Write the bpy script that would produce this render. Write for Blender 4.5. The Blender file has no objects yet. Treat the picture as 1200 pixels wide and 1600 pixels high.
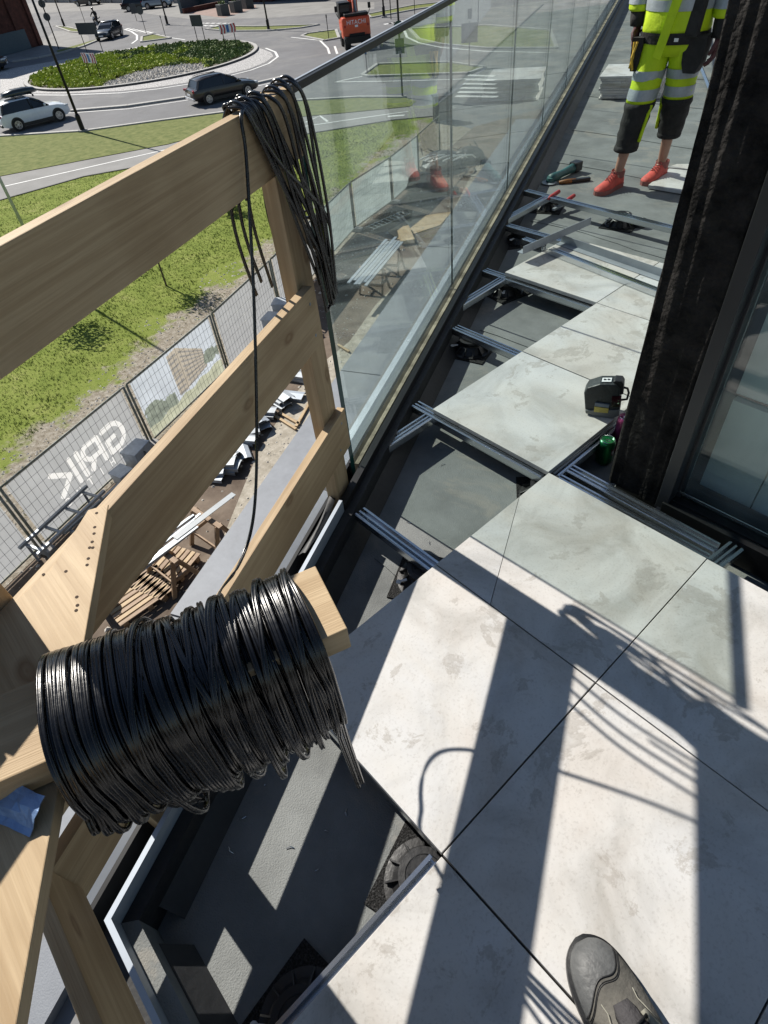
import bpy, bmesh, math, random
from mathutils import Vector, Matrix, Euler, Quaternion, noise
random.seed(7)
SC = bpy.context.scene
COL = SC.collection
R = math.radians

# ------------------------------------------------------------------ camera, sky, sun, exposure
cam_data = bpy.data.cameras.new("camera")
cam_data.sensor_fit = 'VERTICAL'
cam_data.sensor_height = 24.0
cam_data.sensor_width = 18.0
cam_data.lens = 13.943
cam_data.clip_start = 0.02
cam_data.clip_end = 3000
cam = bpy.data.objects.new("camera", cam_data)
COL.objects.link(cam)
cam.matrix_world = Matrix(((0.67273659, -0.48623428, 0.55767527, 0.887), (0.73483823, 0.52695402, -0.42700379, -1.463), (-0.08624535, 0.69706218, 0.71181479, 1.514), (0, 0, 0, 1)))
cam.location = (0.887, -1.463, 1.514)
SC.camera = cam

SUN_EL = 39.6
w = bpy.data.worlds.new("World")
SC.world = w
w.use_nodes = True
nt = w.node_tree
sky = nt.nodes.new('ShaderNodeTexSky')
sky.sky_type = 'NISHITA'
sky.sun_disc = False
sky.sun_elevation = R(SUN_EL)
sky.sun_rotation = R(-93)
sky.air_density = 1.0
sky.dust_density = 0.4
sky.ozone_density = 1.5
bg = nt.nodes['Background']
bg.inputs['Strength'].default_value = 0.062
nt.links.new(sky.outputs[0], bg.inputs[0])
sd = bpy.data.lights.new("sun", 'SUN')
sd.energy = 5.0
sd.angle = R(0.5)
sd.color = (1.0, 0.95, 0.87)
sun = bpy.data.objects.new("sun", sd)
COL.objects.link(sun)
ce = math.cos(R(SUN_EL))
SUNDIR = Vector((-0.9987 * ce, -0.0500 * ce, math.sin(R(SUN_EL))))
sun.rotation_euler = SUNDIR.to_track_quat('Z', 'Y').to_euler()
sun.location = SUNDIR * 60
SC.view_settings.view_transform = 'Standard'
SC.view_settings.look = 'None'
SC.view_settings.gamma = 1.0
SC.view_settings.use_curve_mapping = False
SC.view_settings.exposure = 0.5
SC.render.engine = 'CYCLES'
SC.cycles.max_bounces = 8
SC.cycles.transparent_max_bounces = 24
SC.cycles.caustics_reflective = False
SC.cycles.caustics_refractive = False

# ------------------------------------------------------------------ materials
MATS = {}
def mat(name, col, rough=0.6, metal=0.0, var=0.18, scale=6.0, bump=0.0, bscale=None, spec=0.5, coat=0.0, stretch=(1, 1, 1), col2=None, detail=6.0, rnd=0.0, contrast=(0.3, 0.7)):
    """principled surface whose colour wanders between two tones, with fine relief"""
    if name in MATS: return MATS[name]
    m = bpy.data.materials.new(name); m.use_nodes = True
    t = m.node_tree; n = t.nodes; l = t.links
    p = n['Principled BSDF']
    p.inputs['Roughness'].default_value = rough
    p.inputs['Metallic'].default_value = metal
    p.inputs['Specular IOR Level'].default_value = spec
    p.inputs['Coat Weight'].default_value = coat
    tc = n.new('ShaderNodeTexCoord'); mp = n.new('ShaderNodeMapping')
    mp.inputs['Scale'].default_value = stretch
    l.new(tc.outputs['Object'], mp.inputs[0])
    vec = mp.outputs[0]
    if rnd:
        oi = n.new('ShaderNodeObjectInfo'); mu = n.new('ShaderNodeMath'); mu.operation = 'MULTIPLY'; mu.inputs[1].default_value = 57.0
        l.new(oi.outputs['Random'], mu.inputs[0])
        ad = n.new('ShaderNodeVectorMath'); ad.operation = 'ADD'
        l.new(vec, ad.inputs[0]); l.new(mu.outputs[0], ad.inputs[1]); vec = ad.outputs[0]
    nz = n.new('ShaderNodeTexNoise'); nz.inputs['Scale'].default_value = scale; nz.inputs['Detail'].default_value = detail; nz.inputs['Roughness'].default_value = 0.65
    l.new(vec, nz.inputs['Vector'])
    rp = n.new('ShaderNodeValToRGB')
    a = col; b = col2 if col2 else tuple(c * (1 - var * 1.6) for c in col)
    if not col2: a = tuple(min(1, c * (1 + var * 0.8)) for c in col)
    rp.color_ramp.elements[0].color = (*b, 1); rp.color_ramp.elements[1].color = (*a, 1)
    rp.color_ramp.elements[0].position = contrast[0]; rp.color_ramp.elements[1].position = contrast[1]
    l.new(nz.outputs['Fac'], rp.inputs[0])
    l.new(rp.outputs[0], p.inputs['Base Color'])
    if bump:
        nb = n.new('ShaderNodeTexNoise'); nb.inputs['Scale'].default_value = bscale or scale * 6; nb.inputs['Detail'].default_value = 4
        l.new(vec, nb.inputs['Vector'])
        bp = n.new('ShaderNodeBump'); bp.inputs['Strength'].default_value = bump; bp.inputs['Distance'].default_value = 0.01
        l.new(nb.outputs['Fac'], bp.inputs['Height']); l.new(bp.outputs[0], p.inputs['Normal'])
        mr = n.new('ShaderNodeMapRange'); mr.inputs['To Min'].default_value = max(0.02, rough - 0.12); mr.inputs['To Max'].default_value = min(1, rough + 0.12)
        l.new(nb.outputs['Fac'], mr.inputs[0]); l.new(mr.outputs[0], p.inputs['Roughness'])
    MATS[name] = m
    return m

def nodes_of(name):
    m = bpy.data.materials.new(name); m.use_nodes = True
    MATS[name] = m
    return m, m.node_tree.nodes, m.node_tree.links, m.node_tree.nodes['Principled BSDF']

def N_(n, kind, **kw):
    x = n.new(kind)
    for k, v in kw.items():
        if k in x.inputs: x.inputs[k].default_value = v
        else: setattr(x, k, v)
    return x

def ramp(n, stops):
    r = n.new('ShaderNodeValToRGB'); e = r.color_ramp.elements
    while len(e) < len(stops): e.new(0.5)
    for i, (p, c) in enumerate(stops):
        e[i].position = p; e[i].color = (*c, 1) if len(c) == 3 else c
    return r

def wood(name, light, dark, rough=0.6):
    """sawn softwood: grain along local X, growth bands, knots"""
    m, n, l, p = nodes_of(name)
    tc = n.new('ShaderNodeTexCoord'); oi = n.new('ShaderNodeObjectInfo')
    mu = N_(n, 'ShaderNodeMath', operation='MULTIPLY'); mu.inputs[1].default_value = 31.7
    l.new(oi.outputs['Random'], mu.inputs[0])
    ad = N_(n, 'ShaderNodeVectorMath', operation='ADD'); l.new(tc.outputs['UV'], ad.inputs[0]); l.new(mu.outputs[0], ad.inputs[1])
    # knots bend the grain
    kmap = N_(n, 'ShaderNodeMapping'); kmap.inputs['Scale'].default_value = (2.4, 4.6, 1.0); l.new(ad.outputs[0], kmap.inputs[0])
    vor = N_(n, 'ShaderNodeTexVoronoi', Scale=1.0, Randomness=1.0); vor.voronoi_dimensions = '2D'; l.new(kmap.outputs[0], vor.inputs['Vector'])
    kr = N_(n, 'ShaderNodeMapRange'); kr.inputs['From Min'].default_value = 0.0; kr.inputs['From Max'].default_value = 0.13; kr.inputs['To Min'].default_value = 1.0; kr.inputs['To Max'].default_value = 0.0
    l.new(vor.outputs['Distance'], kr.inputs[0])
    kp = N_(n, 'ShaderNodeMath', operation='POWER'); kp.inputs[1].default_value = 2.0; l.new(kr.outputs[0], kp.inputs[0])
    gm = N_(n, 'ShaderNodeMapping'); gm.inputs['Scale'].default_value = (0.9, 30.0, 1.0); l.new(ad.outputs[0], gm.inputs[0])
    off = N_(n, 'ShaderNodeVectorMath', operation='SCALE'); off.inputs[0].default_value = (0.0, 1.1, 0.0); l.new(kp.outputs[0], off.inputs['Scale'])
    a2 = N_(n, 'ShaderNodeVectorMath', operation='ADD'); l.new(gm.outputs[0], a2.inputs[0]); l.new(off.outputs[0], a2.inputs[1])
    wn = N_(n, 'ShaderNodeTexNoise', Scale=0.9, Detail=7.0, Roughness=0.62, Distortion=0.5); l.new(a2.outputs[0], wn.inputs['Vector'])
    fine = N_(n, 'ShaderNodeTexNoise', Scale=1.0, Detail=3.0); fm = N_(n, 'ShaderNodeMapping'); fm.inputs['Scale'].default_value = (9, 420, 1); l.new(ad.outputs[0], fm.inputs[0]); l.new(fm.outputs[0], fine.inputs['Vector'])
    mid = tuple((x * 0.55 + y * 0.45) for x, y in zip(light, dark))
    rp = ramp(n, [(0.30, dark), (0.47, mid), (0.53, light), (0.62, mid), (0.75, light)]); l.new(wn.outputs['Fac'], rp.inputs[0])
    mx = N_(n, 'ShaderNodeMix', data_type='RGBA', blend_type='MULTIPLY'); mx.inputs[0].default_value = 0.24
    fr = ramp(n, [(0.3, (0.62, 0.58, 0.55)), (0.6, (1, 1, 1))]); l.new(fine.outputs['Fac'], fr.inputs[0])
    l.new(rp.outputs[0], mx.inputs[6]); l.new(fr.outputs[0], mx.inputs[7])
    kc = ramp(n, [(0.12, (0, 0, 0)), (0.45, (.75, .75, .75)), (0.8, (.45, .45, .45))]); l.new(kp.outputs[0], kc.inputs[0])
    mk = N_(n, 'ShaderNodeMix', data_type='RGBA'); l.new(kc.outputs[0], mk.inputs[0]); l.new(mx.outputs[2], mk.inputs[6]); mk.inputs[7].default_value = (dark[0] * .62, dark[1] * .52, dark[2] * .45, 1)
    # weathering blotches
    bl = N_(n, 'ShaderNodeTexNoise', Scale=3.5, Detail=4.0); l.new(ad.outputs[0], bl.inputs['Vector'])
    br = ramp(n, [(0.35, (0.78, 0.74, 0.70)), (0.6, (1, 1, 1))]); l.new(bl.outputs['Fac'], br.inputs[0])
    m3 = N_(n, 'ShaderNodeMix', data_type='RGBA', blend_type='MULTIPLY'); m3.inputs[0].default_value = 0.8
    l.new(mk.outputs[2], m3.inputs[6]); l.new(br.outputs[0], m3.inputs[7]); l.new(m3.outputs[2], p.inputs['Base Color'])
    bp = N_(n, 'ShaderNodeBump', Strength=0.25, Distance=0.003); l.new(fine.outputs['Fac'], bp.inputs['Height']); l.new(bp.outputs[0], p.inputs['Normal'])
    p.inputs['Roughness'].default_value = rough
    p.inputs['Specular IOR Level'].default_value = 0.3
    return m

def stone_tile(name):
    m, n, l, p = nodes_of(name)
    tc = n.new('ShaderNodeTexCoord'); oi = n.new('ShaderNodeObjectInfo')
    mu = N_(n, 'ShaderNodeMath', operation='MULTIPLY'); mu.inputs[1].default_value = 91.0; l.new(oi.outputs['Random'], mu.inputs[0])
    ad = N_(n, 'ShaderNodeVectorMath', operation='ADD'); l.new(tc.outputs['Object'], ad.inputs[0]); l.new(mu.outputs[0], ad.inputs[1])
    big = N_(n, 'ShaderNodeTexNoise', Scale=3.2, Detail=9.0, Roughness=0.62, Distortion=1.1); l.new(ad.outputs[0], big.inputs['Vector'])
    warm = N_(n, 'ShaderNodeTexNoise', Scale=2.1, Detail=5.0, Roughness=0.6, Distortion=0.6); wm = N_(n, 'ShaderNodeMapping'); wm.inputs['Location'].default_value = (4.2, 8.1, 3); l.new(ad.outputs[0], wm.inputs[0]); l.new(wm.outputs[0], warm.inputs['Vector'])
    c1 = ramp(n, [(0.30, (0.32, 0.315, 0.30)), (0.41, (0.46, 0.452, 0.44)), (0.52, (0.59, 0.582, 0.57)), (0.68, (0.67, 0.662, 0.65))]); l.new(big.outputs['Fac'], c1.inputs[0])
    c2 = ramp(n, [(0.36, (0.56, 0.565, 0.57)), (0.50, (0.55, 0.525, 0.485)), (0.64, (0.50, 0.43, 0.355))]); l.new(warm.outputs['Fac'], c2.inputs[0])
    mx = N_(n, 'ShaderNodeMix', data_type='RGBA'); mx.inputs[0].default_value = 0.40; l.new(c1.outputs[0], mx.inputs[6]); l.new(c2.outputs[0], mx.inputs[7])
    # scuffed, flaking patches with a sharp edge
    fl = N_(n, 'ShaderNodeTexNoise', Scale=5.5, Detail=10.0, Roughness=0.72, Distortion=0.4); fm = N_(n, 'ShaderNodeMapping'); fm.inputs['Location'].default_value = (11, 3, 7); l.new(ad.outputs[0], fm.inputs[0]); l.new(fm.outputs[0], fl.inputs['Vector'])
    fr = ramp(n, [(0.565, (0, 0, 0)), (0.595, (0.55, 0.55, 0.55)), (0.69, (0.15, 0.15, 0.15))]); l.new(fl.outputs['Fac'], fr.inputs[0])
    m2 = N_(n, 'ShaderNodeMix', data_type='RGBA'); l.new(fr.outputs[0], m2.inputs[0]); l.new(mx.outputs[2], m2.inputs[6]); m2.inputs[7].default_value = (0.33, 0.30, 0.265, 1)
    sp = N_(n, 'ShaderNodeTexNoise', Scale=160.0, Detail=2.0); l.new(ad.outputs[0], sp.inputs['Vector'])
    sr = ramp(n, [(0.28, (0.82, 0.81, 0.80)), (0.46, (1, 1, 1))]); l.new(sp.outputs['Fac'], sr.inputs[0])
    m3 = N_(n, 'ShaderNodeMix', data_type='RGBA', blend_type='MULTIPLY'); m3.inputs[0].default_value = 0.7; l.new(m2.outputs[2], m3.inputs[6]); l.new(sr.outputs[0], m3.inputs[7])
    l.new(m3.outputs[2], p.inputs['Base Color'])
    p.inputs['Roughness'].default_value = 0.62
    p.inputs['Specular IOR Level'].default_value = 0.35
    sm = N_(n, 'ShaderNodeMath', operation='ADD'); l.new(big.outputs['Fac'], sm.inputs[0]); l.new(fl.outputs['Fac'], sm.inputs[1])
    bp = N_(n, 'ShaderNodeBump', Strength=0.22, Distance=0.006); l.new(sm.outputs[0], bp.inputs['Height']); l.new(bp.outputs[0], p.inputs['Normal'])
    return m

def clear_glass(name, tint, f0=0.04, veil_smear=0.0):
    m = bpy.data.materials.new(name); m.use_nodes = True; MATS[name] = m
    n = m.node_tree.nodes; l = m.node_tree.links
    n.remove(n['Principled BSDF'])
    out = n['Material Output']
    tr = N_(n, 'ShaderNodeBsdfTransparent'); tr.inputs[0].default_value = (*tint, 1)
    gl = N_(n, 'ShaderNodeBsdfGlossy'); gl.inputs['Roughness'].default_value = 0.0; gl.inputs['Color'].default_value = (1, 1, 1, 1)
    lw = N_(n, 'ShaderNodeLayerWeight', Blend=0.5)
    pw = N_(n, 'ShaderNodeMath', operation='POWER'); pw.inputs[1].default_value = 5.0; l.new(lw.outputs['Facing'], pw.inputs[0])
    ma = N_(n, 'ShaderNodeMath', operation='MULTIPLY_ADD'); ma.inputs[1].default_value = 1 - f0; ma.inputs[2].default_value = f0; l.new(pw.outputs[0], ma.inputs[0])
    mx = n.new('ShaderNodeMixShader'); l.new(ma.outputs[0], mx.inputs[0]); l.new(tr.outputs[0], mx.inputs[1]); l.new(gl.outputs[0], mx.inputs[2])
    last = mx
    if veil_smear:   # dust streaks, strengthened into a painted whitish veil of reflections
        tc = n.new('ShaderNodeTexCoord'); mp = N_(n, 'ShaderNodeMapping'); mp.inputs['Scale'].default_value = (3, 3, 0.8); l.new(tc.outputs['Object'], mp.inputs[0])
        nz = N_(n, 'ShaderNodeTexNoise', Scale=2.0, Detail=8.0, Roughness=0.7); l.new(mp.outputs[0], nz.inputs['Vector'])
        mr = N_(n, 'ShaderNodeMapRange'); mr.inputs['From Min'].default_value = 0.4; mr.inputs['From Max'].default_value = 0.8; mr.inputs['To Max'].default_value = veil_smear; mr.inputs['To Min'].default_value = veil_smear * .25; l.new(nz.outputs['Fac'], mr.inputs[0])
        df = N_(n, 'ShaderNodeBsdfDiffuse'); df.inputs[0].default_value = (0.62, 0.68, 0.67, 1)
        m2 = n.new('ShaderNodeMixShader'); l.new(mr.outputs[0], m2.inputs[0]); l.new(mx.outputs[0], m2.inputs[1]); l.new(df.outputs[0], m2.inputs[2]); last = m2
    l.new(last.outputs[0], out.inputs[0])
    return m

def lawn_mat():
    m, n, l, p = nodes_of('worn lawn')
    tc = n.new('ShaderNodeTexCoord')
    # worn, sandy band that runs beside the temporary fence (distance to the fence line)
    dt = N_(n, 'ShaderNodeVectorMath', operation='DOT_PRODUCT'); dt.inputs[1].default_value = (-0.906, -0.423, 0); l.new(tc.outputs['Object'], dt.inputs[0])
    # fence line gives about 10.29 on this axis; lawn grows with larger values
    mr = N_(n, 'ShaderNodeMapRange'); mr.inputs['From Min'].default_value = 11.5; mr.inputs['From Max'].default_value = 16.6; mr.inputs['To Min'].default_value = 0.46; mr.inputs['To Max'].default_value = -0.42; l.new(dt.outputs['Value'], mr.inputs[0])
    big = N_(n, 'ShaderNodeTexNoise', Scale=0.55, Detail=8.0, Roughness=0.68); l.new(tc.outputs['Object'], big.inputs['Vector'])
    sm = N_(n, 'ShaderNodeMath', operation='ADD'); l.new(mr.outputs[0], sm.inputs[0]); l.new(big.outputs['Fac'], sm.inputs[1])
    k = ramp(n, [(0.55, (0, 0, 0)), (0.64, (1, 1, 1))]); l.new(sm.outputs[0], k.inputs[0])
    g1 = N_(n, 'ShaderNodeTexNoise', Scale=1.3, Detail=9.0, Roughness=0.75); l.new(tc.outputs['Object'], g1.inputs['Vector'])
    gr = ramp(n, [(0.30, (0.12, 0.16, 0.03)), (0.48, (0.18, 0.225, 0.045)), (0.60, (0.225, 0.26, 0.065)), (0.74, (0.30, 0.29, 0.12))]); l.new(g1.outputs['Fac'], gr.inputs[0])
    d1 = N_(n, 'ShaderNodeTexNoise', Scale=7.0, Detail=8.0, Roughness=0.8); l.new(tc.outputs['Object'], d1.inputs['Vector'])
    dr = ramp(n, [(0.33, (0.13, 0.105, 0.07)), (0.5, (0.30, 0.265, 0.21)), (0.68, (0.46, 0.43, 0.37))]); l.new(d1.outputs['Fac'], dr.inputs[0])
    mx = N_(n, 'ShaderNodeMix', data_type='RGBA'); l.new(k.outputs[0], mx.inputs[0]); l.new(gr.outputs[0], mx.inputs[6]); l.new(dr.outputs[0], mx.inputs[7])
    l.new(mx.outputs[2], p.inputs['Base Color']); p.inputs['Roughness'].default_value = 0.95; p.inputs['Specular IOR Level'].default_value = 0.1
    bp = N_(n, 'ShaderNodeBump', Strength=0.8, Distance=0.05); l.new(d1.outputs['Fac'], bp.inputs['Height']); l.new(bp.outputs[0], p.inputs['Normal'])
    return m

def cloth(name, col, through=0.55, var=0.1, scale=2.0):
    m = mat(name, col, 0.85, var=var, scale=scale)
    n = m.node_tree.nodes; l = m.node_tree.links; p = n['Principled BSDF']; out = n['Material Output']
    src = p.inputs['Base Color'].links[0].from_socket
    t = n.new('ShaderNodeBsdfTranslucent'); l.new(src, t.inputs[0])
    mx = n.new('ShaderNodeMixShader'); mx.inputs[0].default_value = through
    l.new(p.outputs[0], mx.inputs[1]); l.new(t.outputs[0], mx.inputs[2]); l.new(mx.outputs[0], out.inputs[0])
    return m

WOOD = wood('pale sawn spruce', (0.54, 0.405, 0.245), (0.40, 0.28, 0.155))
WOODD = wood('weathered site timber', (0.42, 0.30, 0.20), (0.22, 0.14, 0.08))
TILE = stone_tile('beige grey stoneware')
PANE = clear_glass('pale green safety glass', (0.905, 0.962, 0.945), 0.085, 0.14)
WINPANE = clear_glass('window glass', (0.90, 0.95, 0.94), 0.055, 0.12)
CARGLASS = mat('dark car glass', (0.012, 0.016, 0.02), 0.05, var=0.05, spec=0.6)
EDGE = mat('polished glass edge', (0.012, 0.06, 0.055), 0.08, var=0.1, spec=0.8)
MEMB = mat('grey bitumen membrane', (0.215, 0.225, 0.222), 0.85, var=0.22, scale=3.0, bump=0.35, bscale=260, spec=0.25)
def stain(m, col, scale, lo, hi, amount):
    """dusty, dried-puddle blotches over an existing material"""
    n = m.node_tree.nodes; l = m.node_tree.links; p = n['Principled BSDF']
    src = p.inputs['Base Color'].links[0].from_socket
    tc = n.new('ShaderNodeTexCoord'); nz = N_(n, 'ShaderNodeTexNoise', Scale=scale, Detail=9.0, Roughness=0.7, Distortion=0.8); l.new(tc.outputs['Object'], nz.inputs['Vector'])
    rp = ramp(n, [(lo, (0, 0, 0)), (hi, (amount,) * 3), (hi + .03, (amount * .45,) * 3), (hi + .12, (amount * .6,) * 3)]); l.new(nz.outputs['Fac'], rp.inputs[0])
    mx = N_(n, 'ShaderNodeMix', data_type='RGBA'); l.new(rp.outputs[0], mx.inputs[0]); l.new(src, mx.inputs[6]); mx.inputs[7].default_value = (*col, 1); l.new(mx.outputs[2], p.inputs['Base Color'])
stain(MEMB, (0.30, 0.28, 0.245), 2.2, .53, .60, .55)
BLACKF = mat('black waterproofing', (0.016, 0.017, 0.019), 0.55, var=0.3, scale=9, bump=0.12, bscale=60)
BLACKM = mat('black powder coated metal', (0.008, 0.0085, 0.009), 0.45, var=0.2, spec=0.3)
BLACKP = mat('black plastic', (0.017, 0.017, 0.018), 0.42, var=0.2, spec=0.5, bump=0.1, bscale=120)
ALU = mat('extruded aluminium', (0.66, 0.69, 0.72), 0.26, 1.0, var=0.06, scale=3)
STEEL = mat('galvanised steel', (0.36, 0.39, 0.42), 0.58, 0.45, var=0.14, scale=5)
SILL = mat('grey coated flashing', (0.36, 0.40, 0.45), 0.5, 0.3, var=0.10, scale=4)
SLABM = mat('grey facade panel', (0.21, 0.225, 0.25), 0.6, 0.0, var=0.10, scale=5, bump=0.12, bscale=220)
WHITEK = mat('white plastic', (0.75, 0.75, 0.72), 0.4, var=0.05)
RUBBER = mat('granulated rubber', (0.04, 0.04, 0.04), 0.95, var=0.8, scale=180, bump=1.0, bscale=230, contrast=(0.45, 0.75))
CABLE = mat('black cable sheath', (0.0045, 0.0045, 0.005), 0.26, var=0.3, scale=30, spec=0.6, bump=0.03, bscale=120)
WRAP = mat('black protective fleece', (0.023, 0.021, 0.0195), 0.9, var=0.6, scale=14, bump=1.0, bscale=60, spec=0.15)
FRAME = mat('anthracite window frame', (0.020, 0.022, 0.025), 0.4, var=0.1, spec=0.5, bump=0.03, bscale=300)
PALE = mat('pale green board', (0.66, 0.76, 0.74), 0.6, var=0.05, scale=1.2)
DARKIN = mat('dark interior', (0.05, 0.065, 0.065), 0.7, var=0.2)
ASPH = mat('asphalt', (0.165, 0.165, 0.17), 0.85, var=0.12, scale=0.35, bump=0.3, bscale=40, spec=0.25)
stain(ASPH, (0.235, 0.23, 0.22), .16, .5, .58, .5)
ASPH2 = mat('pale pavement', (0.27, 0.265, 0.255), 0.88, var=0.12, scale=0.4, bump=0.3, bscale=30, spec=0.2)
COBB = mat('pale cobbles', (0.42, 0.41, 0.40), 0.8, var=0.35, scale=9, bump=0.8, bscale=8, contrast=(0.4, 0.6))
PAINT = mat('road paint', (0.72, 0.72, 0.70), 0.7, var=0.12, scale=3)
KERB = mat('granite kerb', (0.40, 0.39, 0.37), 0.8, var=0.15, scale=4)
DARKK = mat('dark kerb face', (0.07, 0.07, 0.07), 0.8, var=0.2)
LAWN = lawn_mat()
VERGE = mat('verge grass', (0.215, 0.225, 0.085), 0.95, scale=2.2, col2=(0.095, 0.125, 0.035), detail=10, bump=0.8, bscale=16, spec=0.1)
DIRT = mat('building site soil', (0.23, 0.185, 0.145), 0.95, scale=1.1, col2=(0.085, 0.062, 0.048), bump=1.0, bscale=9, spec=0.15, detail=9)
SAND = mat('pale gravel', (0.50, 0.46, 0.39), 0.95, scale=5, col2=(0.27, 0.24, 0.19), bump=1.0, bscale=25, spec=0.1, detail=9)
BRICK = mat('red brick', (0.10, 0.035, 0.025), 0.9, var=0.35, scale=2.0, bump=0.4, bscale=14)
TEALW = mat('teal rendered plinth', (0.10, 0.13, 0.145), 0.85, var=0.1)
CONC = mat('grey concrete wall', (0.25, 0.25, 0.25), 0.9, var=0.15, scale=1.0)
REDPAV = mat('reddish paving', (0.30, 0.21, 0.18), 0.9, var=0.12, scale=1.0)
LEAF = mat('leafy green', (0.19, 0.25, 0.085), 0.7, scale=0.5, col2=(0.11, 0.16, 0.05), spec=0.3)
LEAFY = mat('yellow green leaves', (0.44, 0.50, 0.08), 0.7, scale=0.8, col2=(0.28, 0.36, 0.05), spec=0.3)
BLADE = mat('grass blades', (0.26, 0.305, 0.07), 0.8, scale=0.7, col2=(0.155, 0.20, 0.042), spec=0.2)
BARK = mat('bark', (0.10, 0.075, 0.055), 0.9, var=0.3, scale=20, bump=0.8)
ROCK = mat('pale stones', (0.60, 0.57, 0.52), 0.9, scale=2.0, col2=(0.34, 0.31, 0.26), bump=0.5)

# ------------------------------------------------------------------ object helpers
ORG = {}
class MB:
    """collects shapes; build() links them as ONE mesh object"""
    def __init__(s): s.v = []; s.f = []; s.uv = []; s.mi = []; s.cur = 0
    def add(s, vs, fs, uvs=None):
        o = len(s.v); s.v += [Vector(v) for v in vs]
        for i, fc in enumerate(fs):
            s.f.append([o + k for k in fc]); s.mi.append(s.cur); s.uv.append(uvs[i] if uvs else None)
        return s
    def box(s, c, d, rz=0.0, M=None, taper=1.0):
        """centre, full sizes; uv runs with the longest side in metres"""
        hx, hy, hz = d[0] / 2, d[1] / 2, d[2] / 2
        L = [Vector((x * (hx if z < 0 else hx * taper), y * (hy if z < 0 else hy * taper), z * hz)) for z in (-1, 1) for y in (-1, 1) for x in (-1, 1)]
        fs = [(0, 2, 3, 1), (4, 5, 7, 6), (0, 1, 5, 4), (2, 6, 7, 3), (0, 4, 6, 2), (1, 3, 7, 5)]
        ax = sorted(range(3), key=lambda i: -d[i])
        uvs = []
        for k, fc in enumerate(fs):
            nax = [2, 2, 1, 1, 0, 0][k]
            rest = [a for a in ax if a != nax]
            uvs.append([(L[i][rest[0]] + k * .37 if nax != ax[0] else L[i][rest[0]] * .2, L[i][rest[1]] + k * .61) for i in fc])
        m = M if M is not None else Matrix.Rotation(rz, 4, 'Z')
        return s.add([Vector(c) + m @ v for v in L], fs, uvs)
    def beam(s, a, b, wd, th, up=(0, 0, 1)):
        """bar from a to b, wd across, th along 'up'"""
        a = Vector(a); b = Vector(b); x = (b - a); ln = x.length; x.normalize()
        u = Vector(up); y = u.cross(x)
        if y.length < 1e-4: y = Vector((1, 0, 0)).cross(x)
        y.normalize(); z = x.cross(y)
        m = Matrix((x, y, z)).transposed().to_4x4()
        return s.box((a + b) / 2, (ln, wd, th), M=m)
    def prism(s, poly, z0, z1):
        n = len(poly)
        vs = [(p[0], p[1], z0) for p in poly] + [(p[0], p[1], z1) for p in poly]
        area = sum(poly[i][0] * poly[(i + 1) % n][1] - poly[(i + 1) % n][0] * poly[i][1] for i in range(n))
        idx = list(range(n)) if area > 0 else list(range(n))[::-1]
        fs = [tuple(idx[::-1]), tuple(n + i for i in idx)]
        uvs = [[(poly[i][0], poly[i][1]) for i in idx[::-1]], [(poly[i][0], poly[i][1]) for i in idx]]
        for k in range(n):
            a = idx[k]; b = idx[(k + 1) % n]
            fs.append((a, b, n + b, n + a))
            d = math.dist(poly[a][:2], poly[b][:2]); uvs.append([(0, z0), (d, z0), (d, z1), (0, z1)])
        return s.add(vs, fs, uvs)
    def sheet(s, poly, z):
        n = len(poly); area = sum(poly[i][0] * poly[(i + 1) % n][1] - poly[(i + 1) % n][0] * poly[i][1] for i in range(n))
        idx = list(range(n)) if area > 0 else list(range(n))[::-1]
        return s.add([(p[0], p[1], z) for p in poly], [tuple(idx)])
    def tube(s, pts, r, n=8, cap=True, close=False, sx=1.0, up=None):
        """round (or flattened) tube through pts; r a number or list"""
        pts = [Vector(p) for p in pts]; k = len(pts)
        rr = r if isinstance(r, (list, tuple)) else [r] * k
        vs = []; prev = Vector(up) if up else None
        for i, p in enumerate(pts):
            if close: t = pts[(i + 1) % k] - pts[i - 1]
            else: t = pts[min(i + 1, k - 1)] - pts[max(i - 1, 0)]
            if t.length < 1e-9: t = Vector((0, 0, 1))
            t.normalize()
            if prev is None:
                prev = Vector((0, 0, 1)) if abs(t.z) < 0.9 else Vector((1, 0, 0))
            u = (Vector(up) if up else prev); u = u - t * u.dot(t)
            if u.length < 1e-5: u = t.orthogonal()
            u.normalize(); prev = u; v = t.cross(u)
            for j in range(n):
                a = 2 * math.pi * j / n
                q = rr[i] if not isinstance(rr[i], (tuple, list)) else None
                if q is None: vs.append(p + u * math.cos(a) * rr[i][0] + v * math.sin(a) * rr[i][1])
                else: vs.append(p + u * math.cos(a) * q * sx + v * math.sin(a) * q)
        fs = []
        for i in range(k if close else k - 1):
            a = i * n; b = ((i + 1) % k) * n
            for j in range(n): fs.append((a + j, a + (j + 1) % n, b + (j + 1) % n, b + j))
        if cap and not close:
            fs.append(tuple(range(n))[::-1]); fs.append(tuple((k - 1) * n + j for j in range(n)))
        return s.add(vs, fs)
    def lathe(s, prof, n=20, c=(0, 0, 0), axis=None):
        """profile of (radius, height) turned about z (or another axis)"""
        q = Vector((0, 0, 1)).rotation_difference(Vector(axis)).to_matrix().to_4x4() if axis else Matrix()
        vs = []
        for r_, z in prof:
            for j in range(n):
                a = 2 * math.pi * j / n
                vs.append(Vector(c) + q @ Vector((r_ * math.cos(a), r_ * math.sin(a), z)))
        fs = []
        for i in range(len(prof) - 1):
            for j in range(n): fs.append((i * n + j, i * n + (j + 1) % n, (i + 1) * n + (j + 1) % n, (i + 1) * n + j))
        if prof[0][0] > 1e-5: fs.append(tuple(range(n))[::-1])
        if prof[-1][0] > 1e-5: fs.append(tuple((len(prof) - 1) * n + j for j in range(n)))
        return s.add(vs, fs)
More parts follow.
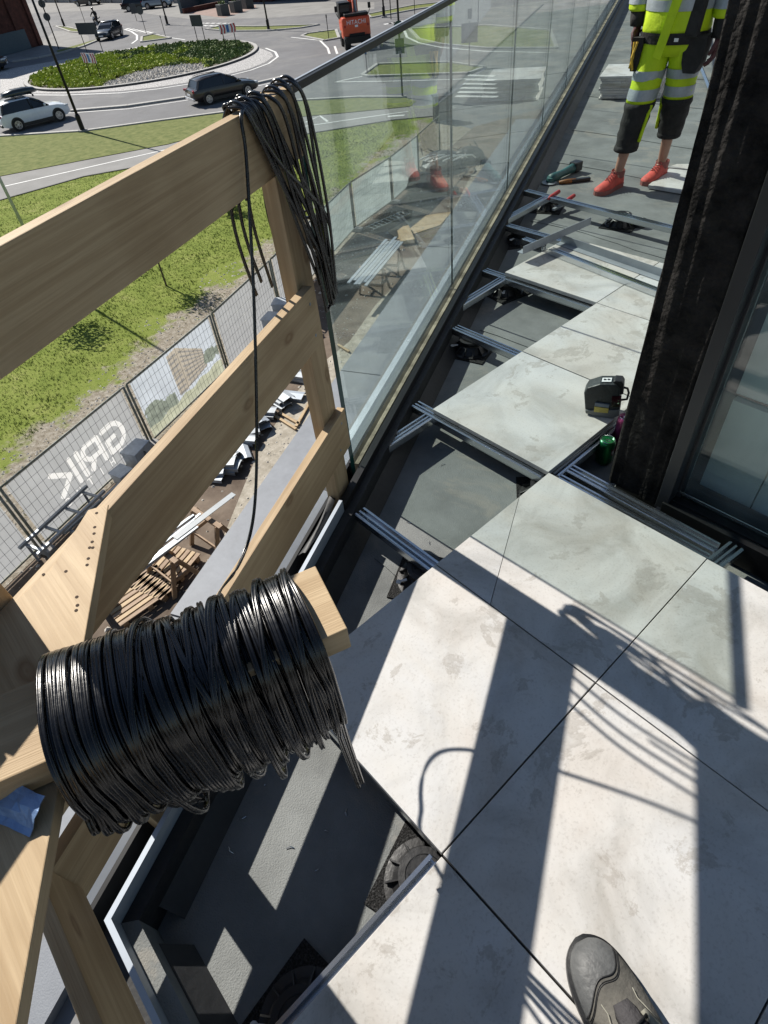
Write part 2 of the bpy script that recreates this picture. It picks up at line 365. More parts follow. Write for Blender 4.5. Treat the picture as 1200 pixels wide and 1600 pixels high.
    def loft(s, rings, cap=True):
        n = len(rings[0]); vs = [v for r_ in rings for v in r_]; fs = []
        for i in range(len(rings) - 1):
            for j in range(n): fs.append((i * n + j, i * n + (j + 1) % n, (i + 1) * n + (j + 1) % n, (i + 1) * n + j))
        if cap: fs.append(tuple(range(n))[::-1]); fs.append(tuple((len(rings) - 1) * n + j for j in range(n)))
        return s.add(vs, fs)
    def strip(s, pts, wd, z):
        """flat painted line of width wd through 2D points"""
        P = [Vector((p[0], p[1], 0)) for p in pts]; L = []; Rr = []
        for i, p in enumerate(P):
            t = P[min(i + 1, len(P) - 1)] - P[max(i - 1, 0)]; t.normalize(); nrm = Vector((-t.y, t.x, 0))
            L.append(p + nrm * wd / 2); Rr.append(p - nrm * wd / 2)
        for i in range(len(P) - 1):
            s.add([(Rr[i].x, Rr[i].y, z), (Rr[i + 1].x, Rr[i + 1].y, z), (L[i + 1].x, L[i + 1].y, z), (L[i].x, L[i].y, z)], [(0, 1, 2, 3)])
        return s
    def kerb(s, pts, wd, z0, z1):
        for i in range(len(pts) - 1):
            a = Vector((*pts[i][:2], (z0 + z1) / 2)); b = Vector((*pts[i + 1][:2], (z0 + z1) / 2))
            s.beam(a, b, wd, z1 - z0)
        return s
    def build(s, name, m, parent=None, smooth=False, bevel=0.0, subsurf=0, kind=None):
        me = bpy.data.meshes.new(name)
        org = Vector(ORG.get(parent.name, (0, 0, 0))) if parent else Vector((0, 0, 0))
        me.from_pydata([tuple(v - org) for v in s.v], [], s.f)
        for mm in (m if isinstance(m, (list, tuple)) else [m]): me.materials.append(mm)
        if any(s.mi): me.polygons.foreach_set('material_index', s.mi)
        if any(u is not None for u in s.uv):
            uvl = me.uv_layers.new(name='uv'); k = 0
            for fc, u in zip(s.f, s.uv):
                for i in range(len(fc)):
                    if u: uvl.data[k].uv = u[i]
                    k += 1
        if smooth: me.polygons.foreach_set('use_smooth', [True] * len(me.polygons))
        me.update()
        o = bpy.data.objects.new(name, me); COL.objects.link(o)
        if parent: o.parent = parent; ORG[o.name] = tuple(org)
        if bevel:
            b = o.modifiers.new('bevel', 'BEVEL'); b.width = bevel; b.segments = 2; b.limit_method = 'ANGLE'; b.angle_limit = R(35)
            b.harden_normals = False
        if subsurf:
            b = o.modifiers.new('smooth', 'SUBSURF'); b.levels = subsurf; b.render_levels = subsurf
        if kind: o['kind'] = kind
        return o

def thing(name, label, cat, loc=(0, 0, 0), group=None, org=True):
    o = bpy.data.objects.new(name, None); COL.objects.link(o); o.empty_display_size = 0.1
    o['label'] = label; o['category'] = cat
    if group: o['group'] = group
    if org: o.location = loc; ORG[o.name] = tuple(loc)
    return o
def tag(o, label, cat, group=None):
    o['label'] = label; o['category'] = cat
    if group: o['group'] = group
    return o
def structure(o): o['kind'] = 'structure'; return o
def copy_thing(root, loc=None, rz=None, label=None):
    r = root.copy(); COL.objects.link(r)
    for ch in list(root.children):
        c = ch.copy(); COL.objects.link(c); c.parent = r
        for g in list(ch.children):
            d = g.copy(); COL.objects.link(d); d.parent = c
    if loc is not None: r.location = loc
    if rz is not None: r.rotation_euler = (0, 0, rz)
    if label: r['label'] = label
    return r
def flat_text(name, body, size, m, parent, M, spacing=1.0, ext=0.0):
    """raised lettering as a mesh"""
    cu = bpy.data.curves.new(name, 'FONT'); cu.body = body; cu.size = size; cu.align_x = 'CENTER'; cu.align_y = 'CENTER'; cu.space_character = spacing; cu.extrude = ext; cu.resolution_u = 3
    t = bpy.data.objects.new(name, cu); me = bpy.data.meshes.new_from_object(t); bpy.data.objects.remove(t)
    o = bpy.data.objects.new(name, me); COL.objects.link(o); me.materials.append(m)
    org = Vector(ORG.get(parent.name, (0, 0, 0)))
    me.transform(Matrix.Translation(-org) @ M)
    o.parent = parent; ORG[o.name] = tuple(org)
    return o
# frame along the balustrade: s runs with the rail (away from the photographer), o inwards
B0 = Vector((-0.583, -0.462, 0)); TT = Vector((-0.470, 0.8827, 0)); NN = Vector((0.8827, 0.470, 0))
def rl(s_, o_, z=0.0): return B0 + TT * s_ + NN * o_ + Vector((0, 0, z))
RAILM = Matrix((TT, NN, Vector((0, 0, 1)))).transposed().to_4x4()   # local x along, y inwards


# ================================================================== THE BUILDING AND ITS TERRACE
FZ = -0.13      # membrane level below the tile tops
def lineX(o_, y):   # x on the balustrade line (offset o_) at a given y
    b = B0 + NN * o_; return b.x + (y - b.y) * TT.x / TT.y
YF = 13.0
o_in = 0.092
corner = (lineX(o_in, -1.776), -1.776)
floor_poly = [corner, (4.2, -1.776), (4.2, 0.19), (0.20, 0.19), (-4.9, YF), (lineX(o_in, YF), YF)]
terr = MB().prism(floor_poly, FZ - 0.25, FZ).build('terrace_floor', MEMB); structure(terr)

# lapped seams of the membrane sheets, each a thin raised strip
for y0, wob in ((0.80, .02), (2.16, .03), (3.30, .02), (4.15, .02), (-0.66, .0), (5.3, .0), (6.4, .0)):
    m = MB(); pts = []
    xa, xb = lineX(0.2, y0), 0.17 - max(0, (y0 - 0.1)) * 0.4
    if xb < xa + .3: xb = xa + 2.5
    for i in range(9):
        t = i / 8; pts.append((xa + (xb - xa) * t, y0 + wob * math.sin(t * 5.0) + 0.004 * math.sin(t * 23)))
    for i in range(8):
        a, b = pts[i], pts[i + 1]
        m.add([(a[0], a[1], FZ + .0045), (b[0], b[1], FZ + .0045), (b[0], b[1] + .09, FZ + .0005), (a[0], a[1] + .09, FZ + .0005), (a[0], a[1], FZ), (b[0], b[1], FZ)], [(0, 1, 2, 3), (4, 5, 1, 0)])
    m.build('membrane_seam', MEMB, terr)

# --- tiles on the joints of a 0.6 m grid
ts = bpy.data.meshes
def tile_mesh():
    m = MB().box((0, 0, -0.01), (0.5955, 0.5955, 0.02)); return m
tile0 = None
tiles = [(0, -2), (1, -1), (1, -2), (1, -3), (2, -1), (2, -2), (2, -3), (-1, 0), (-1, 1), (-1, 2), (-2, 2), (3, -1), (3, -2), (3, -3)]
rt = random.Random(3)
for (i, j) in tiles:
    x, y = (i + .5) * 0.6, (j + .5) * 0.6
    if tile0 is None:
        tile0 = tile_mesh().build('floor_tile', TILE, terr, bevel=0.0012); o = tile0
    else:
        o = tile0.copy(); COL.objects.link(o)
    o.parent = terr
    o.location = (x + rt.uniform(-.0008, .0008), y + rt.uniform(-.0008, .0008), rt.uniform(-.0012, .0006))
    o.rotation_euler = (0, 0, rt.choice([0, math.pi / 2, math.pi, -math.pi / 2]) + rt.uniform(-.0012, .0012))

# tile before the laser tile, split in two; the joint draws a shadow line
for pl in ([(.0022, -.0022), (.5978, -.0022), (.5978, -.5978), (.2315, -.5978), (.0022, -.172)], [(.0022, -.1755), (.2290, -.5978), (.0022, -.5978)]):
    cx = sum(q[0] for q in pl) / len(pl); cy = sum(q[1] for q in pl) / len(pl)
    o = MB().prism([(q[0] - cx, q[1] - cy) for q in pl], -.02, -.0003).build('shadow_line_tile', TILE, terr); o.location = (cx, cy, 0)

# --- support rails (aluminium profile: base, web and two lips)
def rail_mb(L, wd=0.05, h=0.032):
    m = MB()
    m.box((0, 0, -h + .002), (L, wd, .004))
    for s_ in (-1, 1):
        m.box((0, s_ * (wd / 2 - .0015), -h / 2), (L, .003, h - .0045))
        m.box((0, s_ * (wd / 2 - .0065), -.0012), (L, .0068, .0024))
    m.box((0, 0, -h / 2 - .005), (L, .009, h - .018))
    m.box((0, 0, -.0055), (L, .0075, .0075))
    return m
RZ = -0.0225
def rail(a, b, label, z=RZ, wd=0.05, h=0.032):
    a = Vector((*a[:2], 0)); b = Vector((*b[:2], 0)); d = b - a
    o = rail_mb(d.length, wd, h).build('support_rail', ALU)
    o.location = ((a.x + b.x) / 2, (a.y + b.y) / 2, z); o.rotation_euler = (0, 0, math.atan2(d.y, d.x))
    return tag(o, label, 'rail', 'aluminium support rails of the tile deck')
E_ = 0.10
rail((lineX(E_, -.595) + .01, -.597), (0.60, -.597), 'aluminium rail with its dark channel crossing the open bay nearest the black cable coil')
rail((lineX(E_, .005) + .01, .004), (-0.02, .004), 'aluminium rail with a short end showing at the left corner of the laser tile')
rail((lineX(E_, .605) + .01, .605), (-0.03, .605), 'aluminium rail over the pedestal with a white key, left of the laser tile')
rail((lineX(E_, 1.2) + .01, 1.2), (-0.03, 1.2), 'aluminium rail along the front edge of the farthest laid row of tiles')
rail((lineX(E_, 1.8) + .01, 1.8), (-1.19, 1.8), 'short aluminium rail that ends under the two loose grey angles')
rail((lineX(E_, 2.38) + .01, 2.38), (-0.72, 2.33), 'aluminium rail farthest along the terrace, just in front of the red shoes')
rail((-.60, -.025), (-.60, -.36), 'short cross rail leaning from the left tile corner down to the glass base')
rail((-1.19, 1.17), (-1.17, .74), 'short cross rail between the glass base and the corner of the far tiles')
rail((-1.77, 2.35), (-1.745, 1.83), 'short cross rail just left of the shoes, touching the farthest long rail')
rail((0.003, .03), (0.003, 1.18), 'dark rail along the right edge of the tile with the laser, beside the cans')
rail((0.03, .095), (0.595, .085), 'pair rail lying against the black window sill, further from the tile edge')
rail((0.03, .025), (0.595, .025), 'aluminium rail tight along the tile edge below the window sill', wd=.044)
rail((0.62, .02), (0.635, .135), 'stub of rail standing across the joint under the window')
rail((0.60, -1.215), (0.60, -1.83), 'bright aluminium rail along the open edge of the tile at the bottom')
rail((0.02, -1.172), (0.58, -1.172), 'dark rail under the tile edge above the open bay with the quarter pedestal')
# loose profiles left lying on the far tiles
rail((-1.14, 1.545), (-0.36, 1.435), 'slim loose aluminium rail lying on top of the far tiles', z=.034, wd=.042)
rail((-1.36, 1.575), (-1.20, 1.56), 'stub of loose rail sticking out left from under the grey angle', z=.034, wd=.042)
def angle(a, b, label, z):
    a = Vector(a); b = Vector(b); d = b - a; L = d.length
    m = MB(); m.box((0, 0, .0015), (L, .045, .003)); m.box((0, .021, .0235), (L, .003, .041))
    o = m.build('steel_angle', STEEL); o.location = ((a.x + b.x) / 2, (a.y + b.y) / 2, z); o.rotation_euler = (0, 0, math.atan2(d.y, d.x))
    return tag(o, label, 'metal angle', 'loose grey angles on the far tiles')
angle((-1.19, 1.69), (-0.47, 1.61), 'long loose grey steel angle lying along the far tiles', .002)
angle((-1.16, 1.93), (-1.22, 1.36), 'shorter loose grey steel angle lying across the end of the long one', .047)

# --- adjustable pedestals
def pedestal_parts(root, key=True):
    MB().box((0, 0, .003), (.215, .215, .006)).build('rubber_pad', RUBBER, root)
    m = MB(); m.lathe([(.098, .006), (.100, .010), (.088, .012), (.080, .013), (.060, .040), (.056, .044), (.056, .052)], 28)
    for k in range(12):
        a = k * math.pi / 6; c = Vector((math.cos(a), math.sin(a), 0))
        m.beam(c * .094 + Vector((0, 0, .014)), c * .058 + Vector((0, 0, .040)), .004, .012)
    m.build('base', BLACKP, root, smooth=False)
    h = MB(); h.lathe([(.050, .046), (.050, .062), (.062, .064), (.062, .071), (.046, .072), (.044, .070), (0, .070)], 28)
    for k in range(4):
        a = k * math.pi / 2 + .4; h.box((math.cos(a) * .03, math.sin(a) * .03, .0728), (.016, .004, .003), rz=a)
    h.build('head', BLACKP, root)
    if key:
        k = MB(); k.box((-.064, -.058, .047), (.030, .009, .004), rz=.6); k.lathe([(.009, 0), (.009, .004), (.004, .004), (0, .003)], 10, c=(-.075, -.066, .045)); k.build('key', WHITEK, root)
peds = [((-.93, .62), .3, 'black pedestal with a white key under the second long rail, left of the laser tile'),
        ((-1.59, 1.84), .9, 'black pedestal under the short rail beside the loose grey angles'),
        ((-1.20, 1.22), 1.4, 'black pedestal under the rail at the front edge of the farthest laid row of tiles'),
        ((-1.80, 2.42), 2.0, 'black pedestal under the far rail nearest the glass, beside a red handled tool'),
        ((-1.22, 2.44), .2, 'black pedestal standing free under the far rail just in front of the red shoes'),
        ((.592, -1.250), 3.45, 'black quarter of a pedestal with white key at the tile corner in the near bay'),
        ((.60, -1.62), .15, 'shaded pedestal at the bottom of the picture under the bright near rail'),
        ((-.05, -.60), .5, 'pedestal hidden in the shade where the nearest bay rail meets the tile corner'),
        ((.0, .0), .7, 'pedestal under the meeting corners of the laser tile and the tile before it')]
p0 = None
for (xy, rz, lab) in peds:
    if p0 is None:
        p0 = thing('pedestal', lab, 'pedestal', org=False, group='black adjustable pedestals'); pedestal_parts(p0)
        p0.location = (*xy, FZ); p0.rotation_euler = (0, 0, rz)
    else: copy_thing(p0, (*xy, FZ), rz, lab)

# --- upstand of the terrace edge and the glass balustrade
SE = 14.6            # far end of the run
SB = -1.505          # corner of the parapet
bal = thing('glass_balustrade', 'frameless glass balustrade with black handrail along the terrace edge', 'balustrade', tuple(rl(0, 0)))
def along(mb, s0, s1, o0, o1, z0, z1):
    mb.box(rl((s0 + s1) / 2, (o0 + o1) / 2, (z0 + z1) / 2), (s1 - s0, o1 - o0, z1 - z0), M=RAILM); return mb
par = thing('parapet_edge', 'black upstand and grey metal flashing along the unfinished terrace edge', 'parapet', (0, 0, 0))
def X_(o_, y): return (lineX(o_, y), y)
def far(o_): p = rl(SE, o_); return (p.x, p.y)
def mitre(m, o0, o1, y0, y1, z0, z1, z0b=None, z1b=None):
    """bar along both parapet runs, mitred at the corner: o0/y0 outer line, o1/y1 inner line"""
    m.prism([X_(o0, y0), X_(o1, y1), far(o1), far(o0)], z0, z1)
    m.prism([X_(o0, y0), (4.2, y0), (4.2, y1), X_(o1, y1)], z0, z1)
    return m
m = MB(); mitre(m, -.16, .06, -1.955, -1.80, -.42, -.119); m.build('core', BLACKF, par)
# sill flashing, folded in two facets
for s0, s1 in ((-1.565, -.10), (0.0, 4.9), (4.905, 9.8), (9.805, SE)):
    m = MB(); v = []
    for s_ in (s0, s1):
        e = .045 if s_ == -1.565 else 0
        for (o_, z) in ((-.178, -.20), (-.138, -.078), (-.100, -.066), (-.062, -.082), (-.060, -.1185)): v.append(rl(s_ - (e if o_ < -.12 else 0) * 0, o_, z))
    f = [(k, k + 1, 6 + k, 5 + k) for k in range(4)]
    m.add(v, [tuple(reversed(q)) for q in f]); m.build('sill_flashing', SILL, par)
m = MB()
m.add([(.30, -1.965, -.10), (.30, -1.945, -.072), (.30, -1.912, -.085), (4.2, -1.965, -.10), (4.2, -1.945, -.072), (4.2, -1.912, -.085)], [(0, 1, 4, 3), (1, 2, 5, 4)]); m.build('sill_flashing', SILL, par)
# U channel: outer and inner lip, mitred at the corner
m = MB(); along(m, -1.60, SE, -.034, -.022, -.115, -.018); m.box((.22 + 2.0, -1.898, -.064), (3.96, .012, .10)); m.build('channel', BLACKM, par)
q0, q1 = rl(-.235, .046), rl(-.235, .059)
m = MB(); m.prism([X_(.046, -1.823), X_(.059, -1.810), (q1.x, q1.y), (q0.x, q0.y)], -.117, .040); m.prism([X_(.046, -1.823), (4.2, -1.823), (4.2, -1.810), X_(.059, -1.810)], -.117, .040); m.build('channel_lip', SILL, par)
m = MB(); along(m, -.23, SE, .030, .044, -.117, .004); along(m, -.23, SE, .0442, .064, -.117, .018); m.build('clamp_cover', BLACKM, par)
m = MB(); m.prism([X_(.0600, -1.8095), X_(.094, -1.777), far(.094), far(.0645), (rl(-.22, .0645).x, rl(-.22, .0645).y), (rl(-.23, .0600).x, rl(-.23, .0600).y)], -.20, -.012); m.build('upstand', BLACKF, par)  # this run lies in shadow, so its ledge is coloured black
m = MB(); m.prism([X_(.0600, -1.8095), (4.2, -1.8095), (4.2, -1.777), X_(.094, -1.777)], -.20, -.010); m.build('upstand', MEMB, par)  # same ledge on the sunlit run, coloured lighter grey
m = MB()
# cant strip between upstand and floor
for k, (s0, s1) in enumerate(((-1.50, 3.0), (3.0, 8.0), (8.0, SE))):
    v = [rl(s0, .0945, -.075), rl(s0, .145, FZ + .002), rl(s1, .0945, -.075), rl(s1, .145, FZ + .002)]
    m.add(v, [(0, 1, 3, 2)])
m.add([(.27, -1.7765, -.075), (.31, -1.726, FZ + .002), (4.2, -1.7765, -.075), (4.2, -1.726, FZ + .002)], [(0, 2, 3, 1)])
m.build('cant_strip', BLACKF, par)
m = MB()
v = []
for i in range(11):
    t = i / 10; s_ = -.20 - .27 * t
    v += [rl(s_, -.03 + .012 * math.sin(t * 3.1), -.03), rl(s_, -.012 + .03 * math.sin(t * 2.6), .012 + .012 * math.sin(t * 4)), rl(s_, .012 + .012 * math.sin(t * 3), .004)]
m.add(v, [q for i in range(10) for q in ((3 * i, 3 * i + 1, 3 * i + 4, 3 * i + 3), (3 * i + 1, 3 * i + 2, 3 * i + 5, 3 * i + 4))]); m.build('loose_gasket', BLACKF, par, smooth=True)

PW = 1.5
npan = 9
for k in range(npan):
    s0 = k * PW + (.0 if k == 0 else .004); s1 = (k + 1) * PW - .004
    z0, z1 = -.06, 1.222
    m = MB(); a, b, c, d = rl(s0, -.0085), rl(s1, -.0085), rl(s1, .0085), rl(s0, .0085)
    vs = [Vector((p.x, p.y, z)) for z in (z0, z1) for p in (a, b, c, d)]
    m.add(vs, [(0, 1, 5, 4), (2, 3, 7, 6)])
    m.add(vs, [(1, 2, 6, 5)] + ([(3, 0, 4, 7)] if k else []))
    if k == 0: m.cur = 1; m.add(vs, [(3, 0, 4, 7)]); m.cur = 0
    m.build('glass_pane', [PANE, EDGE], bal)
for k in range(1, npan): m = MB(); along(m, k * PW - .0035, k * PW + .0035, -.004, .004, -.055, 1.2215); m.build('joint_seal', BLACKP, bal)
m = MB(); along(m, -.012, SE, -.0115, .0115, 1.2222, 1.2285); along(m, -.012, SE, -.0115, -.0088, 1.211, 1.2224); along(m, -.012, SE, .0088, .0115, 1.211, 1.2224)
m.box(rl(-.0145, 0, 1.2185), (.005, .024, .022), M=RAILM); m.build('handrail', BLACKM, bal, bevel=.001)
m = MB(); along(m, -.012, SE, -.0108, -.0025, 1.2288, 1.2305); m.build('handrail_sky_sheen', SILL, bal)  # pale strip paints the sky's sheen along the rail top
GASK = mat('dusty tan gasket', (0.34, 0.30, 0.22), 0.9, scale=9, col2=(0.10, 0.085, 0.06), bump=0.6, contrast=(.35, .6))
m = MB(); along(m, 0, SE, .0095, .026, -.05, .006); m.build('gasket', GASK, bal)
m = MB(); along(m, 0, SE, -.016, -.0092, -.05, .004); m.build('gasket', BLACKP, bal)

# --- grey panelled roof of the storey below, outside the balustrade
bld = thing('apartment_building', 'dark fronted building behind the wrapped corner pier, with glazed terrace door', 'building', (0, 0, 0))
SZ = -3.7
for k in range(5):
    s0, s1 = -14.2 + k * 5.02 + 0.0, -14.2 + (k + 1) * 5.02
sj = [-9.0, -3.9, 1.03, 5.96, 10.9, 15.9, 21.0]
for k in range(len(sj) - 1):
    m = MB(); along(m, sj[k] + .012, sj[k + 1] - .012, -3.07, -.16, SZ - .06, SZ); m.build('lower_roof_panel', SLABM, bld)
m = MB(); along(m, -9, 21, -3.05, -.18, SZ - .45, SZ - .062); m.build('lower_roof', BLACKM, bld)
m = MB(); along(m, -9, SE, -.30, -.17, -7.28, -.36); m.build('facade_wall', SLABM, bld)
m = MB(); m.prism([(rl(-9, -.35)[0], rl(-9, -.35)[1]), (rl(SE, -.35)[0], rl(SE, -.35)[1]), (-4.9, YF), (.2, .2), (4.2, .2), (4.2, -6)], -7.28, FZ - .27); m.build('storey_below', CONC, bld)

# wrapped pier at the corner of the facade
m = MB(); px0, px1, py0 = .158, .345, .165
rings = []
rw = random.Random(5)
nz_ = 90
def pier_pt(u, z):  # u 0..1 round the pier
    per = [(px0, py0 + .25), (px0, py0), (px1, py0), (px1, py0 + .06), (px1 - .02, py0 + .25)]
    seg = [.25, px1 - px0, .06, .19]; L = sum(seg); d = u * L
    for i, q in enumerate(seg):
        if d <= q or i == 3:
            t = min(1, d / q); a, b = per[i], per[i + 1]; p = Vector((a[0] + (b[0] - a[0]) * t, a[1] + (b[1] - a[1]) * t, z)); break
        d -= q
    k = noise.noise(Vector((u * 9, z * .9, 2.0))) * .010 + (1 - abs(noise.noise(Vector((u * 26 + z * .5, z * .7, 7.0))))) ** 4 * .009 + noise.noise(Vector((u * 22 + z * 5, z * 7, 1.0))) * .0022
    c = Vector(((px0 + px1) / 2, py0 + .14, z)); dr = (p - c).normalized()
    return p + dr * k
nu = 110
v = []
for i in range(nz_):
    z = -.055 + 2.9 * i / (nz_ - 1)
    for j in range(nu): v.append(pier_pt(j / (nu - 1), z))
m.add(v, [(i * nu + j, i * nu + j + 1, (i + 1) * nu + j + 1, (i + 1) * nu + j) for i in range(nz_ - 1) for j in range(nu - 1)])
m.build('wrapped_pier', WRAP, bld, smooth=True)
m = MB(); m.box(((px0 + px1) / 2, py0 + .14, 1.4), (px1 - px0 - .03, .22, 3.05)); m.build('pier', BLACKM, bld)
m = MB(); m.prism([(.2, .45), (.30, .45), (-4.6, 13.1), (-4.9, 13.0)], FZ, 2.9); m.build('side_wall', SLABM, bld)
# window frame, track, pane and what shows behind
WY = .232
m = MB(); m.box((.366, WY - .03, 1.4), (.040, .10, 2.9)); m.box((.390, WY - .005, 1.4), (.012, .05, 2.88)); m.build('window_frame', FRAME, bld, bevel=.002)
m = MB()
for (yy, zz, d, h) in ((.160, -.045, .030, .10), (.192, -.035, .030, .085), (.232, -.052, .05, .09)): m.box((2.28, yy, zz - .02), (3.82, d, h))
m.build('window_sill', BLACKM, bld, bevel=.002)
m = MB(); m.box((2.28, .2035, .0105), (3.82, .0045, .006)); m.build('sill_edge', ALU, bld)
m = MB(); m.box((2.3, WY, 1.4), (3.8, .012, 2.84)); m.build('window_pane', WINPANE, bld)
m = MB(); m.box((2.25, 2.4, -.11), (4.0, 4.2, .06)); m.box((2.25, 4.5, 1.4), (4, .1, 3)); m.box((.26, 2.4, 1.4), (.1, 4.1, 3)); m.box((2.25, 2.3, 2.92), (4, 4.4, .1)); m.build('room', DARKIN, bld)
for (x0, x1, z0, z1, tl) in ((.405, .583, -.048, .318, 0), (.588, 1.35, -.048, .318, 0), (1.355, 2.1, -.048, .318, 0), (.405, .90, .345, 1.6, 0), (.905, 1.5, .345, 1.6, 0)):
    m = MB(); m.box(((x0 + x1) / 2, .366, (z0 + z1) / 2), (x1 - x0, .03, z1 - z0)); m.build('inner_panel', PALE, bld)

# ================================================================== TIMBER GUARDRAIL ROUND THE CORNER
gr = thing('timber_guardrail', 'temporary timber guardrail of sawn boards nailed round the open terrace corner', 'guardrail', (0, 0, 0))
def board(a, b, h, th, name='board', m_=WOOD, up=(0, 0, 1)):
    return MB().beam(a, b, th, h, up=up).build(name, m_, gr, bevel=.0015)
OB = .036
board(rl(-1.235, OB, 1.169), rl(-.085, OB, 1.168), .143, .027)
board(rl(-1.60, OB, .712), rl(-.16, OB, .712), .172, .027)
board(rl(-1.60, OB, .240), rl(-.085, OB, .256), .160, .027)
board((.19, -1.805, .300), (2.6, -1.805, .300), .19, .027)
board((.23, -1.825, .712), (2.6, -1.825, .712), .172, .027)
board((.23, -1.825, 1.169), (2.6, -1.825, 1.169), .143, .027)
board(rl(-.145, -.0005, -.40), rl(-.145, -.0005, 1.235), .098, .044, 'post', WOOD, up=(TT.x, TT.y, 0))
board(rl(-1.308, -.0025, -.40), rl(-1.308, -.0025, 1.075), .098, .044, 'post', WOOD, up=(TT.x, TT.y, 0))
board(rl(-1.455, .0025, .345), rl(-1.455, .0025, 1.07), .185, .034, 'shade_board', WOOD, up=(TT.x, TT.y, 0))  # added board, sized to shade the corner plank and the beam
# screw heads where the boards meet the posts
m = MB()
for (s_, z) in ((-.125, 1.20), (-.165, 1.135), (-.19, .76), (-.19, .665), (-.125, .30), (-.165, .215), (-1.29, .75), (-1.33, .66), (-1.29, .29), (-1.33, .205)):
    m.lathe([(.0045, 0), (.0045, .0012), (.002, .0012), (.0015, .0004), (0, .0004)], 8, c=rl(s_, OB + .0135, z), axis=tuple(NN))
so_ = m.build('screw', STEEL, gr); so_['kind'] = 'stuff'
# wide plank laid flat across the corner on the middle boards
poly = [(-.057, -1.362), (.572, -1.736), (1.02, -2.0), (.55, -2.06), (.12, -1.80), (.02, -1.50), (-.072, -1.395)]
m = MB(); m.prism(poly, .7995 - .022, .7995)
o = m.build('corner_plank', WOOD, gr, bevel=.0015)
m = MB()
for (u, v) in ((150, 800), (160, 822), (148, 830), (146, 855), (140, 868), (147, 868), (138, 890), (145, 888), (137, 905), (125, 895), (121, 934), (123, 944), (119, 953)):
    p = None
for p in ((-0.0513,-1.3874,0.8), (-0.0195,-1.4046,0.8), (-0.0052,-1.4119,0.8), (0.0115,-1.4224,0.8), (0.0212,-1.4311,0.8), (0.0254,-1.4272,0.8), (0.0436,-1.4428,0.8), (0.0558,-1.45,0.8), (0.1084,-1.4889,0.8), (0.1252,-1.4946,0.8), (0.1334,-1.4999,0.8), (0.0212,-1.5106,0.8), (0.0427,-1.481,0.8)):
    m.lathe([(.0028, 0), (.0028, .0005), (0, .0005)], 8, c=(p[0], p[1], .7996))
so_ = m.build('screw', mat('dark nail holes', (0.06, 0.035, 0.02), 0.9, var=.3), gr); so_['kind'] = 'stuff'
# crumpled strip of blue protective foil on the plank
FOIL = mat('blue foil', (0.26, 0.38, 0.60), 0.35, 0.2, scale=30, col2=(0.15, 0.26, 0.48), bump=0.3, bscale=60)
v = []
A_, B_ = Vector((.235, -1.715, .81)), Vector((.395, -1.632, .81)); dr = (B_ - A_).normalized(); nr = Vector((-dr.y, dr.x, 0)) * -1
for i in range(17):
    t = i / 16
    for j in range(6):
        q = j / 5; p = A_ + (B_ - A_) * t + nr * (q * .040) + Vector((0, 0, .014 * (1 - q) + .006 * noise.noise(Vector((t * 5, q * 3, 3))) - (.008 if q > .75 else 0)))
        p += Vector((.004, .004, 0)) * noise.noise(Vector((t * 9, q * 4, 8)))
        v.append(p)
m = MB(); m.add(v, [(6 * i + j, 6 * i + j + 1, 6 * i + 7 + j, 6 * i + 6 + j) for i in range(16) for j in range(5)])
o = m.build('foil_strip', FOIL); sm = o.modifiers.new('t', 'SOLIDIFY'); sm.thickness = .0012
tag(o, 'crumpled blue foil strip lying on the corner plank below the cable coil', 'foil strip')

# ------------------------------------------------------------------ plank with the big cable coil
ba, bb = Vector((.432, -1.2255, .8275)), Vector((.302, -1.6415, .8275)); ax = (bb - ba).normalized()
BL = bb + ax * .42
o = MB().beam(ba, BL, .122, .046).build('timber_beam', WOOD, bevel=.0015)
tag(o, 'short pale timber beam sticking inwards over the corner, carrying the black cable coil', 'timber beam')
bn = Vector((ax.y, -ax.x, 0)); bn = bn if bn.x > 0 else -bn
rc = random.Random(11)
def flat_profile(wd, th):
    return [(-wd / 2, 0), (-wd * .38, th / 2), (-wd * .12, th / 2), (0, th * .22), (wd * .12, th / 2), (wd * .38, th / 2), (wd / 2, 0), (wd * .38, -th / 2), (0, -th * .35), (-wd * .38, -th / 2)]
def sweep_flat(m, pts, side, wd, th, close=True):
    pr = flat_profile(wd, th); n = len(pr); k = len(pts); vs = []
    for i, p in enumerate(pts):
        t = (pts[(i + 1) % k] - pts[i - 1]) if close else (pts[min(i + 1, k - 1)] - pts[max(0, i - 1)])
        t.normalize(); sd_ = side[i] if isinstance(side, list) else side
        u = (sd_ - t * sd_.dot(t)).normalized(); v_ = t.cross(u)
        for (a, b) in pr: vs.append(p + u * a + v_ * b)
    fs = [(i * n + j, i * n + (j + 1) % n, ((i + 1) % k) * n + (j + 1) % n, ((i + 1) % k) * n + j) for i in range(k if close else k - 1) for j in range(n)]
    m.add(vs, fs)
coil = MB()
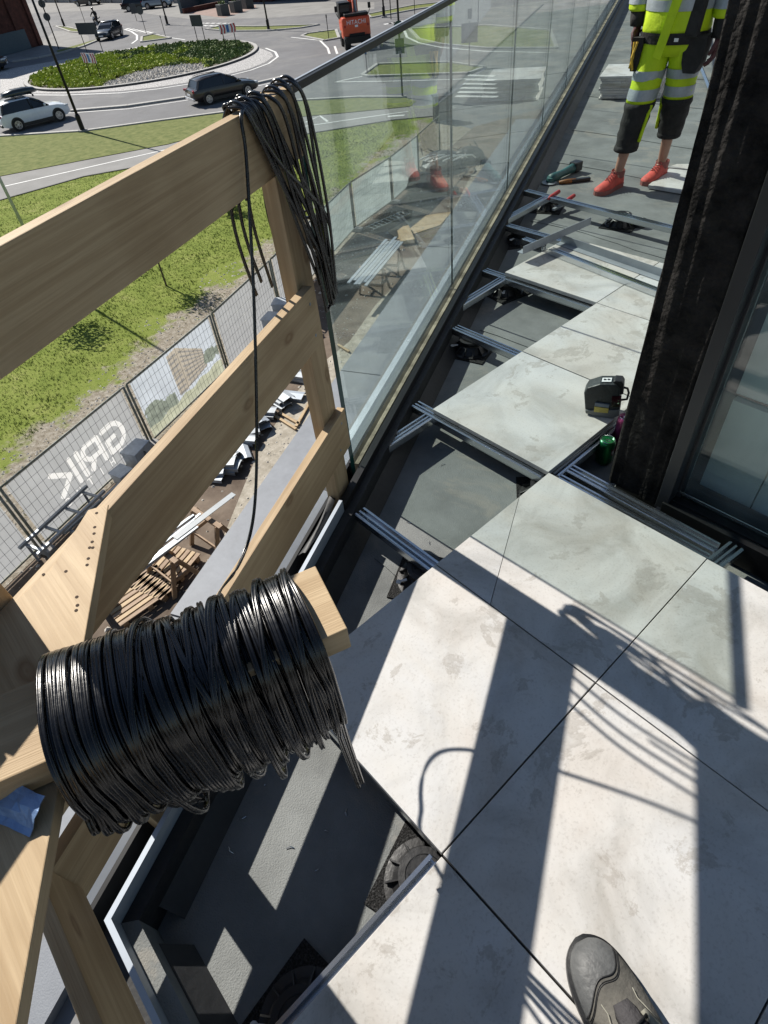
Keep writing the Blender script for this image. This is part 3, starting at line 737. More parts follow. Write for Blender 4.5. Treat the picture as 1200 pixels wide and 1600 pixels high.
def loop(a, layer, zb, wmax, tilt, skew, drop=0):
    """one turn round the beam: a metres along it, hanging to height zb"""
    fat = .018 * max(0, (a - .17) / .2); ztop = .8515 + .007 + layer * .0080 + fat * .8; w_ = .073 + layer * .0080 + fat; zc = .775
    pts = []
    K = 60
    ph = rc.uniform(0, 6); am = rc.uniform(0, .0016)
    for i in range(K):
        t = 2 * math.pi * i / K; c, s_ = math.cos(t), math.sin(t)
        e = .72
        if s_ >= 0:
            x = math.copysign(abs(c) ** e, c) * w_; z = zc + (abs(s_) ** .8) * (ztop - zc)
        else:
            d = -s_
            # sides bulge to wmax below the beam, then close in a round bottom
            k = d / 1.0; ww = w_ + (wmax - w_) * math.sin(min(1.0, k * 1.25) * math.pi / 2) ** 2
            x = math.copysign(abs(c) ** e, c) * ww; z = zc - (zc - zb) * (d ** 1.15)
        y = a + tilt * c + skew * s_ + am * math.sin(2 * t + ph)
        pts.append(ba + ax * y + bn * x + Vector((0, 0, z - ba.z)))
    sweep_flat(coil, pts, ax, .0088, .0060)
Lc = .335
rows_ = [(0, 40), (1, 41), (2, 41)]
for lay, cnt_ in rows_:
    for k in range(cnt_):
        u = (k + .5 + rc.uniform(-.12, .12)) / cnt_
        a = .040 + Lc * u
        big = max(0, (u - .45) / .55)
        sc = .050 * abs(math.sin(u * 9.4 + .6)) + .014 * math.sin(u * 31)
        zb = .560 + sc * .6 * (1 - .6 * big) + rc.uniform(-.026, .020) * (1.3 if lay == 2 else .8) - lay * .006 + .16 * big ** 1.3
        wm = .088 + .034 * big ** 1.1 + lay * .0088 + .004 * math.sin(u * 14) + rc.uniform(-.003, .003)
        cross = lay == 2 and rc.random() < .17 and .06 < u < .86
        loop(a, lay + (rc.uniform(.0, .9) if cross else rc.uniform(-.05, .08)), zb, wm, (rc.choice([-.022, .022, .016]) if cross else rc.gauss(0, .0022)), rc.gauss(.0, .003))
for a, zb, wm in ((.044, .20, .020), (.055, .185, .022)): loop(a, 2.1, zb, wm, .004, .012)
for k in range(4): loop(.285 + k * .016, 1.0, .47 + .05 * rc.random(), .045 + .012 * rc.random(), .012, .012)
for k in range(4): loop(.05 + .30 * rc.random(), 2.6, .50 + .05 * rc.random(), .085 + .03 * rc.random(), rc.gauss(0, .012), rc.gauss(0, .008))
o = coil.build('cable_coil', CABLE, smooth=True)
tag(o, 'thick coil of glossy flat black cable wound round the pale timber beam', 'cable coil')

# hanging hank over the end of the top board, and the single strand down to the coil
def smooth_path(P, k=8):
    P = [Vector(p) for p in P]; out = []
    for i in range(len(P) - 1):
        p0, p1, p2, p3 = P[max(0, i - 1)], P[i], P[i + 1], P[min(len(P) - 1, i + 2)]
        for j in range(k):
            t = j / k; out.append(.5 * ((2 * p1) + (p2 - p0) * t + (2 * p0 - 5 * p1 + 4 * p2 - p3) * t * t + (3 * p1 - p0 - 3 * p2 + p3) * t ** 3))
    out.append(P[-1]); return out
hank = MB()
for k in range(12):
    st = -.335 + .25 * (k / 16) + rc.uniform(-.012, .012); grp = k < 8
    if grp: st = -.318 + .085 * (k / 7) + rc.uniform(-.006, .006)
    else: st = -.20 + .115 * ((k - 8) / 3)
    sbm = -.165 + .09 * rc.random() + (.02 if not grp else -.01); zb = .70 + .16 * rc.random() ** 1.5
    of = .060 + .016 * rc.random()
    zt = 1.2455 + .006 * rc.random()
    side_r = rc.random() < .45
    P = [rl(st, .020, zt), rl(st + .004, .052, zt - .006), rl(st + .012, of, 1.20), rl(st + (sbm - st) * .35, of + .008, 1.05), rl(st + (sbm - st) * .8, of + .012, .88), rl(sbm, of + .010, zb + .03), rl(sbm + .018, of + .004, zb)]
    if side_r: P += [rl(-.062, of - .01, zb + .03), rl(-.058, .03, zb + .10), rl(-.060, -.030, .95), rl(-.085 + st * .2, -.036, 1.12), rl(st + .004, -.002, zt - .008), rl(st, .020, zt)]
    else:
        zb2 = .79 + .08 * rc.random(); P += [rl(sbm + .035, of, zb + .05), rl(sbm + .02, of + .015, .95), rl(st + .02 + (sbm - st) * .25, of + .008, 1.12), rl(st + .016, of - .002, 1.21), rl(st + .012, .045, zt), rl(st + .012, .012, zt), rl(st + .008, -.02, 1.18), rl(st - .03 * 0 + .0, -.04, 1.0), rl(st + .03, -.045, zb2)]
    pts = smooth_path(P, 6)
    sdv = [TT] * len(pts)
    sweep_flat(hank, pts, TT * 1.0 + Vector((0, 0, .03)), .0096, .0052, close=False)
o = hank.build('cable_hank', CABLE, smooth=True)
tag(o, 'hank of flat black cable slung over the end of the top guardrail board', 'cable hank')
strand = MB()
P = [rl(-.26, -.03, 1.05), rl(-.262, .0, 1.243), rl(-.266, .03, 1.2475), (-0.3701,-0.7385,1.2391), (-0.355,-0.7541,1.1839), (-0.3306,-0.7913,1.0806), (-0.2963,-0.8515,0.9127), (-0.2402,-0.9461,0.6907), (-0.1832,-1.032,0.5323), (-0.1282,-1.1034,0.4655), (-0.0617,-1.1856,0.4583), (0.013,-1.2621,0.5091)]
P.append(ba + ax * .17 + bn * -.075 + Vector((0, 0, -.02))); P.append(ba + ax * .19 + bn * -.02 + Vector((0, 0, .045)))
pts = smooth_path(P, 9); sweep_flat(strand, pts, TT, .0088, .0046, close=False)
o = strand.build('cable_strand', CABLE, smooth=True)
tag(o, 'single black cable hanging in a long bow from the top board to the coil', 'cable')


# ================================================================== THE GROUND AND THE STREET
GZ = -7.3
def gsheet(name, poly, z, m, kind='structure'):
    o = MB().sheet(poly, GZ + z).build(name, m)
    o['kind'] = kind; return o
def circle(c, r, n=72, a0=0, a1=360): return [(c[0] + r * math.cos(R(a0 + (a1 - a0) * i / n)), c[1] + r * math.sin(R(a0 + (a1 - a0) * i / n))) for i in range(n + (1 if a1 - a0 < 360 else 0))]
gsheet('ground', [(-1500, -1500), (600, -1500), (600, 1500), (-1500, 1500)], -.016, ASPH)
gsheet('pavement', [(-155.3048,42.1216), (-154.8508,49.315), (-131.3798,55.8579), (-113.7123,52.5814), (-96.5335,50.3545), (-81.9445,53.3405), (-74.6392,58.0038), (-70.4846,61.2423), (-76.157,66.3183), (-99.0674,65.169), (-133.9718,63.4179), (-187.0871,60.7534), (-188.9126,52.524)], -.012, ASPH2)
site = [(-3, -22), (-8.0, -7.5), (-10.52, -1.81), (-11.97, 1.48), (-13.38, 4.58), (-18.26, 13.49), (-19.6, 16.6), (-21.0, 19.6), (-24, 27), (-20, 45), (5, 40), (8, -22)]
gsheet('site_ground', site, -.012, DIRT)
gravel = [(-9.0468,2.3463), (-9.7229,3.1519), (-10.394,4.1896), (-10.9579,5.1293), (-11.546,6.2739), (-11.9259,7.8568), (-12.9955,9.8528), (-14.1579,12.8576), (-15.9859,16.3594), (-19.9722,22.8068), (-18.5372,23.4025), (-11.5559,14.1301), (-7.5553,5.231), (-6.5714,0.9711), (-7.7075,0.7914)]
gsheet('gravel_strip', gravel, -.008, SAND)
lawn = [(-40, -20), (-36.9, 5.47), (-36.6, 9.85), (-35.24, 12.74), (-33.6, 17.2), (-31.79, 21.2), (-29.27, 25.7), (-27.6, 27.4), (-23.8, 26.5), (-20.9, 19.6), (-18.2, 13.55), (-13.34, 4.62), (-10.48, -1.79), (-7.9, -7.5), (-3, -20)]
gsheet('lawn', lawn, -.004, LAWN)
path = [(-41.8, -2), (-41.6499,6.9428), (-39.9701,11.1928), (-38.1198,15.7142), (-37.9162,17.7456), (-36.7388,20.6635), (-35.4811,23.6979), (-32.8717,26.2452), (-30.6995,28.5693), (-29.4686,30.1269), (-27.6624,29.6096), (-27.6147,27.4347), (-29.2747,25.7246), (-31.7919,21.2142), (-33.6354,16.8953), (-35.2398,12.7408), (-36.6045,9.8458), (-36.8811,5.4668), (-37.2, -2)]
gsheet('footpath', path, .0, ASPH2)
verge = [(-54.5, 2), (-52.1326,10.1875), (-47.0666,14.1544), (-44.1099,18.5391), (-40.9558,22.8676), (-39.3309,26.3598), (-35.8354,28.7978), (-32.7563,30.1067), (-31.2667,29.684), (-30.582,28.455), (-32.7467,26.1375), (-35.3466,23.5972), (-36.6025,20.5739), (-37.7785,17.6663), (-37.9844,15.6427), (-39.8327,11.1364), (-41.5111,6.8999), (-41.9, 2)]
gsheet('grass_verge', verge, .0, VERGE)
m = MB(); m.kerb([(-54.4779,8.2746), (-52.1326,10.1875), (-47.0666,14.1544), (-44.1099,18.5391), (-40.9558,22.8676), (-39.3309,26.3598), (-35.8354,28.7978), (-32.6733,30.142)], .30, GZ - .01, GZ + .07); m.build('kerb', KERB)['kind'] = 'structure'
m = MB(); m.kerb([(-37.219,4.6094), (-36.8811,5.4668), (-36.6045,9.8458), (-35.2398,12.7408), (-33.6354,16.8953), (-31.7919,21.2142), (-29.2747,25.7246), (-27.6147,27.4347)], .12, GZ - .01, GZ + .03); m.build('path_edging', DARKK)['kind'] = 'structure'
m = MB(); m.strip([(-39.2268,6.4656), (-38.1226,10.81), (-36.8387,15.8346), (-35.1668,19.1742), (-33.3496,22.1985), (-31.5384,25.0968), (-29.8546,27.64)], .14, GZ + .006)
m.strip([(-33.984,22.9689), (-34.3872,24.3813), (-32.7812,23.7128)], .18, GZ + .006); m.strip([(-30.1522,26.2293), (-29.4119,26.8933)], .3, GZ + .006)
m.build('path_markings', PAINT)['kind'] = 'structure'

IC = (-68.59, 29.24); IR = 11.0; AC = (-65.36, 28.77)
ap = [(-68.7034,15.3165), (-66.9388,17.0402), (-62.6658,18.8108), (-57.8296,21.7443), (-55.7167,24.0039), (-54.3825,26.5536), (-53.7992,28.9855), (-53.8528,31.9193), (-54.869,34.2905), (-56.5942,36.3304), (-58.6411,37.538), (-61.1979,38.3991), (-65.1399,39.3427), (-70.6069,38.8389), (-74.677,38.0131), (-81.0019,34.9291), (-85.0839,20.3866)]
gsheet('roundabout_apron', ap, -.008, COBB)
gsheet('roundabout_bed', circle(IC, IR - .1), .05, mat('planting soil', (0.12, 0.10, 0.075), 0.95, scale=2.0, var=.4, bump=.8))
m = MB(); c_ = circle(IC, IR); m.kerb(c_ + c_[:1], .35, GZ - .01, GZ + .14); m.build('roundabout_kerb', KERB)['kind'] = 'structure'
m = MB(); c_ = circle(IC, IR + .19); m.kerb(c_ + c_[:1], .05, GZ - .01, GZ + .11); m.build('roundabout_kerb_face', DARKK)['kind'] = 'structure'
m = MB()
m.strip([(-66.29,16.8195), (-61.9269,18.5252), (-57.0295,21.3758), (-54.946,23.6093), (-53.6229,26.1247), (-53.036,28.5199), (-53.0682,31.5338), (-53.98,34.0227), (-55.9443,36.3768), (-58.4998,37.8845), (-61.6346,38.9263)], .22, GZ - .004)
m.strip([(-54.4912,15.6516), (-50.3935,18.9287), (-48.245,22.4927), (-47.0423,25.7083), (-46.3721,30.1635)], .16, GZ - .004)
# give-way dashes, crossing bars and lane lines further off
m.strip([(-90.877,40.8306), (-91.3735,41.6225)], .7, GZ - .004)
m.strip([(-92.2874,40.9904), (-92.8012,41.7927)], .7, GZ - .004)
m.strip([(-93.73,41.154), (-94.2618,41.9668)], .7, GZ - .004)
m.strip([(-95.2061,41.3213), (-95.7566,42.1451)], .7, GZ - .004)
m.strip([(-96.7168,41.4925), (-97.2867,42.3275)], .7, GZ - .004)
m.strip([(-98.2633,41.6678), (-98.8534,42.5143)], .7, GZ - .004)
m.strip([(-99.847,41.8474), (-100.458,42.7057)], .7, GZ - .004)
m.strip([(-99.9915,41.8203), (-96.4355,41.0803), (-91.2845,39.4246), (-87.0731,37.3879), (-84.6417,35.5536)], .25, GZ - .004)
m.strip([(-89.248,40.726), (-82.4971,39.6541), (-78.6531,39.3353)], .2, GZ - .004)
m.strip([(-90.7286,48.2393), (-89.7433,48.2522)], .5, GZ - .004)
m.strip([(-89.4793,48.3895), (-88.5734,48.4385)], .5, GZ - .004)
m.strip([(-88.2499,48.5373), (-87.4206,48.6221)], .5, GZ - .004)
m.strip([(-87.0401,48.6827), (-86.2845,48.803)], .5, GZ - .004)
m.strip([(-85.8492,48.8258), (-85.1647,48.9813)], .5, GZ - .004)
m.strip([(-84.6769,48.9667), (-84.0608,49.1571)], .5, GZ - .004)
m.strip([(-89.7227,46.5087), (-88.6979,46.4975)], .5, GZ - .004)
m.strip([(-88.5643,46.7059), (-87.5555,46.6933)], .5, GZ - .004)
m.strip([(-87.4225,46.9002), (-86.4293,46.8863)], .5, GZ - .004)
m.strip([(-86.2971,47.0918), (-85.3192,47.0766)], .5, GZ - .004)
m.strip([(-85.1878,47.2806), (-84.2248,47.2641)], .5, GZ - .004)
m.strip([(-64.3703,44.0607), (-58.8494,43.5788), (-54.2484,40.8791), (-51.5649,38.953)], .2, GZ - .004)
m.strip([(-54.3204,41.7843), (-50.7621,39.1827)], .2, GZ - .004)
m.strip([(-59.1561,52.471), (-58.8409,53.2886)], .6, GZ - .004)
m.strip([(-58.9842,52.9583), (-58.6679,53.7786)], .6, GZ - .004)
m.strip([(-58.8117,53.4473), (-58.4944,54.2705)], .6, GZ - .004)
m.strip([(-58.6386,53.938), (-58.3202,54.7641)], .6, GZ - .004)
# through the balustrade: lane lines and zebra crossing beyond the verge
m.strip([(-41.4834,31.3419), (-40.4024,35.3023), (-39.7629,37.3831)], .18, GZ - .004); m.strip([(-41.4834,31.3419), (-36.0876,33.809), (-31.2859,36.4175)], .18, GZ - .004)
m.strip([(-29.7729,31.7272), (-27.1393,32.6656)], .45, GZ - .004)
m.strip([(-30.3919,32.6385), (-27.8811,33.4897)], .45, GZ - .004)
m.strip([(-31.0356,33.5861), (-28.6547,34.3491)], .45, GZ - .004)
m.strip([(-31.7055,34.5723), (-29.4622,35.2463)], .45, GZ - .004)
m.strip([(-32.4032,35.5994), (-30.3059,36.1836)], .45, GZ - .004)
m.strip([(-33.1306,36.6702), (-31.1883,37.1638)], .45, GZ - .004)
m.strip([(-53.3302,49.8749), (-50.1903,47.1899), (-46.6174,45.236), (-42.8662,44.1667), (-37.7502,43.9315), (-32.3649,44.9315)], .25, GZ - .004)
m.build('road_markings', PAINT)['kind'] = 'structure'
m = MB(); m.kerb([(-54.4922,16.2506), (-51.1486,19.2844), (-48.9773,22.8983), (-47.7703,26.1638), (-47.224,30.7743)], .42, GZ - .012, GZ + .11); m.build('lane_divider', KERB)['kind'] = 'structure'
def island(px, name='traffic_island_grass'):
    gsheet(name, px, .02, VERGE)
    m = MB(); m.kerb(px + px[:1], .28, GZ - .012, GZ + .10); m.build('island_kerb', KERB)['kind'] = 'structure'
island([(-88.4528,38.7464), (-88.6411,40.418), (-82.0761,39.3446), (-84.0299,36.4926)])
island([(-83.4143,44.9291), (-83.4732,46.9012), (-76.7136,47.8685), (-70.3588,49.8045), (-67.9401,50.6209), (-68.6107,48.4961), (-71.6454,46.1377), (-77.533,44.7854)])
island([(-63.3511,44.6428), (-64.0635,45.9419), (-62.3631,48.5024), (-57.4568,44.9087), (-57.971,43.4515)])
island([(-41.0803,33.6983), (-43.0454,37.0307), (-37.7157,39.4718), (-33.6085,38.9781), (-33.4885,37.0694), (-40.2043,33.5696)])
island([(-53.3253,50.572), (-46.3223,53.8956), (-38.2057,52.797), (-32.791,46.2999), (-38.4814,44.7815), (-43.7328,45.0749), (-47.8481,46.46)])
island([(-122.4782,40.3714), (-118.7196,40.4737), (-106.5068,39.1062), (-103.8391,38.1817), (-109.7769,37.9638)])
island([(-67.5847,57.4358), (-66.4993,63.9221), (-63.5508,66.9507), (-61.4693,64.7368), (-63.4153,61.42), (-64.7689,55.6397)])
gsheet('grass_verge', [(-92.1885,29.266), (-93.7675,32.4713), (-95.4493,35.8854), (-93.5003,35.0484), (-90.709,31.2395), (-88.8057,28.2973)], .0, VERGE)
m = MB(); m.kerb([(-89.7546,23.2672), (-88.5543,25.7913), (-89.0115,28.9925), (-90.6913,32.0393), (-93.7548,35.4143)], .3, GZ - .012, GZ + .12); m.build('kerb', KERB)['kind'] = 'structure'
gsheet('pavement', [(-96.2534,23.8438), (-100.3195,29.9659), (-115.6854,37.8278), (-108.189,38.2795), (-100.8429,36.9303), (-95.0503,34.6818), (-90.1595,29.4362), (-89.1089,25.9881), (-89.9811,23.1956)], -.006, ASPH2)
gsheet('pavement', [(-106.0214,54.6044), (-90.921,52.1388), (-95.1282,60.1806), (-98.2138,62.2437), (-111.88,62.5894), (-115.5107,61.0701)], -.006, REDPAV)

# --- tufts of grass, stones and bed planting
rg = random.Random(21)
def inpoly(p, poly):
    c = False; n = len(poly)
    for i in range(n):
        a, b = poly[i], poly[i - 1]
        if (a[1] > p[1]) != (b[1] > p[1]) and p[0] < (b[0] - a[0]) * (p[1] - a[1]) / (b[1] - a[1]) + a[0]: c = not c
    return c
vs, fs = [], []
def tuft(x, y, z, h, nb=3):
    for k in range(nb):
        a = rg.uniform(0, 6.283); w_ = h * .16; lx, ly = math.cos(a) * h * .55, math.sin(a) * h * .55
        ox, oy = rg.uniform(-h, h) * .5, rg.uniform(-h, h) * .5
        i = len(vs); vs.extend([(x + ox - math.sin(a) * w_, y + oy + math.cos(a) * w_, z), (x + ox + math.sin(a) * w_, y + oy - math.cos(a) * w_, z), (x + ox + lx, y + oy + ly, z + h)]); fs.append((i, i + 1, i + 2))
cnt = 0
while cnt < 62000:
    x, y = rg.uniform(-38, -9), rg.uniform(-6, 27)
    if not inpoly((x, y), lawn): continue
    d = -0.906 * x - 0.423 * y
    bare = (16.6 - d) / 5.1 * .84 - .42 + noise.noise(Vector((x * .55, y * .55, 3))) * .5 + .5
    if bare > .53 and rg.random() < .95: cnt += .3; continue
    if d > 19 and rg.random() < .45: cnt += .5; continue
    tuft(x, y, GZ - .004, rg.uniform(.025, .055) * (1.35 if noise.noise(Vector((x * .9, y * .9, 9))) > .25 else 1)); cnt += 1
me = bpy.data.meshes.new('grass_tufts'); me.from_pydata(vs, [], fs); me.materials.append(BLADE)
o = bpy.data.objects.new('grass_tufts', me); COL.objects.link(o); o['kind'] = 'stuff'; tag(o, 'short sunlit grass blades growing on the worn lawn', 'grass')
vs, fs = [], []
def pebble(x, y, z, r_):
    i = len(vs); a0 = rg.uniform(0, 6)
    for k in range(5): vs.append((x + r_ * math.cos(a0 + k * 1.2566) * rg.uniform(.7, 1.2), y + r_ * math.sin(a0 + k * 1.2566) * rg.uniform(.7, 1.2), z))
    vs.append((x + rg.uniform(-.3, .3) * r_, y + rg.uniform(-.3, .3) * r_, z + r_ * rg.uniform(.5, .9)))
    for k in range(5): fs.append((i + k, i + (k + 1) % 5, i + 5))
for k in range(16000):
    x, y = rg.uniform(-27, -5), rg.uniform(-8, 24)
    d = -0.906 * x - 0.423 * y
    if inpoly((x, y), gravel): pebble(x, y, GZ - .008, rg.uniform(.012, .04))
    elif inpoly((x, y), site): 
        if rg.random() < .5: pebble(x, y, GZ - .012, abs(rg.gauss(.012, .022)) + .008)
    elif inpoly((x, y), lawn) and d < 17 and (16.6 - d) / 5.1 * .84 + .08 + noise.noise(Vector((x * .55, y * .55, 3))) * .5 > .55: pebble(x, y, GZ - .004, rg.uniform(.015, .05))
me = bpy.data.meshes.new('loose_stones'); me.from_pydata(vs, [], fs); me.materials.append(ROCK)
o = bpy.data.objects.new('loose_stones', me); COL.objects.link(o); o['kind'] = 'stuff'; tag(o, 'pale stones and clods scattered over the bare soil', 'stones')
# planting on the roundabout: leaf clumps, a yellow green half and a paved bald patch
for nm, mt, lab in (('bed_planting', LEAF, 'dark green low planting filling the roundabout bed'), ('bed_planting', LEAFY, 'yellow green low shrubs across the roundabout bed')):
    vs, fs = [], []
    for k in range(2600):
        a = rg.uniform(0, 6.283); q = (IR - .5) * math.sqrt(rg.random()); x, y = IC[0] + q * math.cos(a), IC[1] + q * math.sin(a)
        bald = ((x - -60.6) / 3.4) ** 2 + ((y - 26.6) / 4.6) ** 2
        if bald < 1: continue
        yel = .10 * (IC[1] + 2.5 - y) > noise.noise(Vector((x * .5, y * .5, 1))) * .9 + .05
        if yel != (mt is LEAFY): continue
        hh = rg.uniform(.15, .34) * (1.2 if mt is LEAFY else .9)
        for j in range(22):
            b = rg.uniform(0, 6.283); rr = rg.uniform(0, .34); zz = GZ + .05 + hh * (1 - (rr / .4) ** 2) * rg.uniform(.5, 1); s_ = rg.uniform(.06, .13)
            n1 = Vector((rg.gauss(0, 1), rg.gauss(0, 1), rg.gauss(.6, .6))).normalized(); u = n1.orthogonal().normalized() * s_; v_ = n1.cross(u) * .7
            c = Vector((x + rr * math.cos(b), y + rr * math.sin(b), zz)); i = len(vs)
            vs.extend([c - u, c - v_, c + u, c + v_]); fs.append((i, i + 1, i + 2, i + 3))
    me = bpy.data.meshes.new(nm); me.from_pydata([tuple(v) for v in vs], [], fs); me.materials.append(mt)
    o = bpy.data.objects.new(nm, me); COL.objects.link(o); o['kind'] = 'stuff'; tag(o, lab, 'planting')
vs, fs = [], []
for k in range(1400):
    x, y = -60.6 + rg.uniform(-3.6, 3.6), 26.6 + rg.uniform(-4.8, 4.8)
    if ((x + 60.6) / 3.6) ** 2 + ((y - 26.6) / 4.8) ** 2 < 1 and math.dist((x, y), IC) < IR - .3: pebble(x, y, GZ + .05, rg.uniform(.08, .2))
me = bpy.data.meshes.new('bed_stones'); me.from_pydata(vs, [], fs); me.materials.append(ROCK)
o = bpy.data.objects.new('bed_stones', me); COL.objects.link(o); o['kind'] = 'stuff'; tag(o, 'patch of pale stones at the near edge of the roundabout bed', 'stones')

# --- shrubs behind the guardrail boards, and young trees added to cast lawn shadows
def leaf_cloud(m, c, rx, rz_, n, s0, rnd):
    for k in range(n):
        d = Vector((rnd.gauss(0, 1), rnd.gauss(0, 1), rnd.gauss(0, 1))).normalized() * rnd.random() ** .45
        lump = 1 + .35 * noise.noise(d * 2.2 + Vector(c) * .7)
        p = Vector(c) + Vector((d.x * rx, d.y * rx, d.z * rz_)) * lump
        n1 = Vector((rnd.gauss(0, 1), rnd.gauss(0, 1), rnd.gauss(.5, .8))).normalized(); u = n1.orthogonal().normalized() * s0 * rnd.uniform(.6, 1.3); v_ = n1.cross(u) * .6
        m.add([p - u, p - v_, p + u, p + v_], [(0, 1, 2, 3)])
def small_tree(x, y, h, r_, label):
    t = thing('shadow_tree', label, 'tree', (x, y, GZ), group='trees added to cast lawn shadows')
    m = MB(); m.tube([(x, y, GZ - .05), (x + .03, y, GZ + h * .4), (x, y + .02, GZ + h * .7), (x, y, GZ + h)], [.035, .028, .02, .008], 7)
    for k in range(7):
        a = k * 2.4; z = GZ + h * (.45 + .06 * k); m.tube([(x, y, z), (x + math.cos(a) * r_ * .4, y + math.sin(a) * r_ * .4, z + r_ * .35), (x + math.cos(a) * r_ * .75, y + math.sin(a) * r_ * .75, z + r_ * .5)], [.012, .008, .004], 5)
    m.build('trunk', BARK, t)
    c = MB(); leaf_cloud(c, (x, y, GZ + h * .78), r_, r_ * 1.1, 900, .055, rg); c.build('crown', LEAF, t)
small_tree(-20.1, 6.15, 2.35, .70, 'added young tree casting the round lawn shadow that falls towards the middle fence post')
small_tree(-21.0, 2.55, 2.25, .78, 'added young tree casting the larger lawn shadow near the left edge')
t = thing('bush', 'small dark bush on the lawn under the far end of the top board', 'bush', (*(-24.4033,11.6099), GZ))
x, y = (-24.4033,11.6099)
c = MB(); leaf_cloud(c, (x, y, GZ + .45), .5, .5, 420, .07, rg); c.build('foliage', LEAF, t)
m = MB()
for k in range(6): a = k * 1.05; m.tube([(x, y, GZ - .03), (x + .2 * math.cos(a), y + .2 * math.sin(a), GZ + .35), (x + .32 * math.cos(a), y + .32 * math.sin(a), GZ + .65)], [.014, .01, .004], 5)
m.build('stem', BARK, t)

# ================================================================== STREET FURNITURE
GREYPOLE = mat('pale galvanised pole', (0.45, 0.50, 0.50), 0.5, 0.6, var=.1)
def lamp(x, y, h, label, r0=.10, m_=BLACKM, group='black street lamps round the junction'):
    t = thing('street_lamp', label, 'street lamp', (x, y, GZ), group=group)
    m = MB(); m.tube([(x, y, GZ - .1), (x, y, GZ + h)], [r0, r0 * .55], 12); m.build('pole', m_, t, smooth=True)
    m = MB(); m.lathe([(r0 * 1.6, 0), (r0 * 1.6, .9), (r0 * 1.05, .98)], 12, c=(x, y, GZ)); m.build('pole_sleeve', m_, t)
    m = MB(); m.lathe([(.33, -.05), (.33, .10), (.2, .10)], 8, c=(x, y, GZ)); m.build('foundation', CONC, t)
    m = MB(); m.tube([(x, y, GZ + h - .1), (x + .4, y, GZ + h + .35), (x + 1.3, y, GZ + h + .45)], .04, 8); m.build('arm', m_, t)
    m = MB(); m.box((x + 1.7, y, GZ + h + .45), (.8, .3, .1), taper=.8); m.build('lamp_head', m_, t, bevel=.02)
    return t
for (p, h, lab) in (((-47.1154,14.1295), 9.5, 'tall black street lamp on the verge between the white car and the dark estate car'),
                    ((-118.5396,40.5054), 9, 'black street lamp on the small grass corner by the brick hall'),
                    ((-95.5029,46.0107), 9, 'black street lamp beyond the triangular grass island'),
                    ((-72.2235,46.6252), 9, 'black street lamp on the long grass island left of the excavator'),
                    ((-63.2887,56.2544), 9, 'black street lamp on the grass strip right of the excavator')):
    lamp(*p, h, lab)
def signpost(x, y, h, label, parts, cat='road sign', r_=.035, m_=BLACKM, group=None):
    t = thing('road_sign', label, cat, (x, y, GZ), group=group)
    MB().tube([(x, y, GZ - .1), (x, y, GZ + h)], r_, 8).build('pole', m_, t)
    for (kind, z, sz, mm) in parts:
        c = Vector((x, y, GZ + z)); d = (Vector((cam.location.x, cam.location.y, 0)) - Vector((x, y, 0))).normalized(); yaw = math.atan2(d.y, d.x)
        if kind == 'disc':
            MB().lathe([(sz, -.012), (sz, .012), (0, .012)], 20, c=c + d * .05, axis=tuple(d)).build('sign_disc', mm, t)
        else:
            MB().box(c + d * .05, (.025, sz[0], sz[1]), rz=yaw).build('sign_panel', mm, t)
    return t, yaw
SIGNB = mat('grey sign back', (0.07, 0.075, 0.08), 0.5, .4, var=.1)
BLUE = mat('blue sign face', (0.03, 0.15, 0.42), 0.4, var=.05)
WHITE = mat('white reflective face', (0.78, 0.79, 0.80), 0.4, var=.04)
RED = mat('red sign face', (0.45, 0.02, 0.03), 0.4, var=.05)
DKGREEN = mat('dark green sign back', (0.03, 0.07, 0.06), 0.5, .3, var=.1)
def ped_sign(px_xy, lab, h=3.6, s_=.85):
    x, y = px_xy
    t, yaw = signpost(x, y, h, lab, [('panel', h - s_ * .5, (s_, s_), BLUE)])
    d = Vector((math.cos(yaw), math.sin(yaw), 0)); si = Vector((-d.y, d.x, 0)); c = Vector((x, y, GZ + h - s_ * .5)) + d * .066
    m = MB(); up = Vector((0, 0, 1)); m.add([c - si * s_ * .34 - up * s_ * .33, c + si * s_ * .34 - up * s_ * .33, c + up * s_ * .36], [(0, 1, 2)])
    m.build('white_triangle', WHITE, t)
    m = MB(); c2 = c + d * .004
    m.add([c2 + si * .03 * s_ + up * .22 * s_, c2 - si * .03 * s_ + up * .22 * s_, c2 - si * .05 * s_ + up * .02 * s_, c2 - si * .16 * s_ - up * .26 * s_, c2 - si * .10 * s_ - up * .28 * s_, c2 - up * .06 * s_, c2 + si * .10 * s_ - up * .28 * s_, c2 + si * .17 * s_ - up * .26 * s_, c2 + si * .05 * s_ + up * .02 * s_], [tuple(range(9))]); m.build('walking_figure', BLACKM, t)
ped_sign((-105.4004,38.8338), 'blue pedestrian crossing sign on a dark pole by the brick hall', 4.4, 1.0)
ped_sign((-60.8169,58.6545), 'blue pedestrian crossing sign just above the balustrade handrail', 2.6, .8)
signpost(*(-93.5289,30.0923), 7.5, 'dark pole with two round sign backs beside the brick hall', [('disc', 3.0, .38, SIGNB), ('disc', 4.2, .38, SIGNB)], r_=.07)
signpost(*(-90.6317,40.4394), 2.7, 'round sign back on the triangular grass island', [('disc', 2.3, .42, SIGNB)])
signpost(*(-107.3754,47.2068), 1.9, 'square dark sign back standing left of the triangular island', [('panel', 1.4, (.9, 1.1), SIGNB)])
signpost(*(-84.0665,39.7144), 2.0, 'thin bare post at the tip of the triangular grass island', [('panel', 1.9, (.12, .2), SIGNB)], cat='post')
signpost(*(-58.0682,44.0962), 1.9, 'thin dark post on the grass island behind the excavator', [('panel', 1.8, (.12, .25), SIGNB)], cat='post')
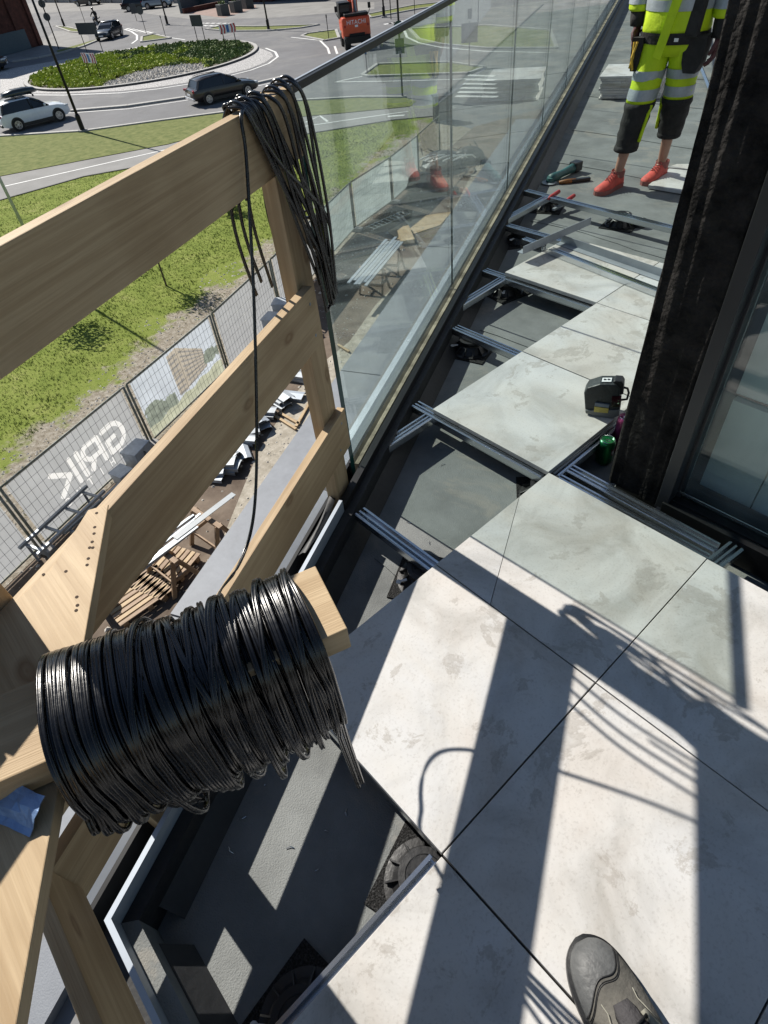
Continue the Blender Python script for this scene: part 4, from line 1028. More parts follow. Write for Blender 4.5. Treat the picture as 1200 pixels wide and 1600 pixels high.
signpost(*(-32.881,30.0537), 5.4, 'dark pole with a round sign and a box, seen through the first glass pane', [('disc', 3.55, .33, DKGREEN), ('panel', 2.65, (.55, .75), DKGREEN)], r_=.06)
signpost(*(-41.2135,34.3305), 1.5, 'short blue post at the tip of the grass island behind glass', [('panel', 1.35, (.14, .3), BLUE)], cat='post')
signpost(*(-35.0944,38.93), 2.6, 'square dark sign back on a thin pole seen through the second pane', [('panel', 1.95, (1.15, 1.1), SIGNB), ('panel', 3.0, (.3, .55), SIGNB)])
signpost(*(-48.2889,54.9594), 4.0, 'dark post on the grass seen through the second glass pane', [('panel', 3.6, (.1, .3), SIGNB)], cat='post', r_=.05)
signpost(*(-61.1181,55.3156), 4.2, 'slim dark post right of the grass strip lamp', [('panel', 3.9, (.1, .3), SIGNB)], cat='post', r_=.05)
def board_sign(a, b, z0, z1, label, chev):
    a = Vector((*a, GZ)); b = Vector((*b, GZ)); d = (b - a).normalized(); nrm = Vector((-d.y, d.x, 0))
    if nrm.dot(cam.location - a) < 0: nrm = -nrm
    t = thing('chevron_sign' if chev else 'direction_sign', label, 'road sign', tuple((a + b) / 2))
    for p in (a, b): MB().tube([p - Vector((0, 0, .1)), p + Vector((0, 0, z1))], .04, 8).build('post', BLACKM, t)
    e = d * .25; A = a - e; B = b + e
    m = MB(); m.beam((A + B) / 2 - (B - A) / 2 + nrm * .06 + Vector((0, 0, (z0 + z1) / 2)), (A + B) / 2 + (B - A) / 2 + nrm * .06 + Vector((0, 0, (z0 + z1) / 2)), .03, z1 - z0); m.build('panel', WHITE if chev else SIGNB, t)
    if chev:
        L = (B - A).length; H = z1 - z0
        def quad(u0, u1, v0, v1, mm, nm, sh):
            P = lambda u, v: A + d * (u * L) + nrm * .079 + Vector((0, 0, z0 + v * H))
            m = MB(); m.add([P(u0, 0), P(u1, 0), P(u1 + sh, .5), P(u0 + sh, .5)], [(0, 1, 2, 3)]); m.add([P(u0 + sh, .5), P(u1 + sh, .5), P(u1, 1), P(u0, 1)], [(0, 1, 2, 3)]); m.build(nm, mm, t)
        for u in (.04, .22, .68, .86): quad(u, u + .09, 0, 1, RED, 'chevron', .055)
        P = lambda u, v: A + d * (u * L) + nrm * .080 + Vector((0, 0, z0 + v * H))
        m = MB(); m.add([P(.42, .1), P(.58, .1), P(.58, .9), P(.42, .9)], [(0, 1, 2, 3)]); m.build('blue_field', BLUE, t)
board_sign((-65.3385,22.5265), (-63.889,22.8147), 1.35, 2.05, 'red and white chevron sign with blue middle on the near side of the roundabout', True)
board_sign((-64.892,36.4246), (-64.5525,37.4957), 1.35, 2.05, 'red and white chevron sign with blue middle at the right end of the roundabout', True)
board_sign((-83.7905,29.7323), (-81.1391,30.4909), 1.7, 2.7, 'wide dark direction sign back in front of the blue car', False)
board_sign((-71.4319,37.0356), (-70.3173,37.3248), 1.7, 2.6, 'dark direction sign back at the far edge of the roundabout', False)
# pale post rising past the left edge
x, y = (-24.1861,3.4411)
t = thing('flag_pole', 'pale grey pole standing on the lawn at the left edge behind the top board', 'pole', (x, y, GZ))
MB().tube([(x, y, GZ - .1), (x, y, GZ + 7.5)], [.06, .04], 10).build('pole', GREYPOLE, t, smooth=True); MB().lathe([(.06, 0), (.075, .05), (0, .12)], 10, c=(x, y, GZ + 7.5)).build('cap', GREYPOLE, t)
# planters, low walls, utility cabinet
for p, lab in (((-93.6754,53.8334), 'nearest of three dark cube planters on the reddish paving'), ((-94.387,56.4013), 'middle one of three dark cube planters on the paving'), ((-96.1761,59.5313), 'farthest of three dark cube planters beside the brick front')):
    t = thing('planter', lab, 'planter', (*p, GZ), group='dark cube planters')
    MB().box((*p, GZ + .6), (1.3, 1.3, 1.2)).build('tub', SIGNB, t, bevel=.03)
    m = MB(); leaf_cloud(m, (*p, GZ + 1.35), .5, .3, 60, .12, rg); m.build('plant', LEAF, t)
x, y = (-26.4041,26.9677)
t = thing('utility_cabinet', 'grey utility cabinet beside the path, seen through the glass', 'cabinet', (x, y, GZ))
MB().box((x, y, GZ + .62), (.5, .95, 1.15), rz=R(-28)).build('case', SIGNB, t, bevel=.02); MB().box((x, y, GZ + 1.22), (.6, 1.05, .06), rz=R(-28)).build('lid', SIGNB, t); MB().box((x, y, GZ + .03), (.52, .97, .1), rz=R(-28)).build('plinth', CONC, t)
def wall(name, a, b, th, h, mm, lab, cat='wall', cap=True):
    a = Vector((*a, GZ)); b = Vector((*b, GZ)); t = thing(name, lab, cat, tuple((a + b) / 2)); up = Vector((0, 0, h / 2))
    MB().beam(a + up, b + up, th, h).build('wall_body', mm, t)
    if cap: MB().beam(a + Vector((0, 0, h + .04)), b + Vector((0, 0, h + .04)), th + .1, .08).build('coping', mm, t)
wall('low_wall', (-106.1537,54.0181), (-113.2491,61.2235), .4, 2.2, TEALW, 'teal grey low wall turning off the reddish paving')
wall('low_wall', (-113.2491,61.2235), (-106.859,62.8949), .4, 2.2, TEALW, 'teal grey low wall along the back of the reddish paving')
wall('low_wall', (-105.2303,53.8378), (-105.9565,60.8038), .35, .5, BRICK, 'dark brick kerb wall before the reddish paving')

# --- brick hall at the left and the long dark front across the street
def hall(name, lab, a, b, depth, h, mm, nwin, plinth=None, away=True):
    a = Vector((*a, GZ)); b = Vector((*b, GZ)); d = (b - a); L = d.length; d.normalize(); nrm = Vector((-d.y, d.x, 0))
    if nrm.dot(cam.location - a) > 0: nrm = -nrm
    t = thing(name, lab, 'building', tuple(a))
    c = (a + b) / 2 + nrm * depth / 2; yaw = math.atan2(d.y, d.x)
    MB().box(c + Vector((0, 0, h / 2)), (L, depth, h), rz=yaw).build('wall', mm, t)
    MB().box(c + Vector((0, 0, h + .15)), (L + .5, depth + .5, .3), rz=yaw).build('roof', SIGNB, t)
    for k in range(nwin + 1):
        p = a + d * (L * k / nwin); MB().box(p - nrm * .12 + Vector((0, 0, h / 2)), (.6, .3, h - .02), rz=yaw).build('pilaster', mm, t)
    for k in range(nwin):
        p = a + d * (L * (k + .5) / nwin) - nrm * .02
        f = MB().box(p + Vector((0, 0, h * .55)), (L / nwin * .5, .1, h * .4), rz=yaw).build('window', FRAME, t)
        MB().box(p - nrm * .055 + Vector((0, 0, h * .55)), (L / nwin * .46, .02, h * .37), rz=yaw).build('pane', CARGLASS, f)
    if plinth:
        MB().box((a + b) / 2 + d * L * plinth[0] - nrm * .14 + Vector((0, 0, plinth[2] / 2)), (L * plinth[1], .28, plinth[2]), rz=yaw).build('plinth', TEALW, t)
    return t
hall('brick_hall', 'dark red brick building in the top left corner with teal plinth', (-95.0004,18.372), (-100.6074,30.3191), 26, 14, BRICK, 5, plinth=(-.06, .86, 1.9))
hall('concrete_hall', 'long grey walled building behind the parked cars at the top', (-180.5391,60.187), (-122.3026,62.6341), 20, 11, CONC, 9)
hall('brick_shop', 'dark brick front behind the planters at the top', (-107.9114,62.8309), (-99.0808,65.7752), 20, 10, BRICK, 4)
hall('dark_hall', 'long dark front behind the excavator, its shade on the street', (-105.8526,66.7334), (-65.4852,71.331), 30, 12, SIGNB, 8)


# ================================================================== VEHICLES
TYRE = mat('tyre rubber', (0.012, 0.012, 0.012), 0.8, var=.2)
RIM = mat('alloy wheel', (0.55, 0.56, 0.58), 0.3, 0.9, var=.05)
CHROME = mat('bright trim', (0.7, 0.7, 0.72), 0.2, 1.0, var=.03)
LAMPG = mat('clear lamp lens', (0.6, 0.63, 0.66), 0.12, var=.03)
LAMPR = mat('red lamp lens', (0.35, 0.015, 0.02), 0.2, var=.05)
def paint(nm, c, metal=0.3): return mat(nm, c, 0.28, metal, var=.04, coat=0.6)
def car(label, loc, yaw, col, kind, group, sc=1.07):
    """x forward; profile stations carry lower body, belt line and roof"""
    t = thing('parked_car' if 'parked' in label else 'car', label, 'car', org=False, group=group)
    Ln, Wd, H, belt, hood = dict(suv=(4.5, 1.86, 1.62, 1.02, 1.02), wagon=(4.75, 1.84, 1.47, .93, .90), hatch=(4.3, 1.80, 1.5, .95, .95))[kind]
    hl, hw = Ln / 2, Wd / 2
    # lower body lofted along x: half width, underside, shoulder height
    st = [(-hl, .78, .42, .72), (-hl + .06, .90, .34, .86), (-hl + .35, .97, .26, belt), (-.9, 1.0, .24, belt + .01), (.2, 1.0, .24, belt - .01), (hl - 1.35, .99, .24, belt - .02), (hl - .75, .96, .25, hood - .06), (hl - .30, .90, .28, hood - .16), (hl - .07, .80, .36, hood - .27), (hl, .70, .42, hood - .40)]
    rings = []
    for (x, k, z0, z1) in st:
        w_ = hw * k; prof = [(-w_ * .93, z0), (-w_, z0 + (z1 - z0) * .30), (-w_, z0 + (z1 - z0) * .70), (-w_ * .955, z1 - .035), (-w_ * .80, z1), (0, z1 + .025)]
        ring = prof + [(-a, b) for a, b in prof[-2::-1]]
        rings.append([Vector((x, a, b)) for a, b in ring])
    b = MB(); b.loft(rings); body = b.build('body', col, t, smooth=True)
    e = body.modifiers.new('crisp', 'EDGE_SPLIT'); e.split_angle = R(42)
    # glasshouse (dark) and roof skin
    rear = dict(suv=-hl + .22, wagon=-hl + .30, hatch=-hl + .3)[kind]; front = hl - 1.30
    gs = [(rear, belt - .02, .86), (rear + .28, H - .13, .80), (rear + .8, H - .05, .79), (-.1, H - .035, .79), (front - .95, H - .09, .78), (front - .35, (H + belt) / 2, .83), (front + .05, belt - .03, .88)]
    rr = []
    for (x, z, k) in gs:
        w_ = hw * k; wb = hw * .95; zb = belt - .03
        rr.append([Vector((x, -wb, zb)), Vector((x, -w_, z - .05 if z > zb + .1 else z)), Vector((x, -w_ * .9, z)), Vector((x, w_ * .9, z)), Vector((x, w_, z - .05 if z > zb + .1 else z)), Vector((x, wb, zb))])
    g = MB(); g.loft(rr); g.build('glasshouse', CARGLASS, t)
    rf = MB(); rs = [(rear + .22, H - .15), (rear + .45, H - .085), (rear + .85, H - .035), (-.1, H - .018), (front - .92, H - .078)]
    vs = []
    for (x, z) in rs:
        w_ = hw * .79; vs += [Vector((x, -w_, z - .055)), Vector((x, -w_ * .9, z)), Vector((x, 0, z + .02)), Vector((x, w_ * .9, z)), Vector((x, w_, z - .055))]
    rf.add(vs, [(5 * i + j, 5 * i + j + 1, 5 * i + 6 + j, 5 * i + 5 + j) for i in range(4) for j in range(4)]); rf.build('roof', col, t, smooth=True)
    for s_ in (-1, 1):   # pillars
        p = MB()
        p.beam((front - .93, s_ * hw * .785, H - .12), (front + .04, s_ * hw * .925, belt - .01), .05, .03); p.beam((rear + .26, s_ * hw * .80, H - .16), (rear + .05, s_ * hw * .91, belt), .16, .03)
        p.beam((-.15, s_ * hw * .80, H - .08), (-.12, s_ * hw * .955, belt), .07, .02); p.build('pillar', col if kind != 'suv' else BLACKM, t)
        MB().box((front - .25, s_ * (hw + .09), belt + .07), (.12, .20, .13)).build('mirror', col, t, bevel=.03)
        m = MB(); m.box((hl - .22, s_ * hw * .68, hood - .25), (.24, .40, .11), rz=-s_ * .45); m.build('headlight', LAMPG, t, bevel=.02)
        m = MB(); m.box((-hl + .09, s_ * hw * .74, belt - .10), (.12, .36, .13), rz=s_ * .30); m.build('tail_light', LAMPR, t, bevel=.02)
        MB().tube([(rear + .5, s_ * hw * .70, H - .02), (rear + .9, s_ * hw * .70, H + .025), (front - 1.1, s_ * hw * .70, H - .01)], .016, 6).build('roof_rail', BLACKM, t)
        m = MB(); m.box((-.05, s_ * (hw - .005), .30), (2.0, .05, .16)); m.build('side_skirt', BLACKP, t)
    m = MB(); m.box((hl - .06, 0, .47), (.14, 1.15, .20)); m.build('grille', BLACKP, t, bevel=.03)
    m = MB(); m.box((hl + .02, 0, .46), (.015, .52, .11)); m.build('licence_plate', WHITE, t)
    m = MB(); m.box((-hl - .01, 0, .62), (.015, .52, .11)); m.build('licence_plate', WHITE, t)
    m = MB(); m.box((-hl + .02, 0, .40), (.16, 1.5, .16)); m.build('rear_bumper', CHROME if kind == 'wagon' else BLACKP, t, bevel=.04)
    wb = Ln * .29; wr = .345 if kind == 'suv' else .33
    for sx in (-1, 1):
        for s_ in (-1, 1):
            cx, cy = sx * wb + (.05 if sx > 0 else -.02), s_ * (hw - .075)
            m = MB(); m.lathe([(wr * 1.16, -.02), (wr * 1.16, .135)], 22, c=(cx, s_ * (hw - .125), wr + .02), axis=(0, s_, 0)); m.build('wheel_arch', BLACKP, t)
            wv = MB(); wv.lathe([(wr * .62, -.10), (wr * .95, -.10), (wr, -.07), (wr, .07), (wr * .95, .105), (wr * .66, .11), (wr * .62, .08)], 24, c=(cx, cy, wr), axis=(0, s_, 0)); wh = wv.build('wheel', TYRE, t)
            rm = MB(); c = Vector((cx, cy + s_ * .085, wr))
            rm.lathe([(wr * .66, .0), (wr * .66, .035), (wr * .58, .035), (wr * .56, .0)], 24, c=c, axis=(0, s_, 0)); rm.lathe([(.06, 0), (.055, .03), (0, .035)], 12, c=c, axis=(0, s_, 0))
            for k in range(10):
                a = k * math.pi / 5 + (.12 if k % 2 else -.12); d = Vector((math.cos(a), 0, math.sin(a))); rm.beam(c + d * .04 + Vector((0, s_ * .018, 0)), c + d * wr * .60 + Vector((0, s_ * .018, 0)), .03, .02, up=(0, s_, 0))
            rm.build('rim', RIM, wh)
    t.location = (*loc, GZ - .010); t.rotation_euler = (0, 0, yaw); t.scale = (sc, sc, sc)
    return t
def aim(a, b): return math.atan2(b[1] - a[1], b[0] - a[0])
WH = paint('white car paint', (0.80, 0.83, 0.85), 0.0); BK = paint('dark brown car paint', (0.018, 0.014, 0.012)); BL_ = paint('dark blue car paint', (0.03, 0.045, 0.06)); GR_ = paint('light blue car paint', (0.30, 0.40, 0.48)); BK2 = paint('black car paint', (0.012, 0.013, 0.016))
G_ = 'cars on the roundabout and its approaches'
c1 = car('white crossover with a black roof box, at the left edge', (-53.05, 13.1), R(88), WH, 'suv', G_)
bx = MB(); rg2 = []
for (x, k, z0, z1) in ((-1.25, .35, 1.74, 1.84), (-1.15, .8, 1.72, 1.96), (-.5, 1, 1.70, 2.06), (.3, 1, 1.70, 2.05), (.8, .8, 1.72, 1.98), (1.0, .35, 1.75, 1.84)):
    w_ = .42 * k; rg2.append([Vector((x - .15, a * w_, z)) for a, z in ((-1, (z0 + z1) / 2), (-.9, z0), (.9, z0), (1, (z0 + z1) / 2), (.8, z1 - .02), (0, z1), (-.8, z1 - .02))])
bx.loft(rg2)
ob = bx.build('roof_box', paint('roof box plastic', (0.02, 0.03, 0.033), 0), c1, smooth=True)
for x in (-.75, .35): m = MB(); m.box((x, 0, 1.665), (.07, 1.2, .05)); [m.box((x, y, 1.615), (.09, .06, .12)) for y in (-.55, .55)]; m.build('roof_bar', BLACKP, c1)
car('dark brown estate car driving past the near side of the roundabout', (-45.6, 24.3), R(82), BK, 'wagon', G_)
car('dark blue car coming towards the roundabout from the far road', (-93.6, 36.9), R(-48), BL_, 'hatch', G_, 1.12)
car('black car cut off by the left edge below the brick hall', (-86.2, 19.0), R(62), BK2, 'suv', G_, 1.2)
pa = 'cars parked in front of the grey hall'
car('black parked car in front of the grey hall, left of the light blue one', (-124.0349,55.8561), R(58), BK2, 'wagon', pa, 1.2)
car('light blue parked car behind the black one at the top', (-121.2693,58.0464), R(40), GR_, 'hatch', pa, 1.2)
car('dark parked car half out of the top edge above the motorcyclist', (-152.3384,58.5714), R(20), BK2, 'suv', pa, 1.25)

# --- motorcycle and rider
mx_, my_ = (-107.778,41.3747)
t = thing('motorcycle', 'dark motorcycle following the blue car', 'motorcycle', (mx_, my_, GZ))
hd = Vector((math.cos(R(-48)), math.sin(R(-48)), 0)); sdv = Vector((-hd.y, hd.x, 0))
MS = 1.25
def mp(a, b, z): return Vector((mx_, my_, GZ)) + (hd * a + sdv * b + Vector((0, 0, z))) * MS
for a in (-.72, .72):
    wv = MB(); wv.lathe([(.22, -.06), (.32, -.06), (.34, 0), (.32, .06), (.22, .06)], 18, c=mp(a, 0, .33), axis=tuple(sdv)); wh = wv.build('wheel', TYRE, t)
    rm = MB(); rm.lathe([(.23, -.02), (.23, .02), (.05, .03), (0, .03)], 14, c=mp(a, 0, .33), axis=tuple(sdv)); rm.build('rim', STEEL, wh)
m = MB(); m.tube([mp(.72, 0, .33), mp(.5, 0, .9), mp(.42, 0, 1.05)], .04, 8); m.tube([mp(-.72, 0, .33), mp(-.2, 0, .45), mp(.3, 0, .8)], .05, 8); m.build('frame', BLACKM, t)
m = MB(); m.loft([[mp(a, s_ * w_, z) for s_, z in ((-1, z0), (-1, z1), (1, z1), (1, z0))] for a, w_, z0, z1 in ((.45, .10, .75, .95), (.2, .17, .7, 1.02), (-.1, .14, .65, .9), (-.2, .12, .6, .85))]); m.build('tank', BK2, t)
m = MB(); m.loft([[mp(a, s_ * .15, z) for s_, z in ((-1, z0), (-1, z1), (1, z1), (1, z0))] for a, z0, z1 in ((-.1, .78, .84), (-.5, .78, .86), (-.85, .84, .96))]); m.build('seat', BLACKP, t)
m = MB(); m.tube([mp(.30, -.38, 1.10), mp(.42, 0, 1.06), mp(.30, .38, 1.10)], .022, 8); m.build('handlebar', BLACKM, t)
m = MB(); m.lathe([(.11, 0), (.09, .06), (0, .08)], 14, c=mp(.52, 0, .92), axis=tuple(hd)); m.build('headlight', LAMPG, t)
m = MB(); m.box(mp(.05, 0, .42), (.5 * MS, .32 * MS, .35 * MS), rz=R(-48)); m.build('engine', STEEL, t, bevel=.03)
def skin_body(name, joints, edges, radii, m_, parent, sub=2):
    me = bpy.data.meshes.new(name); org = Vector(ORG.get(parent.name, (0, 0, 0))) if parent else Vector((0, 0, 0))
    me.from_pydata([tuple(Vector(j) - org) for j in joints], edges, [])
    o = bpy.data.objects.new(name, me); COL.objects.link(o)
    if parent: o.parent = parent; ORG[o.name] = tuple(org)
    s_ = o.modifiers.new('skin', 'SKIN'); s_.use_smooth_shade = True; s_.branch_smoothing = .4
    for i, r_ in enumerate(radii):
        d = me.skin_vertices[0].data[i]; d.radius = r_ if isinstance(r_, tuple) else (r_, r_); d.use_root = (i == 0)
    b = o.modifiers.new('sub', 'SUBSURF'); b.levels = sub; b.render_levels = sub
    me.materials.append(m_)
    return o
DKCL = mat('dark riding clothes', (0.02, 0.022, 0.025), 0.7, var=.3)
SKIN = mat('skin', (0.42, 0.24, 0.17), 0.5, var=.1, scale=20)
t = thing('person', 'rider in dark clothes and helmet on the motorcycle', 'person', (mx_, my_, GZ))
J = [mp(-.28, 0, .92), mp(-.25, 0, 1.12), mp(-.12, 0, 1.40), mp(-.05, 0, 1.52), mp(0, 0, 1.62), mp(.03, 0, 1.74),
     mp(-.1, .2, 1.42), mp(.08, .34, 1.22), mp(.28, .34, 1.12), mp(-.1, -.2, 1.42), mp(.08, -.34, 1.22), mp(.28, -.34, 1.12),
     mp(-.25, .12, .9), mp(.2, .22, .85), mp(.0, .2, .45), mp(.12, .2, .38), mp(-.25, -.12, .9), mp(.2, -.22, .85), mp(.0, -.2, .45), mp(.12, -.2, .38)]
skin_body('body', J, [(0, 1), (1, 2), (2, 3), (3, 4), (4, 5), (2, 6), (6, 7), (7, 8), (2, 9), (9, 10), (10, 11), (0, 12), (12, 13), (13, 14), (14, 15), (0, 16), (16, 17), (17, 18), (18, 19)],
          [.2, .19, .21, .1, .08, .12, .1, .08, .055, .1, .08, .055, .12, .1, .08, .07, .12, .1, .08, .07], DKCL, t)
m = MB(); m.lathe([(0, -.17), (.11, -.14), (.16, -.03), (.16, .06), (.11, .14), (0, .17)], 16, c=mp(.04, 0, 1.74)); m.build('helmet', BK2, t, smooth=True)

# --- wheeled excavator seen from behind
ORANGE = mat('excavator orange red paint', (0.62, 0.075, 0.02), 0.4, var=.10, scale=3, coat=.3)
EX, EY = (-51.633,42.172)
exd = (Vector((EX, EY, 0)) - Vector((cam.location.x, cam.location.y, 0))).normalized(); eyaw = math.atan2(exd.y, exd.x) + R(8)
t = thing('excavator', 'orange red wheeled excavator with raised boom seen from behind', 'excavator', org=False)
m = MB(); m.prism([(-1.35, -1.30), (-1.35, 1.30), (-1.0, 1.38), (-.2, 1.38), (-.2, -1.38), (-1.0, -1.38)], .80, 2.40)
cw = m.build('counterweight', ORANGE, t, bevel=.16)
m = MB(); m.box((.6, 0, 1.75), (1.7, 2.6, .95)); m.build('upper_frame', ORANGE, t, bevel=.05)
m = MB(); m.box((-.55, -.1, 2.51), (1.3, 2.3, .22)); m.build('engine_cover', BLACKM, t, bevel=.06)
m = MB(); m.prism([(.0, .30), (1.7, .30), (1.7, 1.35), (.0, 1.35)], 2.2, 3.3); cab = m.build('cab', BLACKM, t, bevel=.08)
m = MB(); m.box((-.02, .82, 2.95), (.03, .85, .5)); m.build('cab_window', CARGLASS, cab)
m = MB(); m.box((.85, .82, 3.33), (1.75, 1.12, .08)); m.build('cab_roof', BLACKM, cab, bevel=.03)
m = MB(); m.beam((.9, -.35, 1.9), (1.3, -.35, 5.2), .45, .6, up=(1, 0, 0)); m.beam((1.3, -.35, 5.1), (2.9, -.35, 6.4), .42, .5, up=(1, 0, 0)); m.build('boom', ORANGE, t, bevel=.04)
m = MB(); m.beam((2.8, -.35, 6.4), (4.6, -.35, 3.0), .35, .4, up=(1, 0, 0)); st_ = m.build('stick', ORANGE, t, bevel=.04)
m = MB(); m.tube([(.6, -.35, 2.6), (1.0, -.35, 4.6)], .11, 10); m.build('cylinder', STEEL, t)
m = MB(); m.prism([(4.3, -.85), (5.2, -.85), (5.2, .15), (4.3, .15)], 2.2, 2.95); m.build('bucket', BLACKM, t, bevel=.05)
m = MB(); m.box((.1, 0, .95), (3.2, 1.5, .5)); m.build('chassis', BLACKM, t, bevel=.05)
m = MB(); m.box((-1.75, 0, .75), (.12, 2.3, .5)); m.build('dozer_blade', BLACKM, t, bevel=.02)
for x in (-1.1, 1.5):
    for s_ in (-1, 1):
        wv = MB(); wv.lathe([(.28, -.30), (.5, -.28), (.55, -.2), (.55, .2), (.5, .28), (.28, .30), (.22, .22), (0, .22)], 20, c=(x, s_ * 1.0, .55), axis=(0, s_, 0)); wv.build('wheel', TYRE, t)
for s_ in (-1, 1):
    m = MB(); m.tube([(.3, s_ * 1.38, 2.2), (.25, s_ * 1.62, 2.6), (.25, s_ * 1.65, 3.1)], .03, 6); m.box((.22, s_ * 1.62, 2.95), (.08, .26, .42)); m.build('mirror', BLACKM, t)
    MB().lathe([(.10, 0), (.10, .03), (0, .03)], 12, c=(-1.36, s_ * 1.12, 1.75), axis=(-1, 0, 0)).build('tail_light', LAMPR, t)
MB().box((-1.36, .0, 1.72), (.02, .3, .16)).build('licence_plate', WHITE, t)
Mt = Matrix.Translation((-1.366, 0, 2.0)) @ Matrix(((0, 0, -1, 0), (-1, 0, 0, 0), (0, 1, 0, 0), (0, 0, 0, 1)))
flat_text('lettering', 'HITACHI', .46, WHITE, t, Mt, 1.05, .004)
t.location = (EX, EY, GZ - .012); t.rotation_euler = (0, 0, eyaw); t.scale = (.92, .92, .94)

# ================================================================== BUILDING SITE BELOW
FENCE = mat('mossy galvanised tube', (0.33, 0.34, 0.32), 0.7, 0.2, scale=7, col2=(0.16, 0.17, 0.11), bump=.3)
WIRE = mat('dark fence wire', (0.22, 0.225, 0.23), 0.6, 0.2, var=.1)
BAN = cloth('grey banner cloth', (0.40, 0.41, 0.425), .6, var=.06, scale=1.5)
LETT = cloth('white banner lettering', (0.90, 0.90, 0.90), .5, var=.03)
SKYP = cloth('pale blue printed sky', (0.56, 0.61, 0.68), .6, var=.14, scale=1.0)
GREENP = cloth('printed foliage', (0.30, 0.34, 0.29), .5, var=.25, scale=6)
TANP = cloth('printed facade', (0.52, 0.47, 0.40), .5, var=.1, scale=3)
DARKP = cloth('printed windows', (0.33, 0.32, 0.31), .5, var=.1)
YELP = cloth('printed pale meadow', (0.58, 0.60, 0.46), .5, var=.2, scale=3)
FADED = cloth('faded banner print', (0.54, 0.55, 0.55), .5)
TRANSB = cloth('pale sheeting', (0.42, 0.46, 0.46), .6, var=.15, scale=1.0)
FP = [(-7.55, -8.2), (-9.05, -5.05), (-10.52, -1.81), (-11.97, 1.48), (-13.38, 4.58), (-14.95, 7.55), (-16.6, 10.5), (-18.26, 13.49), (-19.2, 16.40), (-20.45, 19.2), (-21.9, 22.1)]
FH = 1.72
labs = ['fence panel cut off by the lower left corner of the view', 'grey bannered fence panel at the left edge, next to the lettered one', 'grey bannered fence panel with large white mirrored lettering', 'fence panel with a printed picture of a tower block', 'grey bannered fence panel beyond the tower block print', 'fence panel hidden behind the post with the cable hank', 'fence panel just right of the guardrail post', 'pale sheeted fence panel nearest behind the first glass pane', 'pale sheeted fence panel behind the glass, second of the glazed ones', 'bare wire fence panel where the red shoes mirror in the glass', 'farthest wire fence panel behind the glass']
